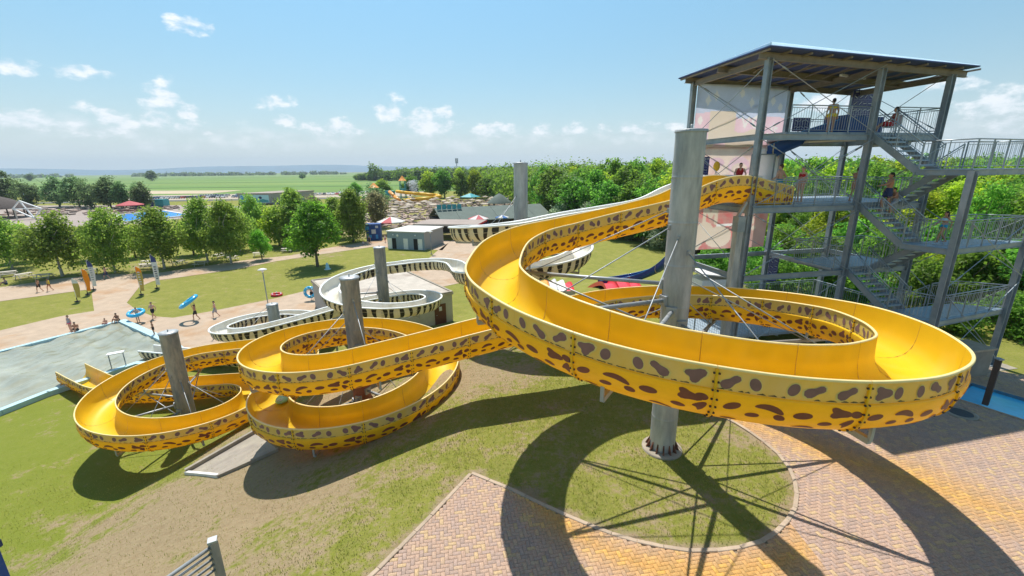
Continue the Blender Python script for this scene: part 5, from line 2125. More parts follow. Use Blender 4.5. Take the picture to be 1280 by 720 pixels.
pr, pdv, pf = Vector((-5.9, 40.8)), Vector((-0.582, 0.813)), Vector((-0.813, -0.582))
ph = thing('pump_house', 'low pump house with a stained flat concrete roof under the white slide', 'building', (-10, 42, LOW))
poly = [pr, pr + pdv * 13.5, pr + pdv * 13.5 + pf * 10, pr + pf * 10]
mb = MB()
boxwall(mb, [(p.x, p.y) for p in poly], LOW - 0.3, -2.72)
mb.build('wall', 'plaster', ph)
mb = MB()
cc = sum(poly, Vector((0, 0))) / 4
mb.prism([tuple(cc + (p - cc) * 1.02) for p in poly], -2.72, -2.5)
rfp = mb.build('roof', 'roof_slab', ph)
pout = Vector((0.582, -0.813))
for i in range(4):
    a, b = poly[i], poly[(i + 1) % 4]
    mb = MB()
    mb.bar((a.x, a.y, -2.46), (b.x, b.y, -2.46), 0.22, 0.10 + 0.002 * i)
    mb.build('roof_kerb', 'concrete', rfp)
a0 = pr + pf * 0.75 + pout * 0.02
mb = MB()
b0 = a0 + pf * 1.2
mb.bar((a0.x, a0.y, LOW + 1.0), (b0.x, b0.y, LOW + 1.0), 0.06, 2.0)
dr = mb.build('door', 'brown_door', ph)
mb = MB()
q = a0 + pf * 0.45 + pout * 0.06
mb.bar((q.x, q.y, LOW + 1.55), (q.x + pf.x * 0.3, q.y + pf.y * 0.3, LOW + 1.55), 0.02, 0.42)
mb.build('notice', 'sign_white', dr)
mb = MB()
q = a0 + pf * 1.08 + pout * 0.06
mb.tube((q.x, q.y, LOW + 0.95), (q.x + pf.x * -0.14, q.y + pf.y * -0.14, LOW + 0.95), 0.02)
mb.build('handle', 'steel_rail', dr)
mb = MB()
q = a0 + pf * 0.6 + pout * 0.1
mb.box((q.x, q.y, LOW + 2.45), (0.2, 0.2, 0.14), 0, 0.6)
mb.build('wall_lamp', 'steel_tower', ph)
# bench of pale stone slabs beside the house
mb = MB()
mb.prism([(-5.5, 40.9), (-4.4, 41.6), (-10.6, 50.6), (-11.8, 49.9)], LOW, gz(-6, 43) + 0.04)

# ------------------------------------------------------------------ small grey service building
gh = thing('service_hut', 'small grey-blue flat roofed hut with open white doors on the far lawn', 'building', (-19, 85, LOW))
ga, gb = Vector((-23.8, 82.6)), Vector((-16.3, 80.4))
gd = (gb - ga).normalized()
gn = Vector((-gd.y, gd.x))
poly = [ga, gb, gb + gn * 8.3, ga + gn * 8.3]
mb = MB()
mb.prism([tuple(p) for p in poly], LOW - 0.2, LOW + 3.3)
mb.build('wall', 'grey_wall', gh)
mb = MB()
o = Vector((ga.x - gn.x * 0.02, ga.y - gn.y * 0.02, LOW + 0.02))
e1, e2 = Vector((gd.x, gd.y, 0)), Vector((0, 0, 1))
W_ = (gb - ga).length
mb.bar(o + e2 * 1.62, o + e1 * W_ + e2 * 1.62, 0.03, 3.24)
mb.build('blue_front', 'blue_wall', gh)
mb = MB()
cc = sum(poly, Vector((0, 0))) / 4
mb.prism([tuple(cc + (p - cc) * 1.04) for p in poly], LOW + 3.3, LOW + 3.48)
mb.build('roof', 'roof_white', gh)
for f0, f1, mm, nm in ((0.005, 0.125, 'white_paint', 'door'), (0.13, 0.24, 'dark_void', 'doorway'), (0.44, 0.56, 'white_paint', 'door'), (0.715, 0.82, 'dark_void', 'doorway'), (0.83, 0.945, 'white_paint', 'door')):  # doorways are flat black panels, the shade inside painted on
    mb = MB()
    h = 2.05
    mb.bar(o + e1 * (W_ * f0) + e2 * (h / 2 + 0.05) - Vector((gn.x, gn.y, 0)) * 0.03, o + e1 * (W_ * f1) + e2 * (h / 2 + 0.05) - Vector((gn.x, gn.y, 0)) * 0.03, 0.05, h)
    d_ = mb.build(nm, mm, gh)
    if nm == 'door':
        mb = MB()
        q = o + e1 * (W_ * (f0 + 0.015)) + e2 * 1.1 - Vector((gn.x, gn.y, 0)) * 0.07
        mb.box(tuple(q), (0.06, 0.06, 0.16))
        mb.build('handle', 'steel_tower', d_)
mb = MB()
mb.ell(tuple(o + e1 * (W_ * 0.29) + e2 * 2.65 - Vector((gn.x, gn.y, 0)) * 0.03), (0.24, 0.06, 0.24), 14)
mb.build('vent', 'white_paint', gh)
for f in (0.17, 0.77):
    mb = MB()
    mb.ell(tuple(o + e1 * (W_ * f) + e2 * 2.75 - Vector((gn.x, gn.y, 0)) * 0.1), (0.13, 0.13, 0.13), 10)
    mb.build('wall_lamp', 'white_paint', gh)

# snack bar canopy with a red edge, blue drinks machines
cn = thing('snack_bar', 'open snack bar with a flat tan roof edged in red behind the grey hut', 'kiosk', (-13, 97, LOW))
mb = MB()
cq = [(-21, 93.5), (-7.2, 91.2), (-5.6, 100.5), (-19.5, 103)]
mb.prism(cq, LOW + 3.2, LOW + 3.42)
mb.build('roof', 'terrace', cn)
mb = MB()
for i in range(4):
    a, b = Vector(cq[i]), Vector(cq[(i + 1) % 4])
    d = (b - a).normalized() * 0.09
    mb.bar((a.x + d.x, a.y + d.y, LOW + 3.2), (b.x - d.x, b.y - d.y, LOW + 3.2), 0.12, 0.34, 1 if i == 1 else 0)
mb.build('fascia', ['wood_pale', 'red_paint'], cn)
for x, y in cq:
    mb = MB()
    mb.bar((x * 0.98 - 0.25, y * 0.998 + 0.2, LOW), (x * 0.98 - 0.25, y * 0.998 + 0.2, LOW + 3.2), 0.16, 0.16, up=(1, 0, 0))
    mb.build('post', 'wood_dark', cn)
for k in range(5):
    mb = MB()
    mb.box((-11.0 + k * 0.85, 93.2 - k * 0.1, LOW + 0.9), (0.5, 0.7, 0.9), 0, 0.2)
    mb.build('crate_shelf', ['red_paint', 'white_paint', 'wood_dark', 'red_paint', 'white_paint'][k], cn)
vm = thing('drinks_kiosk', 'bright blue drinks stand with white panels left of the grey hut', 'kiosk', (-30, 93, LOW))
mb = MB()
mb.box((-30.0, 94.5, LOW + 1.75), (3.0, 2.4, 3.5), 0, 0.15)
mb.build('body', 'blue_plastic', vm)
for k, (dx, dz, w, h) in enumerate(((-1.0, 2.7, 0.8, 0.7), (0.3, 1.9, 0.9, 0.9), (-0.6, 0.9, 0.9, 0.6), (1.0, 2.9, 0.6, 0.5), (0.9, 0.8, 0.5, 0.9))):
    mb = MB()
    mb.box((-30 + dx, 93.24 + dx * 0.15, LOW + dz), (w, 0.06, h), 0, 0.15)
    mb.build('panel', 'white_cloth' if k % 2 else 'sky_blue_plastic', vm)

# long restaurant with a dark green roof
lr = thing('restaurant', 'long low wooden restaurant with a grey-green roof in front of the woods', 'building', (-3, 112, LOW))
la, lb = Vector((-17.0, 104.5)), Vector((10.5, 115.6))
ld = (lb - la).normalized()
ln = Vector((-ld.y, ld.x))
LL = (lb - la).length
poly = [la, lb, lb + ln * 13, la + ln * 13]
mb = MB()
mb.prism([tuple(p) for p in poly], LOW - 0.2, LOW + 2.7)
mb.build('wall', 'wood_dark', lr)
npan = 6
for side in (0, 1):
    for k in range(npan):
        a, b = la + ld * (LL * k / npan - 0.0) + ld * 0.02, la + ld * (LL * (k + 1) / npan) - ld * 0.02
        e = -1.2 if side == 0 else 14.2
        r = 6.5
        ze, zr = LOW + 2.62, LOW + 5.3 + 0.05 * (k % 2)
        p = [a + ln * e, b + ln * e, b + ln * r, a + ln * r]
        mb = MB()
        zs = (ze, ze, zr, zr)
        vs = [(q.x, q.y, z) for q, z in zip(p, zs)] + [(q.x, q.y, z - 0.14) for q, z in zip(p, zs)]
        fs = [(0, 1, 2, 3), (7, 6, 5, 4), (0, 4, 5, 1), (1, 5, 6, 2), (2, 6, 7, 3), (3, 7, 4, 0)]
        mb.add(vs, fs)
        mb.build('roof_panel', 'roof_green', lr)
for k in range(9):
    q = la + ld * (1.5 + k * 3.0) - ln * 0.04
    mb = MB()
    mb.bar((q.x, q.y, LOW + 1.35), (q.x + ld.x * 1.7, q.y + ld.y * 1.7, LOW + 1.35), 0.06, 1.3)
    mb.build('window', 'car_glass' if k % 3 else 'navy_cloth', lr)
mb = MB()
for k in range(5):
    q = la + ld * (1 + k * 1.3) + ln * 5.2
    mb.box((q.x, q.y, LOW + 5.6), (1.1, 0.2, 1.2), 0, math.atan2(ld.y, ld.x))
mb.build('roof_screen', 'teal_paint', lr)

# far buildings
bb = thing('billboard_building', 'long grey flat building with a colourful swimmer poster beyond the birches', 'building', (-114, 207, LOW))
b0, b1 = Vector((-126, 204)), Vector((-109.5, 202.6))
bd_ = (b1 - b0).normalized()
bn_ = Vector((-bd_.y, bd_.x))
poly = [b0, b1, b1 + bn_ * 26 + bd_ * 6, b0 + bn_ * 26 + bd_ * 6]
mb = MB()
mb.prism([tuple(p) for p in poly], LOW - 0.3, LOW + 5.0)
mb.build('wall', 'grey_wall', bb)
mb = MB()
cc = sum(poly, Vector((0, 0))) / 4
mb.prism([tuple(cc + (p - cc) * 1.02) for p in poly], LOW + 5.0, LOW + 5.25)
mb.build('roof', 'terrace', bb)
o = Vector((b0.x - bn_.x * 0.05, b0.y - bn_.y * 0.05, LOW)) + Vector((bd_.x, bd_.y, 0)) * 1.0
e1 = Vector((bd_.x, bd_.y, 0))
mb = MB()
flat_poly(mb, o, e1, E2, [(0, 1.0), (14, 1.0), (14, 4.4), (0, 4.4)], 0, 0.03)
flat_poly(mb, o, e1, E2, [(0.2, 1.2), (5.5, 1.1), (3.5, 2.6), (2.0, 3.8), (0.4, 4.2)], 1, 0.05)
flat_poly(mb, o, e1, E2, [(6.2, 1.2), (13.6, 1.2), (13.6, 2.0), (11, 2.6), (9, 2.2), (7.5, 3.2), (6.4, 2.2)], 2, 0.05)
flat_poly(mb, o, e1, E2, [(4.0, 2.6), (5.8, 1.3), (6.0, 2.0), (4.8, 3.4)], 3, 0.06)
flat_poly(mb, o, e1, E2, disc(9.8, 3.2, 0.8, 0.6), 4, 0.06)
mb.build('poster', ['ring_pale', 'sky_blue_plastic', 'teal_paint', 'cloth_pink', 'cloth_navy'], bb)
mb = MB()
mb.bar((b0.x - 0.1, b0.y - 0.15, LOW + 0.3), (b1.x + 0.1, b1.y - 0.15, LOW + 0.3), 0.1, 0.6)
mb.build('plinth', 'brown_door', bb)

ct = thing('site_container', 'navy blue container with a teal end standing by the car park', 'container', (-160, 196, LOW))
mb = MB()
mb.box((-163, 196, LOW + 1.75), (10, 4, 3.2), 0, 0.12)
mb.build('body', 'navy_cloth', ct)
mb = MB()
mb.box((-155.8, 196.85, LOW + 1.7), (3.6, 4.1, 3.4), 0, 0.12)
mb.build('end', 'teal_paint', ct)
mb = MB()
mb.box((-163, 193.9, LOW + 2.4), (3.0, 0.1, 0.7), 0, 0.12)
mb.build('lettering_panel', 'sign_pale', ct)

lido = thing('lido_pool', 'bright blue swimming pool beyond the birches', 'pool', (-128, 152, LOW))
lp = [(-140.5, 156), (-137, 173), (-112, 153), (-118.5, 133)]
mb = MB()
mb.add([(x, y, LOW + 0.25) for x, y in lp], [(0, 1, 2, 3)][0:1])
mb.build('water', 'lido_water', lido)
for i in range(4):
    a, b = Vector(lp[i]), Vector(lp[(i + 1) % 4])
    mb = MB()
    mb.bar((a.x, a.y, LOW + 0.2), (b.x, b.y, LOW + 0.2), 0.9, 0.42 + 0.01 * i)
    mb.build('coping', 'roof_white', lido)

pv = thing('thatched_pavilion', 'round pavilion with a dark thatched roof at the left edge', 'pavilion', (-178, 150, LOW))
mb = MB()
mb.lathe((-180, 150, LOW), [(11.5, 3.5), (11.3, 3.9), (7, 6.4), (3, 7.9), (0.1, 8.2)], 24)
mb.build('roof', 'thatch', pv)
mb = MB()
mb.lathe((-180, 150, LOW), [(11.45, 3.45), (10.9, 3.4), (0, 3.6)], 24)
mb.build('soffit', 'wood_pale', pv)
for k in range(10):
    a = 2 * math.pi * k / 10
    mb = MB()
    mb.tube((-180 + 10 * math.cos(a), 150 + 10 * math.sin(a), LOW), (-180 + 10 * math.cos(a), 150 + 10 * math.sin(a), LOW + 3.5), 0.2)
    mb.build('post', 'wood_dark', pv)
fr = thing('lattice_scaffold', 'tilted white lattice frame beside the thatched pavilion', 'frame', (-160, 146, LOW))
P_ = [(-165.5, 146, LOW + 3.6), (-162.5, 146, LOW + 6.2), (-156.0, 146, LOW + 3.6), (-159.2, 146, LOW + 0.4)]
for a, b in ((0, 1), (1, 2), (2, 3), (3, 0), (0, 2), (1, 3)):
    mb = MB()
    mb.bar(P_[a], P_[b], 0.28, 0.3 + 0.01 * a + 0.02 * b, 0, up=(0, 1, 0))
    mb.build('bar', 'white_paint', fr)
for k in (0, 2, 3):
    mb = MB()
    mb.bar((P_[k][0], 146.4, LOW), (P_[k][0], 146.4, P_[k][2]), 0.3, 0.3, 0, up=(0, 1, 0))
    mb.build('leg', 'wood_pale', fr)

# playground towers with water spray
pg = thing('water_playground', 'water playground of teal towers with orange hat roofs and yellow flume', 'playground', (-58, 222, LOW))
for x, y, h, r in ((-68.5, 222, 6.5, 2.7), (-55, 226, 9.6, 2.1)):
    mb = MB()
    mb.lathe((x, y, LOW + h), [(r, 0), (r * 0.55, 1.0), (r * 0.5, 1.1), (r * 0.35, 1.7), (0.05, 2.5)], 10)
    mb.build('roof', 'orange_paint', pg)
    for sx in (-1, 1):
        for sy in (-1, 1):
            mb = MB()
            mb.bar((x + sx * r * 0.6, y + sy * r * 0.6, LOW), (x + sx * r * 0.6, y + sy * r * 0.6, LOW + h), 0.3, 0.3, up=(1, 0, 0))
            mb.build('post', 'teal_paint', pg)
    mb = MB()
    mb.box((x, y, LOW + h * 0.5), (r * 1.3, r * 1.3, 1.8))
    mb.build('cabin', 'teal_paint', pg)
for x, y, z, sx, sz in ((-61.5, 225, 3.6, 4.4, 2.4), (-50, 227, 4.4, 4.0, 2.2), (-64, 223, 2.0, 2.2, 2.0)):
    mb = MB()
    mb.box((x, y, LOW + z), (sx, 3, sz))
    mb.build('cabin', 'teal_paint' if x < -55 else 'cloth_navy', pg)
for pts in ([(-57, 221, 4.6), (-52, 217, 4.2), (-44, 214, 3.6), (-36, 213, 3.0), (-33.5, 210, 2.6), (-37, 207, 2.0), (-45, 207, 1.5), (-50, 208, 1.0)],):
    mb = MB()
    mb.path([(x, y, LOW + z) for x, y, z in pts], 0.75, 8)
    mb.build('flume', 'yellow_paint', pg)
mb = MB()
mb.path([(-60, 219, LOW + 4.5), (-56, 213, LOW + 2.5), (-53, 209, LOW + 0.8)], 0.8, 8)
mb.build('flume', 'orange_paint', pg)
sprayv, sprayq = [], []
n = 1500
rr = RNG.normal(0, 1, (n, 3)) * np.array([1.0, 0.8, 1.0])
hh_ = RNG.uniform(0, 1, n) ** 0.7
cx = -47.5 + rr[:, 0] * (0.35 + 1.5 * hh_ * (1 - 0.4 * hh_)) + hh_ * -0.8
cyy = 219 + rr[:, 1]
czz = LOW + 2.2 + hh_ * 7.5 + rr[:, 2] * 0.3
d = RNG.normal(0, 1, (n, 4, 3)) * 0.13
VV = np.stack([cx, cyy, czz], 1)[:, None, :] + d
o = link('water_spray', np_mesh('water_spray', VV.reshape(-1, 3), np.arange(n * 4).reshape(-1, 4), 'spray'))
tag(o, 'white plume of spray above the water playground', 'water spray', kind='stuff')

mast = thing('telecom_mast', 'thin telecom mast rising out of the far woods', 'mast', (-36, 300, LOW))
mb = MB()
mb.tube((-36, 300, LOW), (-36, 300, LOW + 19.5), 0.45, 0.22, 8)
mb.build('shaft', 'zinc_strut', mast)
mb = MB()
for a in (0, 2.1, 4.2):
    mb.box((-36 + 0.7 * math.cos(a), 300 + 0.7 * math.sin(a), LOW + 20.5), (0.6, 0.6, 3.2), 0, a)
mb.build('antenna', 'steel_tower', mast)
ht = thing('garden_pavilion', 'small pavilion with a pointed grey roof before the woods', 'pavilion', (-3, 158, LOW))
mb = MB()
mb.lathe((-4.2, 158, LOW), [(4.6, 3.0), (4.5, 3.2), (1.5, 5.6), (0.05, 6.4)], 8)
mb.build('roof', 'roof_green', ht)
for k in range(6):
    a = 2 * math.pi * k / 6
    mb = MB()
    mb.bar((-4.2 + 3.8 * math.cos(a), 158 + 3.8 * math.sin(a), LOW), (-4.2 + 3.8 * math.cos(a), 158 + 3.8 * math.sin(a), LOW + 3.1), 0.3, 0.3, up=(1, 0, 0))
    mb.build('post', 'wood_dark', ht)
for x, y, w, lab in ((-366, 330, 14, 'white farmhouse far left behind the dark trees'), (-15, 250, 10, 'white house half hidden in the far woods')):
    t = thing('farmhouse', lab, 'house', (x, y, LOW))
    mb = MB()
    mb.box((x, y, LOW + 2.0), (w, 8, 4.2))
    mb.build('wall', 'white_paint', t)
    mb = MB()
    mb.add([(x - w / 2 - .4, y - 4.5, LOW + 4), (x + w / 2 + .4, y - 4.5, LOW + 4), (x + w / 2 + .4, y + 4.5, LOW + 4), (x - w / 2 - .4, y + 4.5, LOW + 4), (x - w / 2 - .4, y, LOW + 7.2), (x + w / 2 + .4, y, LOW + 7.2)], [(0, 1, 5, 4), (2, 3, 4, 5), (0, 4, 3), (1, 2, 5), (3, 2, 1, 0)])
    mb.build('roof', 'roof_white', t)
    for k in range(3):
        mb = MB()
        mb.box((x - w / 3 + k * w / 3, y - 4.02, LOW + 2.2), (1.2, 0.08, 1.5))
        mb.build('window', 'car_glass', t)
# ------------------------------------------------------------------ trees
def crown_mesh(name, seed, H, W, base, leaf, n_clump, n_leaf, m, top=0.5, droop=0.0, gap=0.25, spread=0.14, shell=0.62):
    """Leaf faces in clumps through an uneven crown volume. H total height, W crown width, base = clear trunk height."""
    r = np.random.default_rng(seed)
    hc = (H - base)
    # clump centres: unit ball, pushed outwards, with an uneven outline from a few random lobes
    d = r.normal(0, 1, (n_clump * 2, 3))
    d /= np.linalg.norm(d, axis=1)[:, None]
    lob = r.normal(0, 1, (9, 3))
    lob /= np.linalg.norm(lob, axis=1)[:, None]
    amp = r.uniform(0.08, 0.26, 9) * r.choice([-1, 1, 1], 9)
    bulge = 1 + sum(a * np.clip((d @ l - 0.55) / 0.45, 0, 1) for a, l in zip(amp, lob))
    rad = r.uniform(0.0, 1.0, len(d)) ** (1 - shell)
    holes = r.normal(0, 1, (5, 3))
    holes /= np.linalg.norm(holes, axis=1)[:, None]
    keep = np.ones(len(d), bool)
    for h in holes:
        keep &= ~((d @ h > 0.86) & (rad > 0.55) & (r.uniform(0, 1, len(d)) < gap * 3))
    d, rad, bulge = d[keep][:n_clump], rad[keep][:n_clump], bulge[keep][:n_clump]
    c = d * (rad * bulge)[:, None]
    zf = c[:, 2]
    taper = np.where(zf > 0, 1 - (1 - top) * np.clip(zf, 0, 1) ** 1.4, 1 - 0.12 * np.clip(-zf, 0, 1))
    c[:, 0] *= taper * W / 2
    c[:, 1] *= taper * W / 2
    c[:, 2] = base + hc * 0.5 + zf * hc * 0.5
    n = len(c) * n_leaf
    ci = np.repeat(np.arange(len(c)), n_leaf)
    cr = (W * spread) * r.uniform(0.6, 1.35, len(c))
    off = np.clip(r.normal(0, 1, (n, 3)), -1.75, 1.75) * cr[ci][:, None] * np.array([0.62, 0.62, 0.42 + droop * 0.5])
    off[:, 2] -= droop * np.abs(off[:, 2]) * 0.8
    p = c[ci] + off
    nn = r.normal(0, 1, (n, 3)) * 0.75 + np.array([0, 0, 0.75]) + (p - np.array([0, 0, base + hc * 0.45])) / (W * 0.9)
    nn /= np.linalg.norm(nn, axis=1)[:, None]
    a = np.cross(nn, r.normal(0, 1, (n, 3)))
    a /= np.linalg.norm(a, axis=1)[:, None]
    b = np.cross(nn, a)
    s = leaf * r.uniform(0.55, 1.25, n)[:, None]
    a, b = a * s * 0.72, b * s * 0.5
    k = nn * s * 0.12
    V = np.stack([p - a, p - b * 0.9 + k, p + a, p + b * 0.9 + k], 1).reshape(-1, 3)
    # uneven lobes may overshoot: bring the crown back to its stated height and width
    zt = np.percentile(V[:, 2], 99.8)
    V[:, 2] = np.where(V[:, 2] > base, base + (V[:, 2] - base) * (H - base) / max(zt - base, 0.1), V[:, 2])
    wr = np.percentile(np.hypot(V[:, 0], V[:, 1]), 98.5)
    V[:, :2] *= (W / 2) / wr
    return np_mesh(name, V, np.arange(n * 4).reshape(-1, 4), m)


def trunk_mesh(name, seed, H, W, base, r0, m, limbs=7):
    rnd = random.Random(seed)
    mb = MB()
    pts = [Vector((0, 0, -0.3))]
    for k in range(1, 6):
        f = k / 5
        pts.append(Vector((rnd.uniform(-1, 1) * 0.035 * H * f, rnd.uniform(-1, 1) * 0.035 * H * f, H * 0.82 * f)))
    for k in range(5):
        mb.tube(pts[k], pts[k + 1], r0 * (1 - 0.17 * k) * (1.25 if k == 0 else 1), r0 * (1 - 0.17 * (k + 1)), 8)
    for k in range(limbs):
        f = rnd.uniform(0.25, 0.8)
        i = min(4, int(f * 5))
        p = pts[i].lerp(pts[i + 1], f * 5 - i)
        a = rnd.uniform(0, 6.28)
        ln = W * rnd.uniform(0.25, 0.42)
        q = p + Vector((math.cos(a) * ln * 0.6, math.sin(a) * ln * 0.6, ln * 0.45))
        q2 = p + Vector((math.cos(a + .3) * ln, math.sin(a + .3) * ln, ln * 0.95))
        mb.tube(p, q, r0 * 0.42 * (1 - 0.4 * f), r0 * 0.25, 6)
        mb.tube(q, q2, r0 * 0.25, r0 * 0.1, 5)
    return mb.mesh(name, m)


PROTO = {}


def proto(key, variants, H, W, base, leaf, ncl, nlf, m, bark, r0, **kw):
    PROTO[key] = []
    for v in range(variants):
        sd = abs(hash(key)) % 1 + sum(map(ord, key)) * 7 + v * 31
        PROTO[key].append((crown_mesh('crown', sd, H, W, base, leaf, ncl, nlf, m, **kw), trunk_mesh('trunk', sd, H, W, base, r0, bark), H, W))


proto('birch', 4, 9.0, 7.6, 1.9, 0.30, 150, 58, 'leaf_birch', 'birch_bark', 0.17, top=0.42, droop=0.5, spread=0.125)
proto('maple', 2, 9.2, 8.6, 2.0, 0.36, 150, 52, 'leaf_maple', 'bark', 0.22, top=0.5, spread=0.115)
proto('lime', 2, 8.5, 7.0, 1.6, 0.34, 120, 50, 'leaf_lime', 'bark', 0.18, top=0.5, spread=0.13)
proto('willow', 2, 10.5, 7.2, 0.9, 0.34, 170, 60, 'leaf_birch', 'bark', 0.24, top=0.4, droop=0.9, spread=0.12)
proto('plum', 2, 8.0, 7.4, 1.2, 0.34, 120, 50, 'leaf_plum', 'bark', 0.18, top=0.55, spread=0.13)
proto('dark', 3, 12.0, 10.0, 1.0, 0.55, 130, 40, 'leaf_dark', 'bark', 0.26, top=0.6, spread=0.13)
proto('forest', 5, 12.0, 9.0, 0.8, 0.52, 120, 42, 'leaf_forest', 'bark', 0.26, top=0.62, spread=0.125)
proto('forestlime', 2, 12.0, 9.0, 0.8, 0.52, 120, 42, 'leaf_lime', 'bark', 0.26, top=0.62, spread=0.125)
proto('near', 4, 9.0, 6.5, 0.4, 0.24, 190, 62, 'leaf_forest', 'bark', 0.2, top=0.6, spread=0.115)
proto('nearlime', 2, 9.0, 6.5, 0.4, 0.24, 190, 62, 'leaf_lime', 'bark', 0.2, top=0.6, spread=0.115)
proto('bush', 3, 3.0, 3.6, 0.0, 0.17, 90, 55, 'leaf_forest', 'bark', 0.06, top=0.7, spread=0.13)
proto('silver', 2, 7.0, 8.0, 0.2, 0.34, 130, 50, 'leaf_silver', 'bark', 0.16, top=0.7, spread=0.12)


def tree(name, label, cat, key, x, y, h, w=None, group=None, v=None, z=None):
    pr_ = PROTO[key]
    cm, tm, H, W = pr_[random.randrange(len(pr_)) if v is None else v % len(pr_)]
    z = gz(x, y) if z is None else z
    t = thing(name, label, cat, (x, y, z), random.uniform(0, 6.28), group)
    sz = h / H
    sx = (w / W) if w else sz * random.uniform(0.9, 1.12)
    t.scale = (sx, sx * random.uniform(0.94, 1.06), sz)
    for nm, me_ in (('crown', cm), ('trunk', tm)):
        o = bpy.data.objects.new(nm, me_)
        COL.objects.link(o)
        o.parent = t
    return t


B_ = 'birches and lime trees along the far path'
row = [
    ('birch', -79.5, 67.5, 8.6, 8.0, 'birch at the left edge of the row along the path'),
    ('birch', -66.2, 62.2, 9.4, 8.6, 'large grey-green birch with a leaning pale trunk at the path, second from left'),
    ('birch', -60.6, 64.6, 9.6, 7.2, 'bright-topped birch standing between the orange and the yellow flags'),
    ('birch', -54.6, 66.6, 9.6, 8.6, 'twin-trunked birch right behind the blue and white flag'),
    ('birch', -51.4, 72.0, 10.6, 8.0, 'tall birch with a dark slanting trunk, right of the twin-trunked birch'),
    ('birch', -46.2, 70.0, 10.2, 8.0, 'birch with a pale trunk and picnic tables beneath'),
    ('maple', -42.9, 73.2, 5.2, 3.7, 'small young dark green tree in front of the birches'),
    ('lime', -47.5, 88.0, 9.2, 8.2, 'yellow-green lime tree behind the small young tree'),
    ('willow', -43.5, 87.0, 11.4, 8.6, 'tall olive green tree left of the round maple'),
    ('maple', -30.7, 67.0, 10.4, 8.9, 'round bright green maple alone on the lawn'),
    ('willow', -33.4, 91.0, 11.0, 7.2, 'drooping dark green willow left of the blue drinks stand'),
    ('plum', -35.5, 115.0, 9.4, 9.0, 'purplish plum tree behind the willow'),
    ('plum', -50.5, 112.0, 9.0, 7.5, 'reddish-brown plum tree behind the round maple'),
    ('birch', -57.5, 97.0, 10.0, 7.6, 'tall birch behind the row, in front of the billboard building'),
    ('birch', -51.5, 103.0, 9.2, 7.5, 'pale birch behind the row just right of the billboard'),
    ('dark', -46.0, 150.0, 10.5, 9.5, 'dark round tree standing before the farm field'),
    ('maple', -61.5, 124.0, 10.0, 7.0, 'deep green tree right of the billboard poster'),
    ('lime', -84.5, 74.0, 7.8, 7.6, 'yellowish tree at the left edge behind the first birch'),
    ('lime', -73.0, 75.0, 7.0, 6.6, 'low yellow-green tree behind the leaning birch'),
    ('lime', -67.0, 76.0, 6.8, 6.4, 'low yellow-green tree behind the bright-topped birch'),
    ('lime', -58.0, 78.0, 7.4, 6.6, 'yellow-green tree between the two tall birches'),
    ('birch', -52.0, 82.0, 8.6, 7.0, 'thin birch behind the twin-trunked birch'),
    ('lime', -57.5, 88.0, 6.5, 7.5, 'wide low lime tree in the second row'),
    ('willow', -39.0, 97.0, 9.0, 7.0, 'loose olive tree between the maple and the willow'),
]
for key, x, y, h, w, lab in row:
    tree('%s_tree' % {'birch': 'birch', 'maple': 'maple', 'lime': 'lime', 'willow': 'willow', 'plum': 'plum', 'dark': 'broadleaf'}[key], lab, 'tree', key, x, y, h * (0.85 if key == 'lime' else 1.0), w * (0.94 if key != 'maple' else 1.0), B_)

# dark belt at far left
ORD = ['first', 'second', 'third', 'fourth', 'fifth', 'sixth', 'seventh', 'eighth', 'ninth', 'tenth', 'eleventh', 'twelfth', 'thirteenth', 'fourteenth']
for k, (px, F, h, w) in enumerate([(-236, 205, 17, 15), (-223, 205, 12.5, 12), (-208, 203, 13.5, 13), (-194, 198, 13.5, 13), (-182, 191, 12.5, 11), (-171, 188, 13.5, 13), (-164, 186, 11.5, 9), (-160, 190, 11.0, 7.5), (-155.5, 187, 11.0, 8)]):
    tree('broadleaf_tree', '%s dark grey-green tree from the left in the belt beside the car park' % ORD[k], 'tree', 'dark', px, F, h, w, 'dark trees beside the far car park', v=k)

# round trees behind the playground and the sunbathing meadow
for k, (x, y, h, w) in enumerate([(-76, 262, 10, 11), (-70, 246, 9.5, 10), (-57, 250, 12, 12), (-45, 246, 14, 13), (-36, 240, 15, 13), (-27, 238, 14, 12), (-19, 236, 15, 12), (-12, 228, 12, 11), (-5, 222, 13, 12), (3, 214, 13, 12), (10, 206, 12, 9), (-84, 240, 9, 9), (-30, 262, 16, 13)]):
    tree('broadleaf_tree', ['pale tree at the far left behind the playground', 'low pale tree left of the orange hat towers', 'green tree behind the orange hat towers', 'wide green tree behind the playground cabins', 'green tree right of the water spray', 'second round tree right of the water spray', 'tall round tree behind the middle of the sunbathing meadow', 'smaller round tree behind the sunbathing meadow', 'round tree behind the garden pavilion', 'round tree just right of the garden pavilion', 'narrow tree where the meadow meets the wood', 'small tree left of the playground before the field', 'tallest tree in the back row behind the meadow'][k], 'tree', 'forest' if k % 3 else 'forestlime', x, y, h, w, 'round trees behind the playground', v=k)

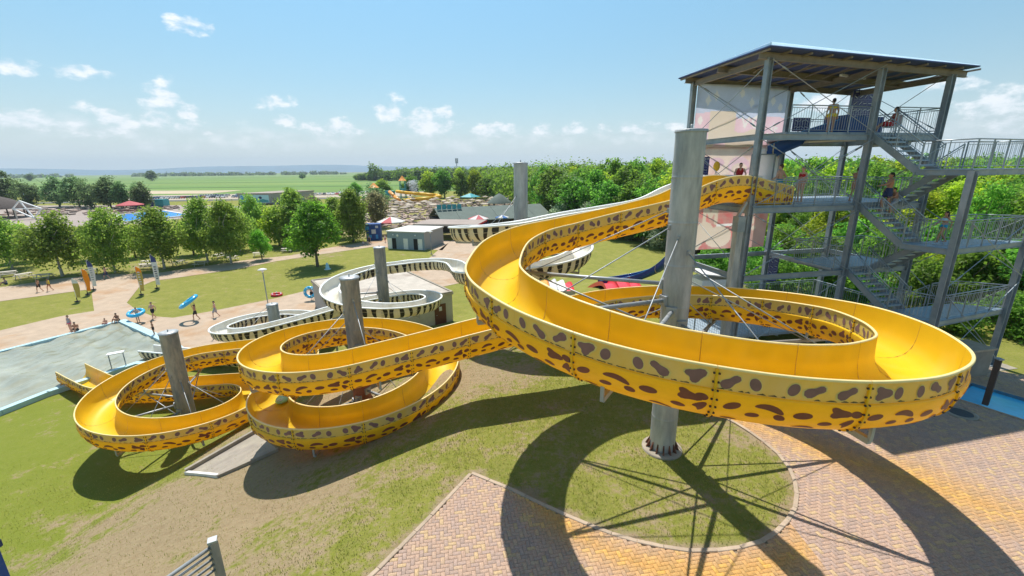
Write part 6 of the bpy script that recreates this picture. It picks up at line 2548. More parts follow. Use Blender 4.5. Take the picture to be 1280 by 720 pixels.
# the wood behind the tower: rows of single trees from its near edge backwards
front = [(-18, 262), (-6, 200), (6, 150), (14, 118), (22, 92), (31, 72), (37, 52), (36, 40), (32, 33), (29.5, 28.5), (29, 25)]
fx, fy = np.array([p[0] for p in front], float), np.array([p[1] for p in front], float)
cand = []
rw = np.random.default_rng(5)
for _ in range(9000):
    y = rw.uniform(24, 330)
    xe = np.interp(y, fy[::-1], fx[::-1])
    x = rw.uniform(xe, xe + 25 + y * 1.3)
    if x > 1.62 * y + 26:
        continue
    cand.append((y, x, xe))
placed = []
cand.sort()
for y, x, xe in cand:
    sp = 3.1 + 0.028 * y
    if all((x - a) ** 2 + (y - b) ** 2 > sp * sp for a, b in placed[-260:]):
        placed.append((x, y))
placed = placed[:]
GF = 'trees of the dense wood behind the slide tower'
n_single = 0
far_pts = []
for x, y in placed:
    vis_ = x < 1.30 * y + 3
    xe = np.interp(y, fy[::-1], fx[::-1])
    g = gz(x, y)
    topz = float(np.interp(y, [25, 60, 110, 330], [7.3, 8.3, 9.4, 12.0])) + float(np.clip(rw.normal(0, 0.9), -2.0, 1.1)) * (1 + y / 150) + (-2.0 if x - xe < 3 else 0)
    h = topz - g
    if n_single < 245 and vis_:
        n_single += 1
        if y < 62:
            key = 'nearlime' if rw.uniform() < 0.26 else 'near'
            tree('woodland_tree', 'broadleaf tree in the dense wood behind the slide tower', 'tree', key, x, y, h, 5.2 + rw.uniform(0, 3.0), GF)
        else:
            key = 'forestlime' if rw.uniform() < 0.2 else 'forest'
            tree('woodland_tree', 'broadleaf tree in the dense wood behind the slide tower', 'tree', key, x, y, h, 6.5 + 0.02 * y + rw.uniform(0, 2.5), GF)
    else:
        far_pts.append((x, y, h))
# shrubs along the wood's near edge and beside the tower
for k, (x, y, h, w) in enumerate([(24.8, 22.5, 1.7, 2.6), (27.2, 22.0, 2.4, 3.4), (29.5, 22.6, 3.2, 3.8), (31.5, 21.4, 3.6, 4.0), (26.2, 26.2, 3.4, 4.2), (23.6, 27.6, 3.0, 4.0), (21.0, 28.4, 3.2, 3.8), (18.2, 29.2, 3.0, 4.2), (28.6, 26.0, 4.4, 4.6), (31.6, 25.2, 4.8, 4.6),
                                  (34.5, 24.6, 4.6, 4.6), (20.0, 33.0, 4.0, 4.8), (23.4, 32.0, 4.6, 4.8), (26.8, 30.6, 5.2, 5.0), (17.0, 36.0, 3.2, 4.4), (28.5, 36.0, 5.5, 5.0), (24.5, 38.5, 5.0, 5.0), (20.8, 41.5, 4.4, 4.6), (28.4, 44.0, 5.4, 5.0), (25.0, 49.0, 5.0, 5.0), (36.5, 28.5, 6.0, 5.0), (38.0, 33.0, 6.5, 5.0)]):
    tree('shrub', 'leafy shrub at the near edge of the wood beside the slide tower', 'shrub', 'bush', x, y, h, w, 'shrubs along the near edge of the wood', v=k)
for k, (x, y, h, w) in enumerate([(14.5, 112, 7.5, 10), (19.0, 101, 7.2, 10), (24.5, 90, 7.0, 9), (29.5, 78, 6.5, 9)]):
    tree('silver_shrub', ['silvery tall shrub right of the long green roof', 'second silvery shrub right of the long green roof', 'silvery shrub at the corner of the lawn fence', 'silvery shrub before the wood right of the tallest pole'][k], 'shrub', 'silver', x, y, h, w, 'silvery shrubs before the wood', v=k)
tree('lime_tree', 'sunlit yellow-green tree showing between the stair landings of the tower', 'tree', 'nearlime', 36.5, 35.0, 8.6, 7.5, v=0)
tree('maple_tree', 'sapling behind the rail of the topmost stair landing', 'tree', 'near', 33.0, 29.5, 8.0, 4.5, v=1)


def mass(name, pts, label, m, leaf=1.3, per=260, seed=3, wid=10.0):
    r = np.random.default_rng(seed)
    VV = []
    for x, y, h in pts:
        n = per
        w = wid * r.uniform(0.8, 1.25)
        d = r.normal(0, 1, (n, 3))
        d /= np.linalg.norm(d, axis=1)[:, None]
        rad = r.uniform(0.55, 1.05, n) * (1 + 0.22 * np.sin(d[:, 0] * 5 + x) * np.sin(d[:, 1] * 4 + y))
        p = d * rad[:, None] * np.array([w / 2, w / 2, h * 0.5]) + np.array([x, y, LOW + h * 0.5])
        nn = d + r.normal(0, 0.5, (n, 3)) + np.array([0, 0, 0.4])
        nn /= np.linalg.norm(nn, axis=1)[:, None]
        a = np.cross(nn, r.normal(0, 1, (n, 3)))
        a /= np.linalg.norm(a, axis=1)[:, None]
        b = np.cross(nn, a)
        s = leaf * r.uniform(0.6, 1.3, n)[:, None]
        VV.append(np.stack([p - a * s * .7, p - b * s * .5, p + a * s * .7, p + b * s * .5], 1))
    V = np.concatenate(VV).reshape(-1, 3)
    o = link(name, np_mesh(name, V, np.arange(len(V)).reshape(-1, 4), m))
    return tag(o, label, 'wood', kind='stuff')


mass('deep_wood', far_pts, 'deeper part of the wood behind the slide tower', 'leaf_forest', 0.85, 300, 3, 9.0)
pts = []
for k in range(210):
    x = rw.uniform(-250, 60)
    y = rw.uniform(640, 740) + max(0, (-x - 120)) * 0.5
    pts.append((x, y, rw.uniform(13, 20) * (0.75 if x < -190 else 1)))
pts += [(-213, 690, 27), (-208, 700, 22)]
for k in range(150):
    x = rw.uniform(-30, 330)
    y = rw.uniform(335, 420) + abs(x) * 0.1
    pts.append((x, y, rw.uniform(13, 18.5)))
mass('far_wood', pts, 'far belt of woodland closing off the green fields', 'leaf_forest', 2.6, 240, 8, 17.0)
pts = []
for k in range(330):
    x = rw.uniform(-3600, 300)
    y = 2350 + 0.12 * x + rw.normal(0, 60)
    if math.sin(x * 0.004) + math.sin(x * 0.011 + 1) > -0.7:
        pts.append((x, y, rw.uniform(8, 20)))
mass('distant_tree_line', pts, 'thin dark line of trees at the far end of the fields', 'leaf_dark', 7.0, 60, 9, 34.0)
for k, (x, y, h, w, lab) in enumerate([(-690, 860, 20, 24, 'lone round tree in the field above the dark belt at far left'), (-1085, 1010, 19, 20, 'lone dark tree in the field at the left edge'), (-420, 900, 12, 15, 'lone small tree in the middle of the green field')]):
    tree('field_tree', lab, 'tree', 'dark', x, y, h, w, v=k)
# ------------------------------------------------------------------ people
def capsule(mb, p0, p1, r0, r1, n=10):
    p0, p1 = Vector(p0), Vector(p1)
    d = p1 - p0
    L_ = d.length
    if L_ < 1e-5:
        d = Vector((0, 0, 1))
        L_ = 1e-5
    d = d / L_
    s = d.cross(Vector((0.3, 0.9, 0.2)))
    s.normalize()
    u = s.cross(d)
    rings = []
    for a in (-80, -50, -22):
        rings.append((p0 + d * (r0 * math.sin(R_(a))), r0 * math.cos(R_(a))))
    rings += [(p0, r0), (p0.lerp(p1, 0.5), (r0 + r1) / 2), (p1, r1)]
    for a in (22, 50, 80):
        rings.append((p1 + d * (r1 * math.sin(R_(a))), r1 * math.cos(R_(a))))
    vs = []
    for c, r in rings:
        for k in range(n):
            t = 2 * math.pi * k / n
            vs.append(c + s * (math.cos(t) * r) + u * (math.sin(t) * r))
    fs = []
    for j in range(len(rings) - 1):
        for k in range(n):
            fs.append((j * n + k, j * n + (k + 1) % n, (j + 1) * n + (k + 1) % n, (j + 1) * n + k))
    fs.append(tuple(reversed(range(n))))
    o = (len(rings) - 1) * n
    fs.append(tuple(o + k for k in range(n)))
    mb.add(vs, fs, 0, True)


def fuse(mb, name, voxel, m):
    """union of closed pieces as one continuous skin (voxel remesh, then smoothing)"""
    me0 = bpy.data.meshes.new('src')
    me0.from_pydata(mb.v, [], mb.f)
    o = bpy.data.objects.new('src', me0)
    COL.objects.link(o)
    md = o.modifiers.new('r', 'REMESH')
    md.mode = 'VOXEL'
    md.voxel_size = voxel
    sm = o.modifiers.new('s', 'SMOOTH')
    sm.factor = 0.5
    sm.iterations = 3
    dg = bpy.context.evaluated_depsgraph_get()
    me_ = bpy.data.meshes.new_from_object(o.evaluated_get(dg))
    bpy.data.objects.remove(o)
    bpy.data.meshes.remove(me0)
    me_.name = name
    me_.materials.clear()
    me_.materials.append(MATS[m])
    me_.polygons.foreach_set('use_smooth', np.ones(len(me_.polygons), bool))
    return me_


def pose(kind):
    """joint positions for a 1.75 m figure facing +Y, x to its right"""
    J = dict(pel=(0, 0, 0.95), waist=(0, 0, 1.10), chest=(0, 0.01, 1.30), neck=(0, 0, 1.47), head=(0, 0.02, 1.62),
             hipL=(-.095, 0, .92), hipR=(.095, 0, .92), kneeL=(-.10, .02, .50), kneeR=(.10, .02, .50), ankL=(-.10, -.02, .085), ankR=(.10, -.02, .085),
             shL=(-.185, 0, 1.41), shR=(.185, 0, 1.41), elL=(-.235, -.03, 1.13), elR=(.235, -.03, 1.13), wrL=(-.235, .05, .89), wrR=(.235, .05, .89))
    if kind == 'akimbo':
        J.update(elR=(.40, -.08, 1.17), wrR=(.20, .02, 1.02), elL=(-.25, .05, 1.14), wrL=(-.22, .24, 1.04))
    elif kind == 'walk':
        J.update(kneeL=(-.10, .20, .53), ankL=(-.10, .24, .12), kneeR=(.10, -.04, .49), ankR=(.10, -.30, .13), elL=(-.25, -.16, 1.15), wrL=(-.24, -.14, .90), elR=(.24, .10, 1.15), wrR=(.21, .30, 1.0))
    elif kind == 'climb':
        J.update(kneeL=(-.10, .30, .68), ankL=(-.10, .22, .28), kneeR=(.10, .0, .50), ankR=(.10, -.10, .085), chest=(0, .10, 1.29), neck=(0, .15, 1.45), head=(0, .20, 1.59), shL=(-.185, .12, 1.40), shR=(.185, .12, 1.40),
                 elL=(-.24, .22, 1.17), wrL=(-.24, .46, 1.16), elR=(.25, .02, 1.14), wrR=(.24, .10, .92))
    elif kind == 'reach':
        J.update(elL=(-.27, .18, 1.25), wrL=(-.27, .45, 1.18), elR=(.27, -.05, 1.14), wrR=(.25, .08, .92), kneeR=(.1, .16, .52), ankR=(.1, .10, .10), kneeL=(-.1, -.03, .5), ankL=(-.1, -.18, .10))
    elif kind == 'chair':
        J.update(pel=(0, 0, .52), waist=(0, -.04, .66), chest=(0, -.09, .86), neck=(0, -.10, 1.03), head=(0, -.07, 1.18), hipL=(-.095, .02, .50), hipR=(.095, .02, .50), kneeL=(-.11, .45, .55), kneeR=(.11, .45, .52), ankL=(-.11, .78, .30), ankR=(.12, .62, .10),
                 shL=(-.185, -.09, .98), shR=(.185, -.09, .98), elL=(-.25, .02, .74), elR=(.25, .02, .74), wrL=(-.14, .22, .66), wrR=(.14, .22, .66))
    elif kind == 'sit':
        J.update(pel=(0, 0, .12), waist=(0, .0, .27), chest=(0, .03, .47), neck=(0, .07, .63), head=(0, .12, .77), hipL=(-.095, .02, .11), hipR=(.095, .02, .11), kneeL=(-.13, .40, .36), kneeR=(.13, .40, .36), ankL=(-.12, .62, .05), ankR=(.12, .62, .05),
                 shL=(-.185, .04, .58), shR=(.185, .04, .58), elL=(-.25, .14, .36), elR=(.25, .14, .36), wrL=(-.16, .34, .38), wrR=(.16, .34, .38))
    elif kind == 'hold':
        J.update(elL=(-.36, .08, 1.18), wrL=(-.40, .28, 1.10), elR=(.36, .08, 1.18), wrR=(.40, .28, 1.10))
    elif kind == 'overhead':
        J.update(elL=(-.34, .05, 1.60), wrL=(-.25, .08, 1.86), elR=(.34, .05, 1.60), wrR=(.25, .08, 1.86), kneeL=(-.10, .18, .53), ankL=(-.10, .20, .11), kneeR=(.10, -.05, .49), ankR=(.10, -.30, .13))
    elif kind == 'lean':
        J.update(chest=(0, .07, 1.30), neck=(0, .11, 1.46), head=(0, .15, 1.60), shL=(-.18, .08, 1.40), shR=(.18, .08, 1.40), elL=(-.28, .2, 1.16), wrL=(-.2, .40, 1.08), elR=(.28, .2, 1.16), wrR=(.2, .40, 1.08))
    return {k: Vector(v) for k, v in J.items()}


def lerp(a, b, f):
    return a.lerp(b, f)


def person(label, kind, loc, head, h=1.75, build=1.0, female=False, skin='skin_light', hair='hair_dark', long_hair=False, bottom=('trunks', 'cloth_navy'), top=None, voxel=0.0125, group=None, lookup=0.0):
    """body = one fused skin; hair, clothes, eyes and mouth are its children"""
    J = pose(kind)
    k = build
    t = thing('person', label, 'person', loc, head, group)
    sc_ = h / 1.75
    t.scale = (sc_, sc_, sc_)
    sw = 0.93 if female else 1.0
    mb = MB()
    hw = 1.08 if female else 1.0
    for sx in (-1, 1):
        o = Vector((sx * 0.055, 0, 0))
        capsule(mb, J['pel'] + o * 1.1 * hw, J['waist'] + o * 0.9, .105 * k * hw, .092 * k * sw)
        capsule(mb, J['waist'] + o * 0.9, J['chest'] + o * 1.35 * sw, .092 * k * sw, .112 * k * sw)
        capsule(mb, J['chest'] + o * 1.35 * sw, lerp(J['chest'], J['neck'], .55) + o * 1.5 * sw, .110 * k * sw, .075 * k)
    capsule(mb, lerp(J['chest'], J['neck'], .6), J['neck'], .085 * k, .052)
    capsule(mb, J['neck'], lerp(J['neck'], J['head'], .6), .052, .05)
    if female:
        for sx in (-1, 1):
            c = J['chest'] + Vector((sx * .075, .085, .01))
            capsule(mb, c, c + Vector((0, .02, -.015)), .052, .042)
    for S, sx in (('L', -1), ('R', 1)):
        sh = J['sh' + S] * 1
        sh.x *= sw
        el, wr = J['el' + S] * 1, J['wr' + S] * 1
        capsule(mb, lerp(J['chest'], J['neck'], .6) + Vector((sx * .07, 0, 0)), sh, .075 * k, .058 * k * sw)
        capsule(mb, sh, lerp(sh, el, .45), .056 * k * sw, .049 * k * sw)
        capsule(mb, lerp(sh, el, .45), el, .049 * k * sw, .038 * k * sw)
        capsule(mb, el, lerp(el, wr, .35), .039 * k * sw, .038 * k * sw)
        capsule(mb, lerp(el, wr, .35), wr, .038 * k * sw, .027)
        # hand: palm, five fingers with a bend, thumb from the side of the palm
        d = (wr - el).normalized()
        side = d.cross(Vector((0, 1, 0.2)))
        if side.length < .2:
            side = d.cross(Vector((1, 0, 0)))
        side.normalize()
        nrm = side.cross(d).normalized()
        pe = wr + d * .085
        for q in (-.022, 0, .022):
            capsule(mb, wr + side * q * .6, pe + side * q, .017, .016, 7)
        for q, ln in ((-.033, .058), (-.011, .078), (.011, .082), (.032, .072)):
            a = pe + side * q
            b = a + d * ln * .55 + nrm * .006 + side * q * .15
            capsule(mb, a, b, .0105, .0098, 6)
            capsule(mb, b, b + (d * .75 + nrm * .65).normalized() * ln * .5, .0098, .0085, 6)
        a = wr + d * .03 + side * .03
        b = a + (d * .7 + side * .8 + nrm * .3).normalized() * .045
        capsule(mb, a, b, .0135, .0115, 6)
        capsule(mb, b, b + (d * .9 + side * .3 + nrm * .4).normalized() * .032, .0115, .0095, 6)
        # leg
        hp, kn, an = J['hip' + S] * 1, J['knee' + S], J['ank' + S]
        capsule(mb, hp, lerp(hp, kn, .5), .092 * k * hw, .073 * k * hw)
        capsule(mb, lerp(hp, kn, .5), kn, .073 * k * hw, .052 * k)
        capsule(mb, kn, lerp(kn, an, .35), .052 * k, .056 * k)
        capsule(mb, lerp(kn, an, .35), an, .056 * k, .036)
        if kind in ('sit', 'chair'):
            f0 = Vector((0, .13, -.02))
        else:
            f0 = Vector((0, .15, -.05))
        hl_ = an + Vector((0, -.035, -.045))
        capsule(mb, an, hl_, .036, .034)
        capsule(mb, hl_, an + f0, .034, .024)
        for q in (-.026, -.008, .01, .026):
            capsule(mb, an + f0 * .8 + Vector((q, 0, .0)), an + f0 + Vector((q * 1.1, .03, -.005)), .016, .012, 6)
    # head: skull, jaw, nose, ears, brow
    H_ = J['head']
    up = (H_ - J['neck']).normalized()
    up = (up + Vector((0, 0, 1.5))).normalized()
    fw = Vector((0, 1, -lookup)).normalized()
    fw = (fw - up * fw.dot(up)).normalized()
    rt = fw.cross(up)
    hp_ = lambda a, b, c: H_ + rt * a + fw * b + up * c
    mb.ell(hp_(0, -.012, .025), (.078, .096, .098), 14)
    capsule(mb, hp_(0, .03, -.045), hp_(0, .062, -.085), .058, .030)
    for sx in (-1, 1):
        capsule(mb, hp_(sx * .045, .015, -.055), hp_(sx * .02, .06, -.082), .03, .022, 8)
        capsule(mb, hp_(sx * .079, -.01, .012), hp_(sx * .083, -.018, -.022), .014, .010, 7)
        capsule(mb, hp_(sx * .02, .078, .032), hp_(sx * .05, .064, .03), .014, .012, 7)
    capsule(mb, hp_(0, .086, .02), hp_(0, .106, -.018), .010, .0145, 7)
    capsule(mb, hp_(-.018, .084, -.048), hp_(.018, .084, -.048), .012, .012, 7)
    body = link('body', fuse(mb, 'body', voxel, skin), t, True)
    # eyes and mouth
    for sx in (-1, 1):
        mb = MB()
        mb.ell(hp_(sx * .031, .083, .010), (.012, .008, .007), 8)
        mb.build('eye', 'eye', body, True)
    mb = MB()
    mb.ell(hp_(0, .095, -.047), (.022, .006, .007), 8)
    mb.build('mouth', 'lips', body, True)
    # hair
    mb = MB()
    mb.ell(hp_(0, -.022, .043), (.086, .100, .092), 14)
    if not long_hair:
        capsule(mb, hp_(0, -.06, .02), hp_(0, -.075, -.03), .07, .05)
    else:
        capsule(mb, hp_(0, -.06, .02), hp_(0, -.085, -.07), .078, .06)
        capsule(mb, hp_(0, -.085, -.06), hp_(0, -.10, -.20), .062, .035)
    hb = fuse(mb, 'hair', 0.014, hair)
    # the face stays free of the hair: drop what lies in front of it
    bm_v = [v.co.copy() for v in hb.vertices]
    dele = [i for i, c in enumerate(bm_v) if (c - H_).dot(fw) > .052 and (c - H_).dot(up) < .072]
    if dele:
        import bmesh
        bm = bmesh.new()
        bm.from_mesh(hb)
        bm.verts.ensure_lookup_table()
        bmesh.ops.delete(bm, geom=[bm.verts[i] for i in dele], context='VERTS')
        bm.to_mesh(hb)
        bm.free()
    link('hair', hb, t, True)

    def garment(name, caps, m):
        mb = MB()
        for a, b, r0, r1 in caps:
            capsule(mb, a, b, r0, r1)
        link(name, fuse(mb, name, 0.015, m), t, True)
    if bottom:
        nm, m = bottom
        caps = []
        e = .014
        for S, sx in (('L', -1), ('R', 1)):
            hp, kn = J['hip' + S], J['knee' + S]
            o = Vector((sx * 0.055, 0, 0))
            if nm in ('trunks', 'shorts'):
                f = .5 if nm == 'trunks' else .8
                caps.append((hp, lerp(hp, kn, f), .092 * k * hw + e + .006, .080 * k + e + .012))
                caps.append((J['pel'] + o * 1.1, lerp(J['pel'], J['waist'], .45) + o, .105 * k * hw + e, .094 * k + e))
            else:
                caps.append((J['pel'] + o * 1.2 + (hp - J['pel']) * .4, lerp(J['pel'], J['waist'], .12) + o * 1.1, .104 * k * hw + .009, .102 * k * hw + .009))
                caps.append((lerp(J['pel'], hp, .6), hp, .085, .098 * k * hw))
        garment(nm if nm != 'bikini' else 'bikini_bottom', caps, m)
    if top:
        nm, m = top
        caps = []
        e = .010
        for sx in (-1, 1):
            o = Vector((sx * 0.055, 0, 0))
            if nm == 'bikini_top':
                c = J['chest'] + Vector((sx * .075, .085, .01))
                caps.append((c, c + Vector((0, .02, -.015)), .058, .048))
                caps.append((J['chest'] + o * 1.2 + Vector((0, -.02, 0)), J['chest'] + o * 1.4 + Vector((0, .02, 0.01)), .116 * k * sw, .116 * k * sw))
            else:
                caps.append((J['pel'] + o * 1.1 + (J['waist'] - J['pel']) * .3, J['waist'] + o * .9, .105 * k * hw + e, .094 * k * sw + e))
                caps.append((J['waist'] + o * .9, J['chest'] + o * 1.35 * sw, .094 * k * sw + e, .112 * k * sw + e))
                caps.append((J['chest'] + o * 1.35 * sw, lerp(J['chest'], J['neck'], .62) + o * 1.45 * sw, .110 * k * sw + e, .070 * k + e))
        garment(nm, caps, m)
    return t


def on_deck(t_, s_, z):
    p = TW(t_, s_, z)
    return (p.x, p.y, p.z + 0.005)


face_away, face_cam = R_(-30), R_(150)
# on the tower
person('man in turquoise swim shorts seen from behind at the mouth of the yellow slide', 'akimbo', on_deck(3.1, 1.95, Z2), R_(35), 1.78, 1.06, bottom=('trunks', 'cloth_turquoise'), hair='hair_brown')
person('woman in a red bikini standing beside the man in turquoise shorts', 'stand', on_deck(3.75, 1.3, Z2), R_(105), 1.66, 0.92, True, long_hair=False, bottom=('bikini', 'skin_light'), top=('bikini_top', 'red_cloth'), hair='hair_brown')
person('lifeguard in a red tank top bending over the rim of the yellow slide', 'lean', on_deck(1.35, 2.6, Z2 + 0.25), R_(165), 1.62, 0.95, bottom=('shorts', 'red_cloth'), top=('tank_top', 'red_cloth'))
person('lifeguard in red mostly hidden behind the tallest pole', 'lean', (8.25, 21.9, Z2 + 0.35), R_(-100), 1.6, 0.95, bottom=('shorts', 'red_cloth'), top=('tank_top', 'red_cloth'))
person('boy walking on the deck beside the stair column', 'reach', on_deck(6.25, 0.75, Z2), R_(-65), 1.60, 0.88, skin='skin_tan', bottom=('trunks', 'skin_tan'))
person('dark haired man in navy and pink trunks walking up the middle stairs', 'reach', on_deck(6.75, -0.42, Z2 - 0.38), R_(70), 1.74, 1.04, skin='skin_tan', bottom=('trunks', 'cloth_navy'))
person('child in grey shorts on the stairs right behind the man in navy trunks', 'climb', on_deck(7.0, -0.62, Z2 - 0.57), R_(80), 1.30, 0.95, skin='skin_tan', bottom=('shorts', 'cloth_grey'))
person('girl in a sky blue bikini on the middle stair landing', 'walk', on_deck(7.55, -2.35, LZ[1]), R_(80), 1.34, 0.92, True, 'skin_tan', long_hair=True, bottom=('bikini', 'cloth_skyblue'), top=('bikini_top', 'ring_pale'))
person('person in a yellow bikini standing with her back turned on the top deck', 'stand', on_deck(5.0, 1.5, Z3), R_(-25), 1.62, 1.0, True, 'skin_tan', bottom=('bikini', 'cloth_yellow'), top=('bikini_top', 'cloth_yellow'))
person('lifeguard in red lounging on a chair under the navy sign on the top deck', 'chair', on_deck(8.35, 1.35, Z3), R_(75), 1.72, 0.95, True, 'skin_tan', bottom=('shorts', 'red_cloth'), top=('tank_top', 'red_cloth'), long_hair=True)
ch = thing('folding_chair', 'low white folding chair under the lounging lifeguard', 'chair', on_deck(8.35, 1.35, Z3))
p = TW(8.35, 1.35, Z3)
mb = MB()
mb.box((p.x, p.y, Z3 + 0.38), (0.45, 0.45, 0.04), 0, TROT)
mb.build('seat', 'white_paint', ch)
mb = MB()
mb.box((p.x + 0.26, p.y + 0.02, Z3 + 0.68), (0.04, 0.45, 0.5), 0, TROT)
mb.build('backrest', 'white_paint', ch)
for dx in (-.2, .2):
    for dy in (-.2, .2):
        mb = MB()
        mb.tube((p.x + dx, p.y + dy, Z3 + 0.003), (p.x + dx, p.y + dy, Z3 + 0.37), 0.014, n=6)
        mb.build('leg', 'white_paint', ch)

V2 = 0.02
G0 = LOW + 0.035
# round the splash pool
person('woman in a floral swimsuit standing at the far pool edge', 'stand', (-41.9, 38.7, G0), R_(170), 1.68, 1.0, True, bottom=('bikini', 'cloth_pink'), top=('tank_top', 'cloth_grey'), voxel=V2, hair='hair_brown')
person('tanned person sitting on the far pool edge beside the standing woman', 'sit', (-41.0, 38.35, LOW + 0.3), R_(200), 1.72, 1.1, False, 'skin_tan', bottom=('trunks', 'cloth_black'), voxel=V2)
person('child sitting at the far corner of the pool', 'sit', (-39.9, 40.2, LOW + 0.2), R_(190), 1.35, 1.0, bottom=('trunks', 'cloth_pink'), voxel=V2, hair='hair_brown')
person('woman in a dark swimsuit sitting at the far corner of the pool', 'sit', (-39.2, 40.75, LOW + 0.38), R_(185), 1.68, 1.05, True, 'skin_tan', bottom=('bikini', 'cloth_black'), top=('tank_top', 'cloth_black'), voxel=V2)
person('small boy in dark trunks standing on the pale blue pool edge', 'akimbo', (-32.4, 36.75, LOW + 0.43), R_(150), 1.28, 0.95, False, 'skin_tan', bottom=('trunks', 'cloth_black'), voxel=V2)
person('bather carrying a blue swim ring round the waist', 'hold', (-37.6, 41.2, G0), R_(190), 1.60, 1.0, bottom=('trunks', 'cloth_grey'), voxel=V2)
person('man in black trunks walking behind the bather in the blue ring', 'walk', (-36.9, 42.3, G0), R_(175), 1.80, 1.08, bottom=('trunks', 'cloth_black'), voxel=V2)
person('swimmer in black trunks carrying a tilted blue ring overhead', 'overhead', (-32.2, 41.8, G0), R_(100), 1.66, 0.98, False, 'skin_tan', bottom=('trunks', 'cloth_black'), voxel=V2)
person('man in patterned shorts following the swimmer with the tilted ring', 'walk', (-30.7, 42.6, G0), R_(110), 1.76, 0.98, bottom=('shorts', 'cloth_grey'), voxel=V2)
person('bather on the path carrying a blue ring in front', 'hold', (-23.4, 48.6, G0), R_(180), 1.66, 1.0, bottom=('trunks', 'cloth_black'), voxel=V2)
person('woman in blue shorts standing on the far path by the orange flag', 'stand', (-59.2, 59.6, G0), R_(120), 1.7, 1.05, True, bottom=('shorts', 'cloth_navy'), top=('tank_top', 'red_cloth'), voxel=V2)
person('shirtless man in blue shorts on the far path by the orange flag', 'walk', (-57.9, 60.2, G0), R_(95), 1.8, 1.1, bottom=('shorts', 'cloth_navy'), voxel=V2)
person('dark skinned walker on the far path at left', 'walk', (-60.3, 53.4, G0), R_(100), 1.7, 1.0, False, 'skin_tan', bottom=('trunks', 'cloth_black'), voxel=V2)
person('walker with a yellow top on the far path at left', 'walk', (-59.4, 53.8, G0), R_(100), 1.66, 1.0, True, 'skin_tan', bottom=('bikini', 'cloth_black'), top=('tank_top', 'cloth_yellow'), voxel=V2)
person('person sitting in the shade at the left edge under the birch', 'sit', (-69.3, 57.6, LOW + 0.02), R_(150), 1.75, 1.1, False, 'skin_tan', bottom=('shorts', 'cloth_navy'), top=('tank_top', 'cloth_grey'), voxel=V2)
person('person in a white top sitting under the willow by the far path', 'sit', (-30.2, 87.6, LOW + 0.02), R_(180), 1.75, 1.1, False, bottom=('shorts', 'cloth_grey'), top=('tank_top', 'white_cloth'), voxel=V2)
person('person in black standing beside the seated figure under the willow', 'stand', (-29.0, 87.8, LOW + 0.02), R_(180), 1.75, 1.0, False, bottom=('shorts', 'cloth_black'), top=('tank_top', 'cloth_black'), voxel=V2)
person('woman in pink shorts walking past the blue drinks stand', 'walk', (-26.4, 90.0, G0), R_(160), 1.7, 1.0, True, bottom=('shorts', 'cloth_pink'), top=('tank_top', 'white_cloth'), voxel=V2)


def swim_ring(label, c, axis, R=0.52, r=0.15, m='ring_blue'):
    t = thing('swim_ring', label, 'swim ring', c)
    mb = MB()
    mb.torus(c, R, r, axis, 28, 12)
    mb.build('tube', m, t)
    mb = MB()
    q = Vector((0, 0, 1)).rotation_difference(Vector(axis))
    for k in range(6):
        a = 2 * math.pi * k / 6
        p_ = q @ Vector(((R) * math.cos(a), R * math.sin(a), r * 0.96))
        mb.ell((c[0] + p_.x, c[1] + p_.y, c[2] + p_.z), (0.10, 0.10, 0.035), 8, 0, q.to_matrix())
    mb.build('pale_print', 'ring_pale', t)
    return t


swim_ring('bright blue swim ring held round the waist of a bather', (-37.6, 41.15, LOW + 1.08), (0.06, -0.25, 1), 0.60, 0.17)
swim_ring('bright blue swim ring held tilted overhead by a swimmer', (-32.55, 41.7, LOW + 2.02), (-0.50, -0.25, 0.83), 0.86, 0.17)
swim_ring('bright blue swim ring held upright in front of a bather on the path', (-23.4, 48.25, LOW + 1.05), (0.1, -1, 0.1), 0.55, 0.17)
swim_ring('red ring lying on the lawn beside the path', (-28.6, 50.6, LOW + 0.16), (0.05, 0, 1), 0.52, 0.14, 'red_paint')

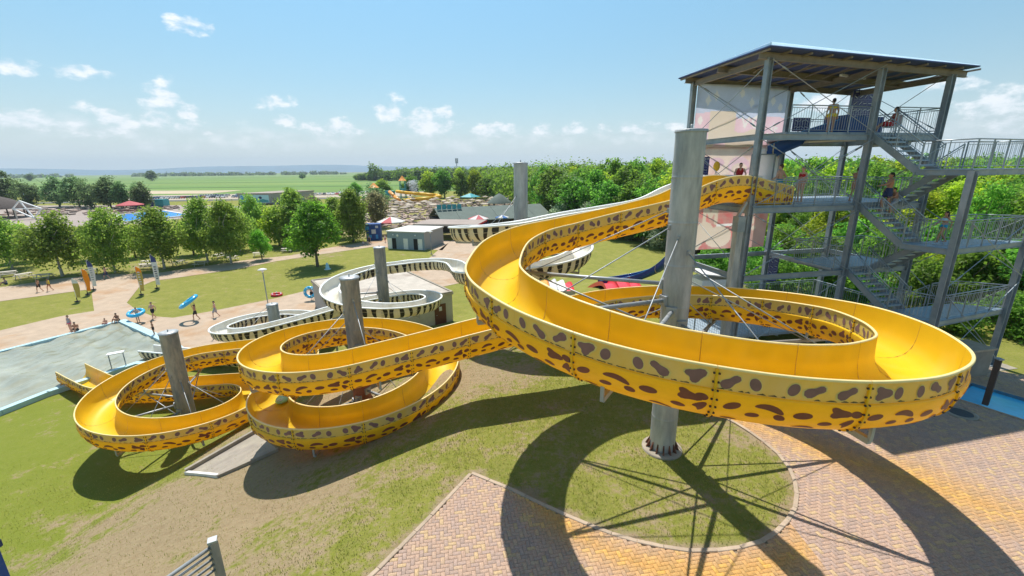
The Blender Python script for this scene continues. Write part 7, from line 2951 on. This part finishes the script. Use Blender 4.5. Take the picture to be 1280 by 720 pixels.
# ------------------------------------------------------------------ small things round the pool and paths
def feather_flag(label, x, y, m_main, m_band, h=3.9, lean=-0.1, txt=None):
    z = gz(x, y)
    t = thing('feather_flag', label, 'flag', (x, y, z))
    mb = MB()
    pole = [(x, y, z), (x, y, z + h * .5), (x + lean, y, z + h * .94), (x + lean + .06, y, z + h), (x + lean + .2, y, z + h + .05)]
    mb.path(pole, 0.025, 6)
    mb.build('pole', 'white_paint', t)
    vs, fs, mi = [], [], []
    rows = 16
    for k in range(rows + 1):
        f = k / rows
        zz = z + 0.5 + (h - 0.5) * f
        px = x + lean * (f ** 1.5)
        wd = 0.64 * (math.sqrt(max(0.02, 1 - ((f - 0.8) / 0.2) ** 2)) if f > 0.8 else 1.0) * (0.8 + 0.2 * min(1, f * 2.2))
        for c in range(5):
            u = c / 4
            vs.append((px + 0.02 + wd * u, y + 0.05 * math.sin(u * 4 + f * 7), zz))
    st = len(vs)
    vs += [(a, b + 0.012, c) for a, b, c in vs]
    mb = MB()
    for k in range(rows):
        for c in range(4):
            f = (k * 5 + c, k * 5 + c + 1, k * 5 + c + 6, k * 5 + c + 5)
            fs.append((f, 1 if k >= rows * 0.72 else 0))
    mb.add(vs, [f for f, m in fs if m == 0] + [tuple(i + st for i in f[::-1]) for f, m in fs if m == 0], 0, True)
    n0 = len(mb.v)
    mb.add(vs, [f for f, m in fs if m == 1] + [tuple(i + st for i in f[::-1]) for f, m in fs if m == 1], 1, True)
    mb.build('cloth', [m_main, m_band], t)
    mb = MB()
    mb.lathe((x, y, z), [(0.28, 0), (0.28, 0.08), (0.05, 0.14), (0.04, 0.5)], 12)
    mb.build('foot', 'cloth_black', t)
    if txt:
        mb = MB()
        for k in range(6):
            a = z + 1.4 + k * 0.3
            mb.box((x + 0.38, y - 0.12, a), (0.24 + 0.05 * (k % 2), 0.02, 0.12))
        mb.build('print', txt, t)
    return t


feather_flag('orange feather flag by the end of the branch path', -52.8, 51.9, 'orange_cloth', 'orange_cloth', 3.3, 0.0)
feather_flag('blue and white feather flag just behind the orange one', -54.2, 54.2, 'white_cloth', 'navy_cloth', 3.9, 0.0, 'cloth_grey')
feather_flag('ochre feather flag beside the branch path', -45.9, 51.6, 'ochre_cloth', 'orange_cloth', 3.6, 0.0, 'white_cloth')
feather_flag('blue and white feather flag taller than the ochre one before it', -46.3, 54.6, 'white_cloth', 'navy_cloth', 4.5, 0.0, 'cloth_navy')
feather_flag('plain pale feather flag seen edge-on left of the orange flag', -51.2, 48.9, 'ochre_cloth', 'white_cloth', 2.8, 0.0)


def lamp_post(label, x, y, h):
    z = gz(x, y)
    t = thing('lamp_post', label, 'street lamp', (x, y, z))
    mb = MB()
    mb.tube((x, y, z), (x, y, z + h), 0.06, 0.045, 8)
    mb.build('pole', 'steel_tower', t)
    mb = MB()
    mb.lathe((x, y, z + h), [(0.05, -0.25), (0.16, -0.05), (0.2, 0.05)], 12)
    mb.build('lantern', 'white_paint', t)
    mb = MB()
    mb.lathe((x, y, z + h), [(0.46, 0.05), (0.45, 0.09), (0.2, 0.2), (0.0, 0.22)], 16)
    mb.build('hood', 'roof_white', t)
    mb = MB()
    mb.box((x, y, z + 0.03), (0.4, 0.4, 0.08))
    mb.build('base', 'concrete', t)
    return t


lamp_post('slim lamp post with a flat white hood beside the path behind the lowest white coil', -26.9, 45.6, 4.3)
lamp_post('lamp post with a flat white hood in front of the grey hut', -14.4, 76.6, 4.0)
# sign table at the pool edge
x, y = -30.0, 30.3
t = thing('pool_sign', 'white tilted board on two thin legs at the pool edge', 'sign', (x, y, LOW))
mb = MB()
mb.bar((x - 0.45, y - 0.22, LOW + 1.42), (x + 0.45, y + 0.24, LOW + 1.47), 0.5, 0.06)
mb.build('board', 'white_paint', t)
for k in (-1, 1):
    mb = MB()
    mb.tube((x + 0.38 * k, y + 0.2 * k, LOW + 0.2), (x + 0.38 * k, y + 0.2 * k, LOW + 1.4), 0.035)
    mb.build('leg', 'steel_tower', t)
# rope barrier post
t = thing('barrier_post', 'short dark post with a rope beside the lowest yellow coil', 'post', (-26.7, 34.9, LOW))
mb = MB()
mb.tube((-26.9, 36.4, LOW), (-26.9, 36.4, LOW + 1.15), 0.04)
mb.build('shaft', 'steel_tower', t)
mb = MB()
mb.tube((-26.9, 36.4, LOW + 1.1), (-22.2, 38.9, LOW + 1.1), 0.014, n=5)
mb.build('rope', 'wood_dark', t)
t = thing('field_cone', 'small pale cone on the lawn by the round maple', 'cone', (-28.3, 65.0, LOW))
mb = MB()
mb.lathe((-28.3, 65.0, LOW), [(0.42, 0), (0.42, 0.08), (0.3, 0.1), (0.22, 0.75), (0.1, 1.0), (0.0, 1.05)], 12)
mb.build('body', 'ring_pale', t)
mb = MB()
mb.lathe((-28.3, 65.0, LOW), [(0.50, 0), (0.50, 0.05), (0.40, 0.06)], 12)
mb.build('base', 'white_paint', t)

# open concrete gully on the slope below the pool-side coil
t = thing('concrete_gully', 'sunken concrete gully with a pale kerb on the slope below the yellow coils', 'gully', (-13.5, 17.6, gz(-13.5, 17.6)))
q = [(-14.9, 16.8), (-12.1, 15.1), (-9.9, 15.8), (-12.9, 19.0)]
zz = [gz(*p) for p in q]
mb = MB()
mb.add([(p[0], p[1], z + 0.05) for p, z in zip(q, zz)] + [(p[0], p[1], z - 0.6) for p, z in zip(q, zz)], [(0, 1, 2, 3), (4, 5, 1, 0), (5, 6, 2, 1), (6, 7, 3, 2), (7, 4, 0, 3)], 0)
mb.build('slab', 'concrete', t)
for a, b in ((0, 1), (1, 2), (0, 3)):
    mb = MB()
    h = 0.26 if (a, b) == (0, 3) else 0.14
    mb.bar((q[a][0], q[a][1], zz[a] + h / 2), (q[b][0], q[b][1], zz[b] + h / 2 + 0.002 * a), 0.14, h)
    mb.build('kerb', 'roof_white' if (a, b) == (0, 1) else 'concrete', t)

# galvanised railing and blue post close to the viewer
t = thing('foreground_railing', 'galvanised railing with five bars in the near bottom left corner', 'railing', (-3.8, 4.4, 0))
mb = MB()
mb.bar((-3.80, 4.42, gz(-3.8, 4.4)), (-3.80, 4.42, 4.53), 0.085, 0.085, 0, up=(0.48, 0.87, 0))
mb.build('post', 'weathered_pole', t)
mb = MB()
mb.box((-3.80, 4.42, 4.545), (0.1, 0.1, 0.03), 0, 0.5)
mb.build('cap', 'zinc_strut', t)
for k in range(5):
    mb = MB()
    z = 4.46 - k * 0.085
    mb.tube((-3.82, 4.39, z), (-5.3, 1.7, z), 0.017 if k else 0.024, n=8)
    mb.build('rail', 'zinc_strut', t)
t = thing('blue_post', 'dark blue steel post cut by the bottom left corner of the view', 'post', (-4.86, 3.05, 0))
mb = MB()
mb.bar((-4.86, 3.05, gz(-4.86, 3.05)), (-4.86, 3.05, 5.72), 0.3, 0.3, 0, up=(1, 0, 0))
mb.build('shaft', 'blue_plastic', t)
mb = MB()
mb.box((-4.86, 3.05, 5.76), (0.34, 0.34, 0.07))
mb.build('cap', 'cloth_navy', t)

# lawn fence in front of the wood
fp = [(23.0, 62.0), (26.5, 56.0), (29.0, 50.0), (30.5, 44.0), (31.0, 38.0)]
t = thing('mesh_fence', 'low wire fence with dark posts along the lawn before the wood', 'fence', (28, 50, gz(28, 50)))
for a, b in zip(fp[:-1], fp[1:]):
    for k in range(3):
        x, y = a[0] + (b[0] - a[0]) * k / 3, a[1] + (b[1] - a[1]) * k / 3
        mb = MB()
        mb.tube((x, y, gz(x, y) - 0.1), (x, y, gz(x, y) + 1.4), 0.045, n=6)
        mb.build('post', 'wood_dark', t)
mb = MB()
for h in (0.1, 0.45, 0.8, 1.1, 1.35):
    for a, b in zip(fp[:-1], fp[1:]):
        mb.tube((a[0], a[1], gz(*a) + h), (b[0], b[1], gz(*b) + h), 0.015, n=4)
mb.build('wire', 'zinc_strut', t)

# parasols
def parasol(name, label, x, y, r, h, mats, group=None, n=8):
    z = gz(x, y)
    t = thing(name, label, 'parasol', (x, y, z), random.uniform(0, 0.7), group)
    mb = MB()
    for k in range(n):
        a, b = 2 * math.pi * k / n, 2 * math.pi * (k + 1) / n
        mb.add([(0, 0, h), (r * math.cos(a), r * math.sin(a), h - r * 0.34), (r * math.cos(b), r * math.sin(b), h - r * 0.34)], [(0, 1, 2), (2, 1, 0)][:1], k % len(mats))
        mb.add([(r * math.cos(a), r * math.sin(a), h - r * 0.34), (r * math.cos(a), r * math.sin(a), h - r * 0.34 - 0.22), (r * math.cos(b), r * math.sin(b), h - r * 0.34 - 0.22), (r * math.cos(b), r * math.sin(b), h - r * 0.34)], [(0, 1, 2, 3)], k % len(mats))
    mb.build('canopy', mats, t, True)
    mb = MB()
    mb.tube((0, 0, 0), (0, 0, h - 0.02), 0.035, n=6)
    mb.build('pole', 'wood_pale', t, True)
    return t


parasol('parasol', 'big white and red parasol beside the blue drinks stand', -28.2, 102.0, 3.3, 4.2, ['parasol_white', 'parasol_white', 'parasol_red'])
parasol('parasol', 'white and red parasol beside the red edged snack bar', -8.0, 106.0, 2.6, 4.0, ['parasol_white', 'parasol_red'])
parasol('parasol', 'red and white parasol in front of the long green roof at its left end', -17.0, 113.0, 2.7, 4.8, ['parasol_red', 'parasol_white', 'parasol_red'])
parasol('parasol', 'blue and white parasol in front of the long wooden restaurant', -2.2, 105.5, 1.7, 4.0, ['parasol_blue', 'parasol_white'])
parasol('parasol', 'large flat red parasol by the bright blue pool', -150.5, 174.0, 4.6, 4.2, ['parasol_red'])
parasol('parasol', 'teal square awning behind the sunbathing meadow', -18.5, 200.0, 4.6, 4.4, ['teal_paint'], n=4)
src = parasol('meadow_parasol', 'cream parasol over sunbeds on the crowded meadow', -30, 140, 1.45, 2.4, ['parasol_cream'], 'parasols on the sunbathing meadow')
first = True
cnt = 0
rp = np.random.default_rng(21)
spots = []
while len(spots) < 95:
    y = rp.uniform(118, 215)
    x = rp.uniform(-52, 12) * (y / 150)
    if y < 135 and x > -16 - (y - 118) * 0.0:
        continue
    if x > 14 or (x - -4) ** 2 + (y - 158) ** 2 < 60:
        continue
    if all((x - a) ** 2 + (y - b) ** 2 > 16 for a, b in spots):
        spots.append((x, y))
for x, y in spots:
    if first:
        src.location = (x, y, gz(x, y))
        first = False
    else:
        copy_thing(src, (x, y, gz(x, y)), rp.uniform(0, 0.7), scale=float(rp.uniform(0.85, 1.15)))
# sunbeds, towels and people lying about: nobody could count these
mb = MB()
for _ in range(1250):
    y = rp.uniform(112, 222)
    x = rp.uniform(-62, 13) * (y / 150)
    if x > 16:
        continue
    a = rp.uniform(0, 3.14)
    h = rp.uniform(0.2, 0.4)
    mb.box((x, y, LOW + h / 2 + 0.05), (0.7 + rp.uniform(0, .5), 1.9, h), 0, a)
    if rp.uniform() < 0.5:
        mb.box((x + math.sin(a) * -0.9, y + math.cos(a) * 0.9, LOW + 0.45), (0.6, 0.5, 0.5), 0, a)
for _ in range(260):
    x, y = rp.uniform(-205, -140), rp.uniform(160, 200)
    mb.box((x, y, LOW + 0.3), (0.9, 2.0, 0.45), 0, rp.uniform(0, 3))
o = mb.build('sunbeds', 'sunbed')
tag(o, 'crowd of sunbeds and towels on the far meadow and terrace', 'sunbed', kind='stuff')

# picnic tables under the birches
def picnic_table(label, x, y, rz, group=None):
    t = thing('picnic_table', label, 'table', (x, y, gz(x, y)), rz, group)
    for nm, c, s in (('tabletop', (0, 0, 0.74), (1.8, 0.75, 0.06)), ('bench', (0, 0.72, 0.44), (1.8, 0.28, 0.05)), ('bench', (0, -0.72, 0.44), (1.8, 0.28, 0.05))):
        mb = MB()
        mb.box(c, s)
        mb.build(nm, 'wood_pale', t, True)
    for sx in (-0.7, 0.7):
        mb = MB()
        mb.bar((sx, -0.75, 0), (sx, -0.2, 0.72), 0.08, 0.06, up=(1, 0, 0))
        mb.bar((sx, 0.75, 0), (sx, 0.2, 0.72), 0.08, 0.06, up=(1, 0, 0))
        mb.build('leg', 'wood_pale', t, True)
    return t


pt = picnic_table('pale wooden picnic table between the first two birches', -67.0, 60.5, 0.3, 'picnic tables under the birches')
for lab_, (x, y, r) in zip(['pale wooden picnic table' + x for x in (' under the birch with a leaning trunk', ' left of the leaning birch', ' behind the orange flag', ' behind the blue and white flags', ' under the twin-trunked birch', ' under the birch with the dark slanting trunk', ' behind the small young tree', ' behind the twin-trunked birch in the sun', ' between the bright-topped birch and its neighbour', ' under the first birch at left', ' behind the round maple', ' near the willow')], [(-63.2, 63.4, .8), (-70.5, 61.0, 1.2), (-57.5, 66.8, .4), (-54.0, 69.0, 1.1), (-50.2, 68.6, .2), (-47.6, 72.5, .9), (-45.0, 76.0, .5), (-51.5, 75.0, 1.3), (-59.5, 69.5, .1), (-74.5, 62.5, .7), (-42.0, 80.0, .3), (-38.5, 82.5, 1.0)]):
    copy_thing(pt, (x, y, gz(x, y)), r, lab_)

# parked cars
def car(colour, word):
    t = thing('parked_car', word + ' car parked in the rows before the green fields', 'car', (0, 0, 0), 0, 'cars parked before the fields')
    mb = MB()
    prof_ = [(-2.1, 0.3), (-2.15, 0.75), (-1.9, 0.95), (-1.2, 1.0), (-0.7, 1.42), (0.9, 1.45), (1.55, 1.02), (2.1, 0.85), (2.15, 0.35)]
    n = len(prof_)
    vs = [(x, -0.85, z) for x, z in prof_] + [(x, 0.85, z) for x, z in prof_]
    mb.add(vs, [tuple(range(n))[::-1], tuple(range(n, 2 * n))] + [(i, (i + 1) % n, n + (i + 1) % n, n + i) for i in range(n)])
    mb.build('body', colour, t, True)
    mb = MB()
    for y in (-0.86, 0.86):
        mb.add([(-1.0, y, 1.02), (-0.62, y, 1.36), (0.85, y, 1.39), (1.35, y, 1.04)], [(0, 1, 2, 3)] if y > 0 else [(3, 2, 1, 0)])
    mb.add([(-1.19, -0.7, 1.03), (-0.73, -0.66, 1.41), (-0.73, 0.66, 1.41), (-1.19, 0.7, 1.03)], [(0, 1, 2, 3), (3, 2, 1, 0)][:1])
    mb.add([(1.56, -0.7, 1.05), (0.93, -0.66, 1.44), (0.93, 0.66, 1.44), (1.56, 0.7, 1.05)], [(0, 1, 2, 3)])
    mb.build('window', 'car_glass', t, True)
    for x in (-1.35, 1.35):
        for y in (-0.8, 0.8):
            mb = MB()
            mb.tube((x, y - 0.1, 0.32), (x, y + 0.1, 0.32), 0.32, n=12)
            mb.build('wheel', 'tyre', t, True)
    return t


cars = [car('car_paint_%d' % k, ('white', 'dark grey', 'black', 'blue', 'red', 'silver')[k]) for k in range(6)]
used = set()
rc = np.random.default_rng(4)
n_car = 0
for (xa, ya, xb, yb, n) in ((-214, 257, -150, 268, 24), (-196, 276, -150, 284, 16), (-142, 278, -96, 287, 18), (-116, 300, -92, 303, 8)):
    for k in range(n):
        if rc.uniform() < 0.14:
            continue
        f = k / n
        x, y = xa + (xb - xa) * f, ya + (yb - ya) * f
        c = int(rc.choice([0, 0, 1, 2, 3, 4, 5, 5]))
        rz = math.atan2(yb - ya, xb - xa) + math.pi / 2 + rc.uniform(-.06, .06)
        if c not in used:
            used.add(c)
            cars[c].location = (x, y, LOW + 0.08)
            cars[c].rotation_euler = (0, 0, rz)
        else:
            copy_thing(cars[c], (x, y, LOW + 0.08), rz, scale=float(rc.uniform(0.95, 1.12)))
for k in range(6):
    if k not in used:
        cars[k].location = (-150 + 3 * k, 292, LOW + 0.08)
# ------------------------------------------------------------------ haze: the air between here and the hills
mb = MB()
mb.box((0, 4600, 136), (24000, 10400, 286.0))
hz = mb.mesh('haze', [])
hm = bpy.data.materials.new('haze')
hm.use_nodes = True
hn = hm.node_tree
hn.nodes.remove(hn.nodes['Principled BSDF'])
pv_ = hn.nodes.new('ShaderNodeVolumePrincipled')
pv_.inputs['Density'].default_value = 0.00013
pv_.inputs['Color'].default_value = (0.78, 0.90, 1.0, 1)
hn.links.new(pv_.outputs[0], hn.nodes['Material Output'].inputs['Volume'])
hz.materials.append(hm)
tag(link('haze', hz), 'thin summer haze over the plain', 'haze', kind='stuff')
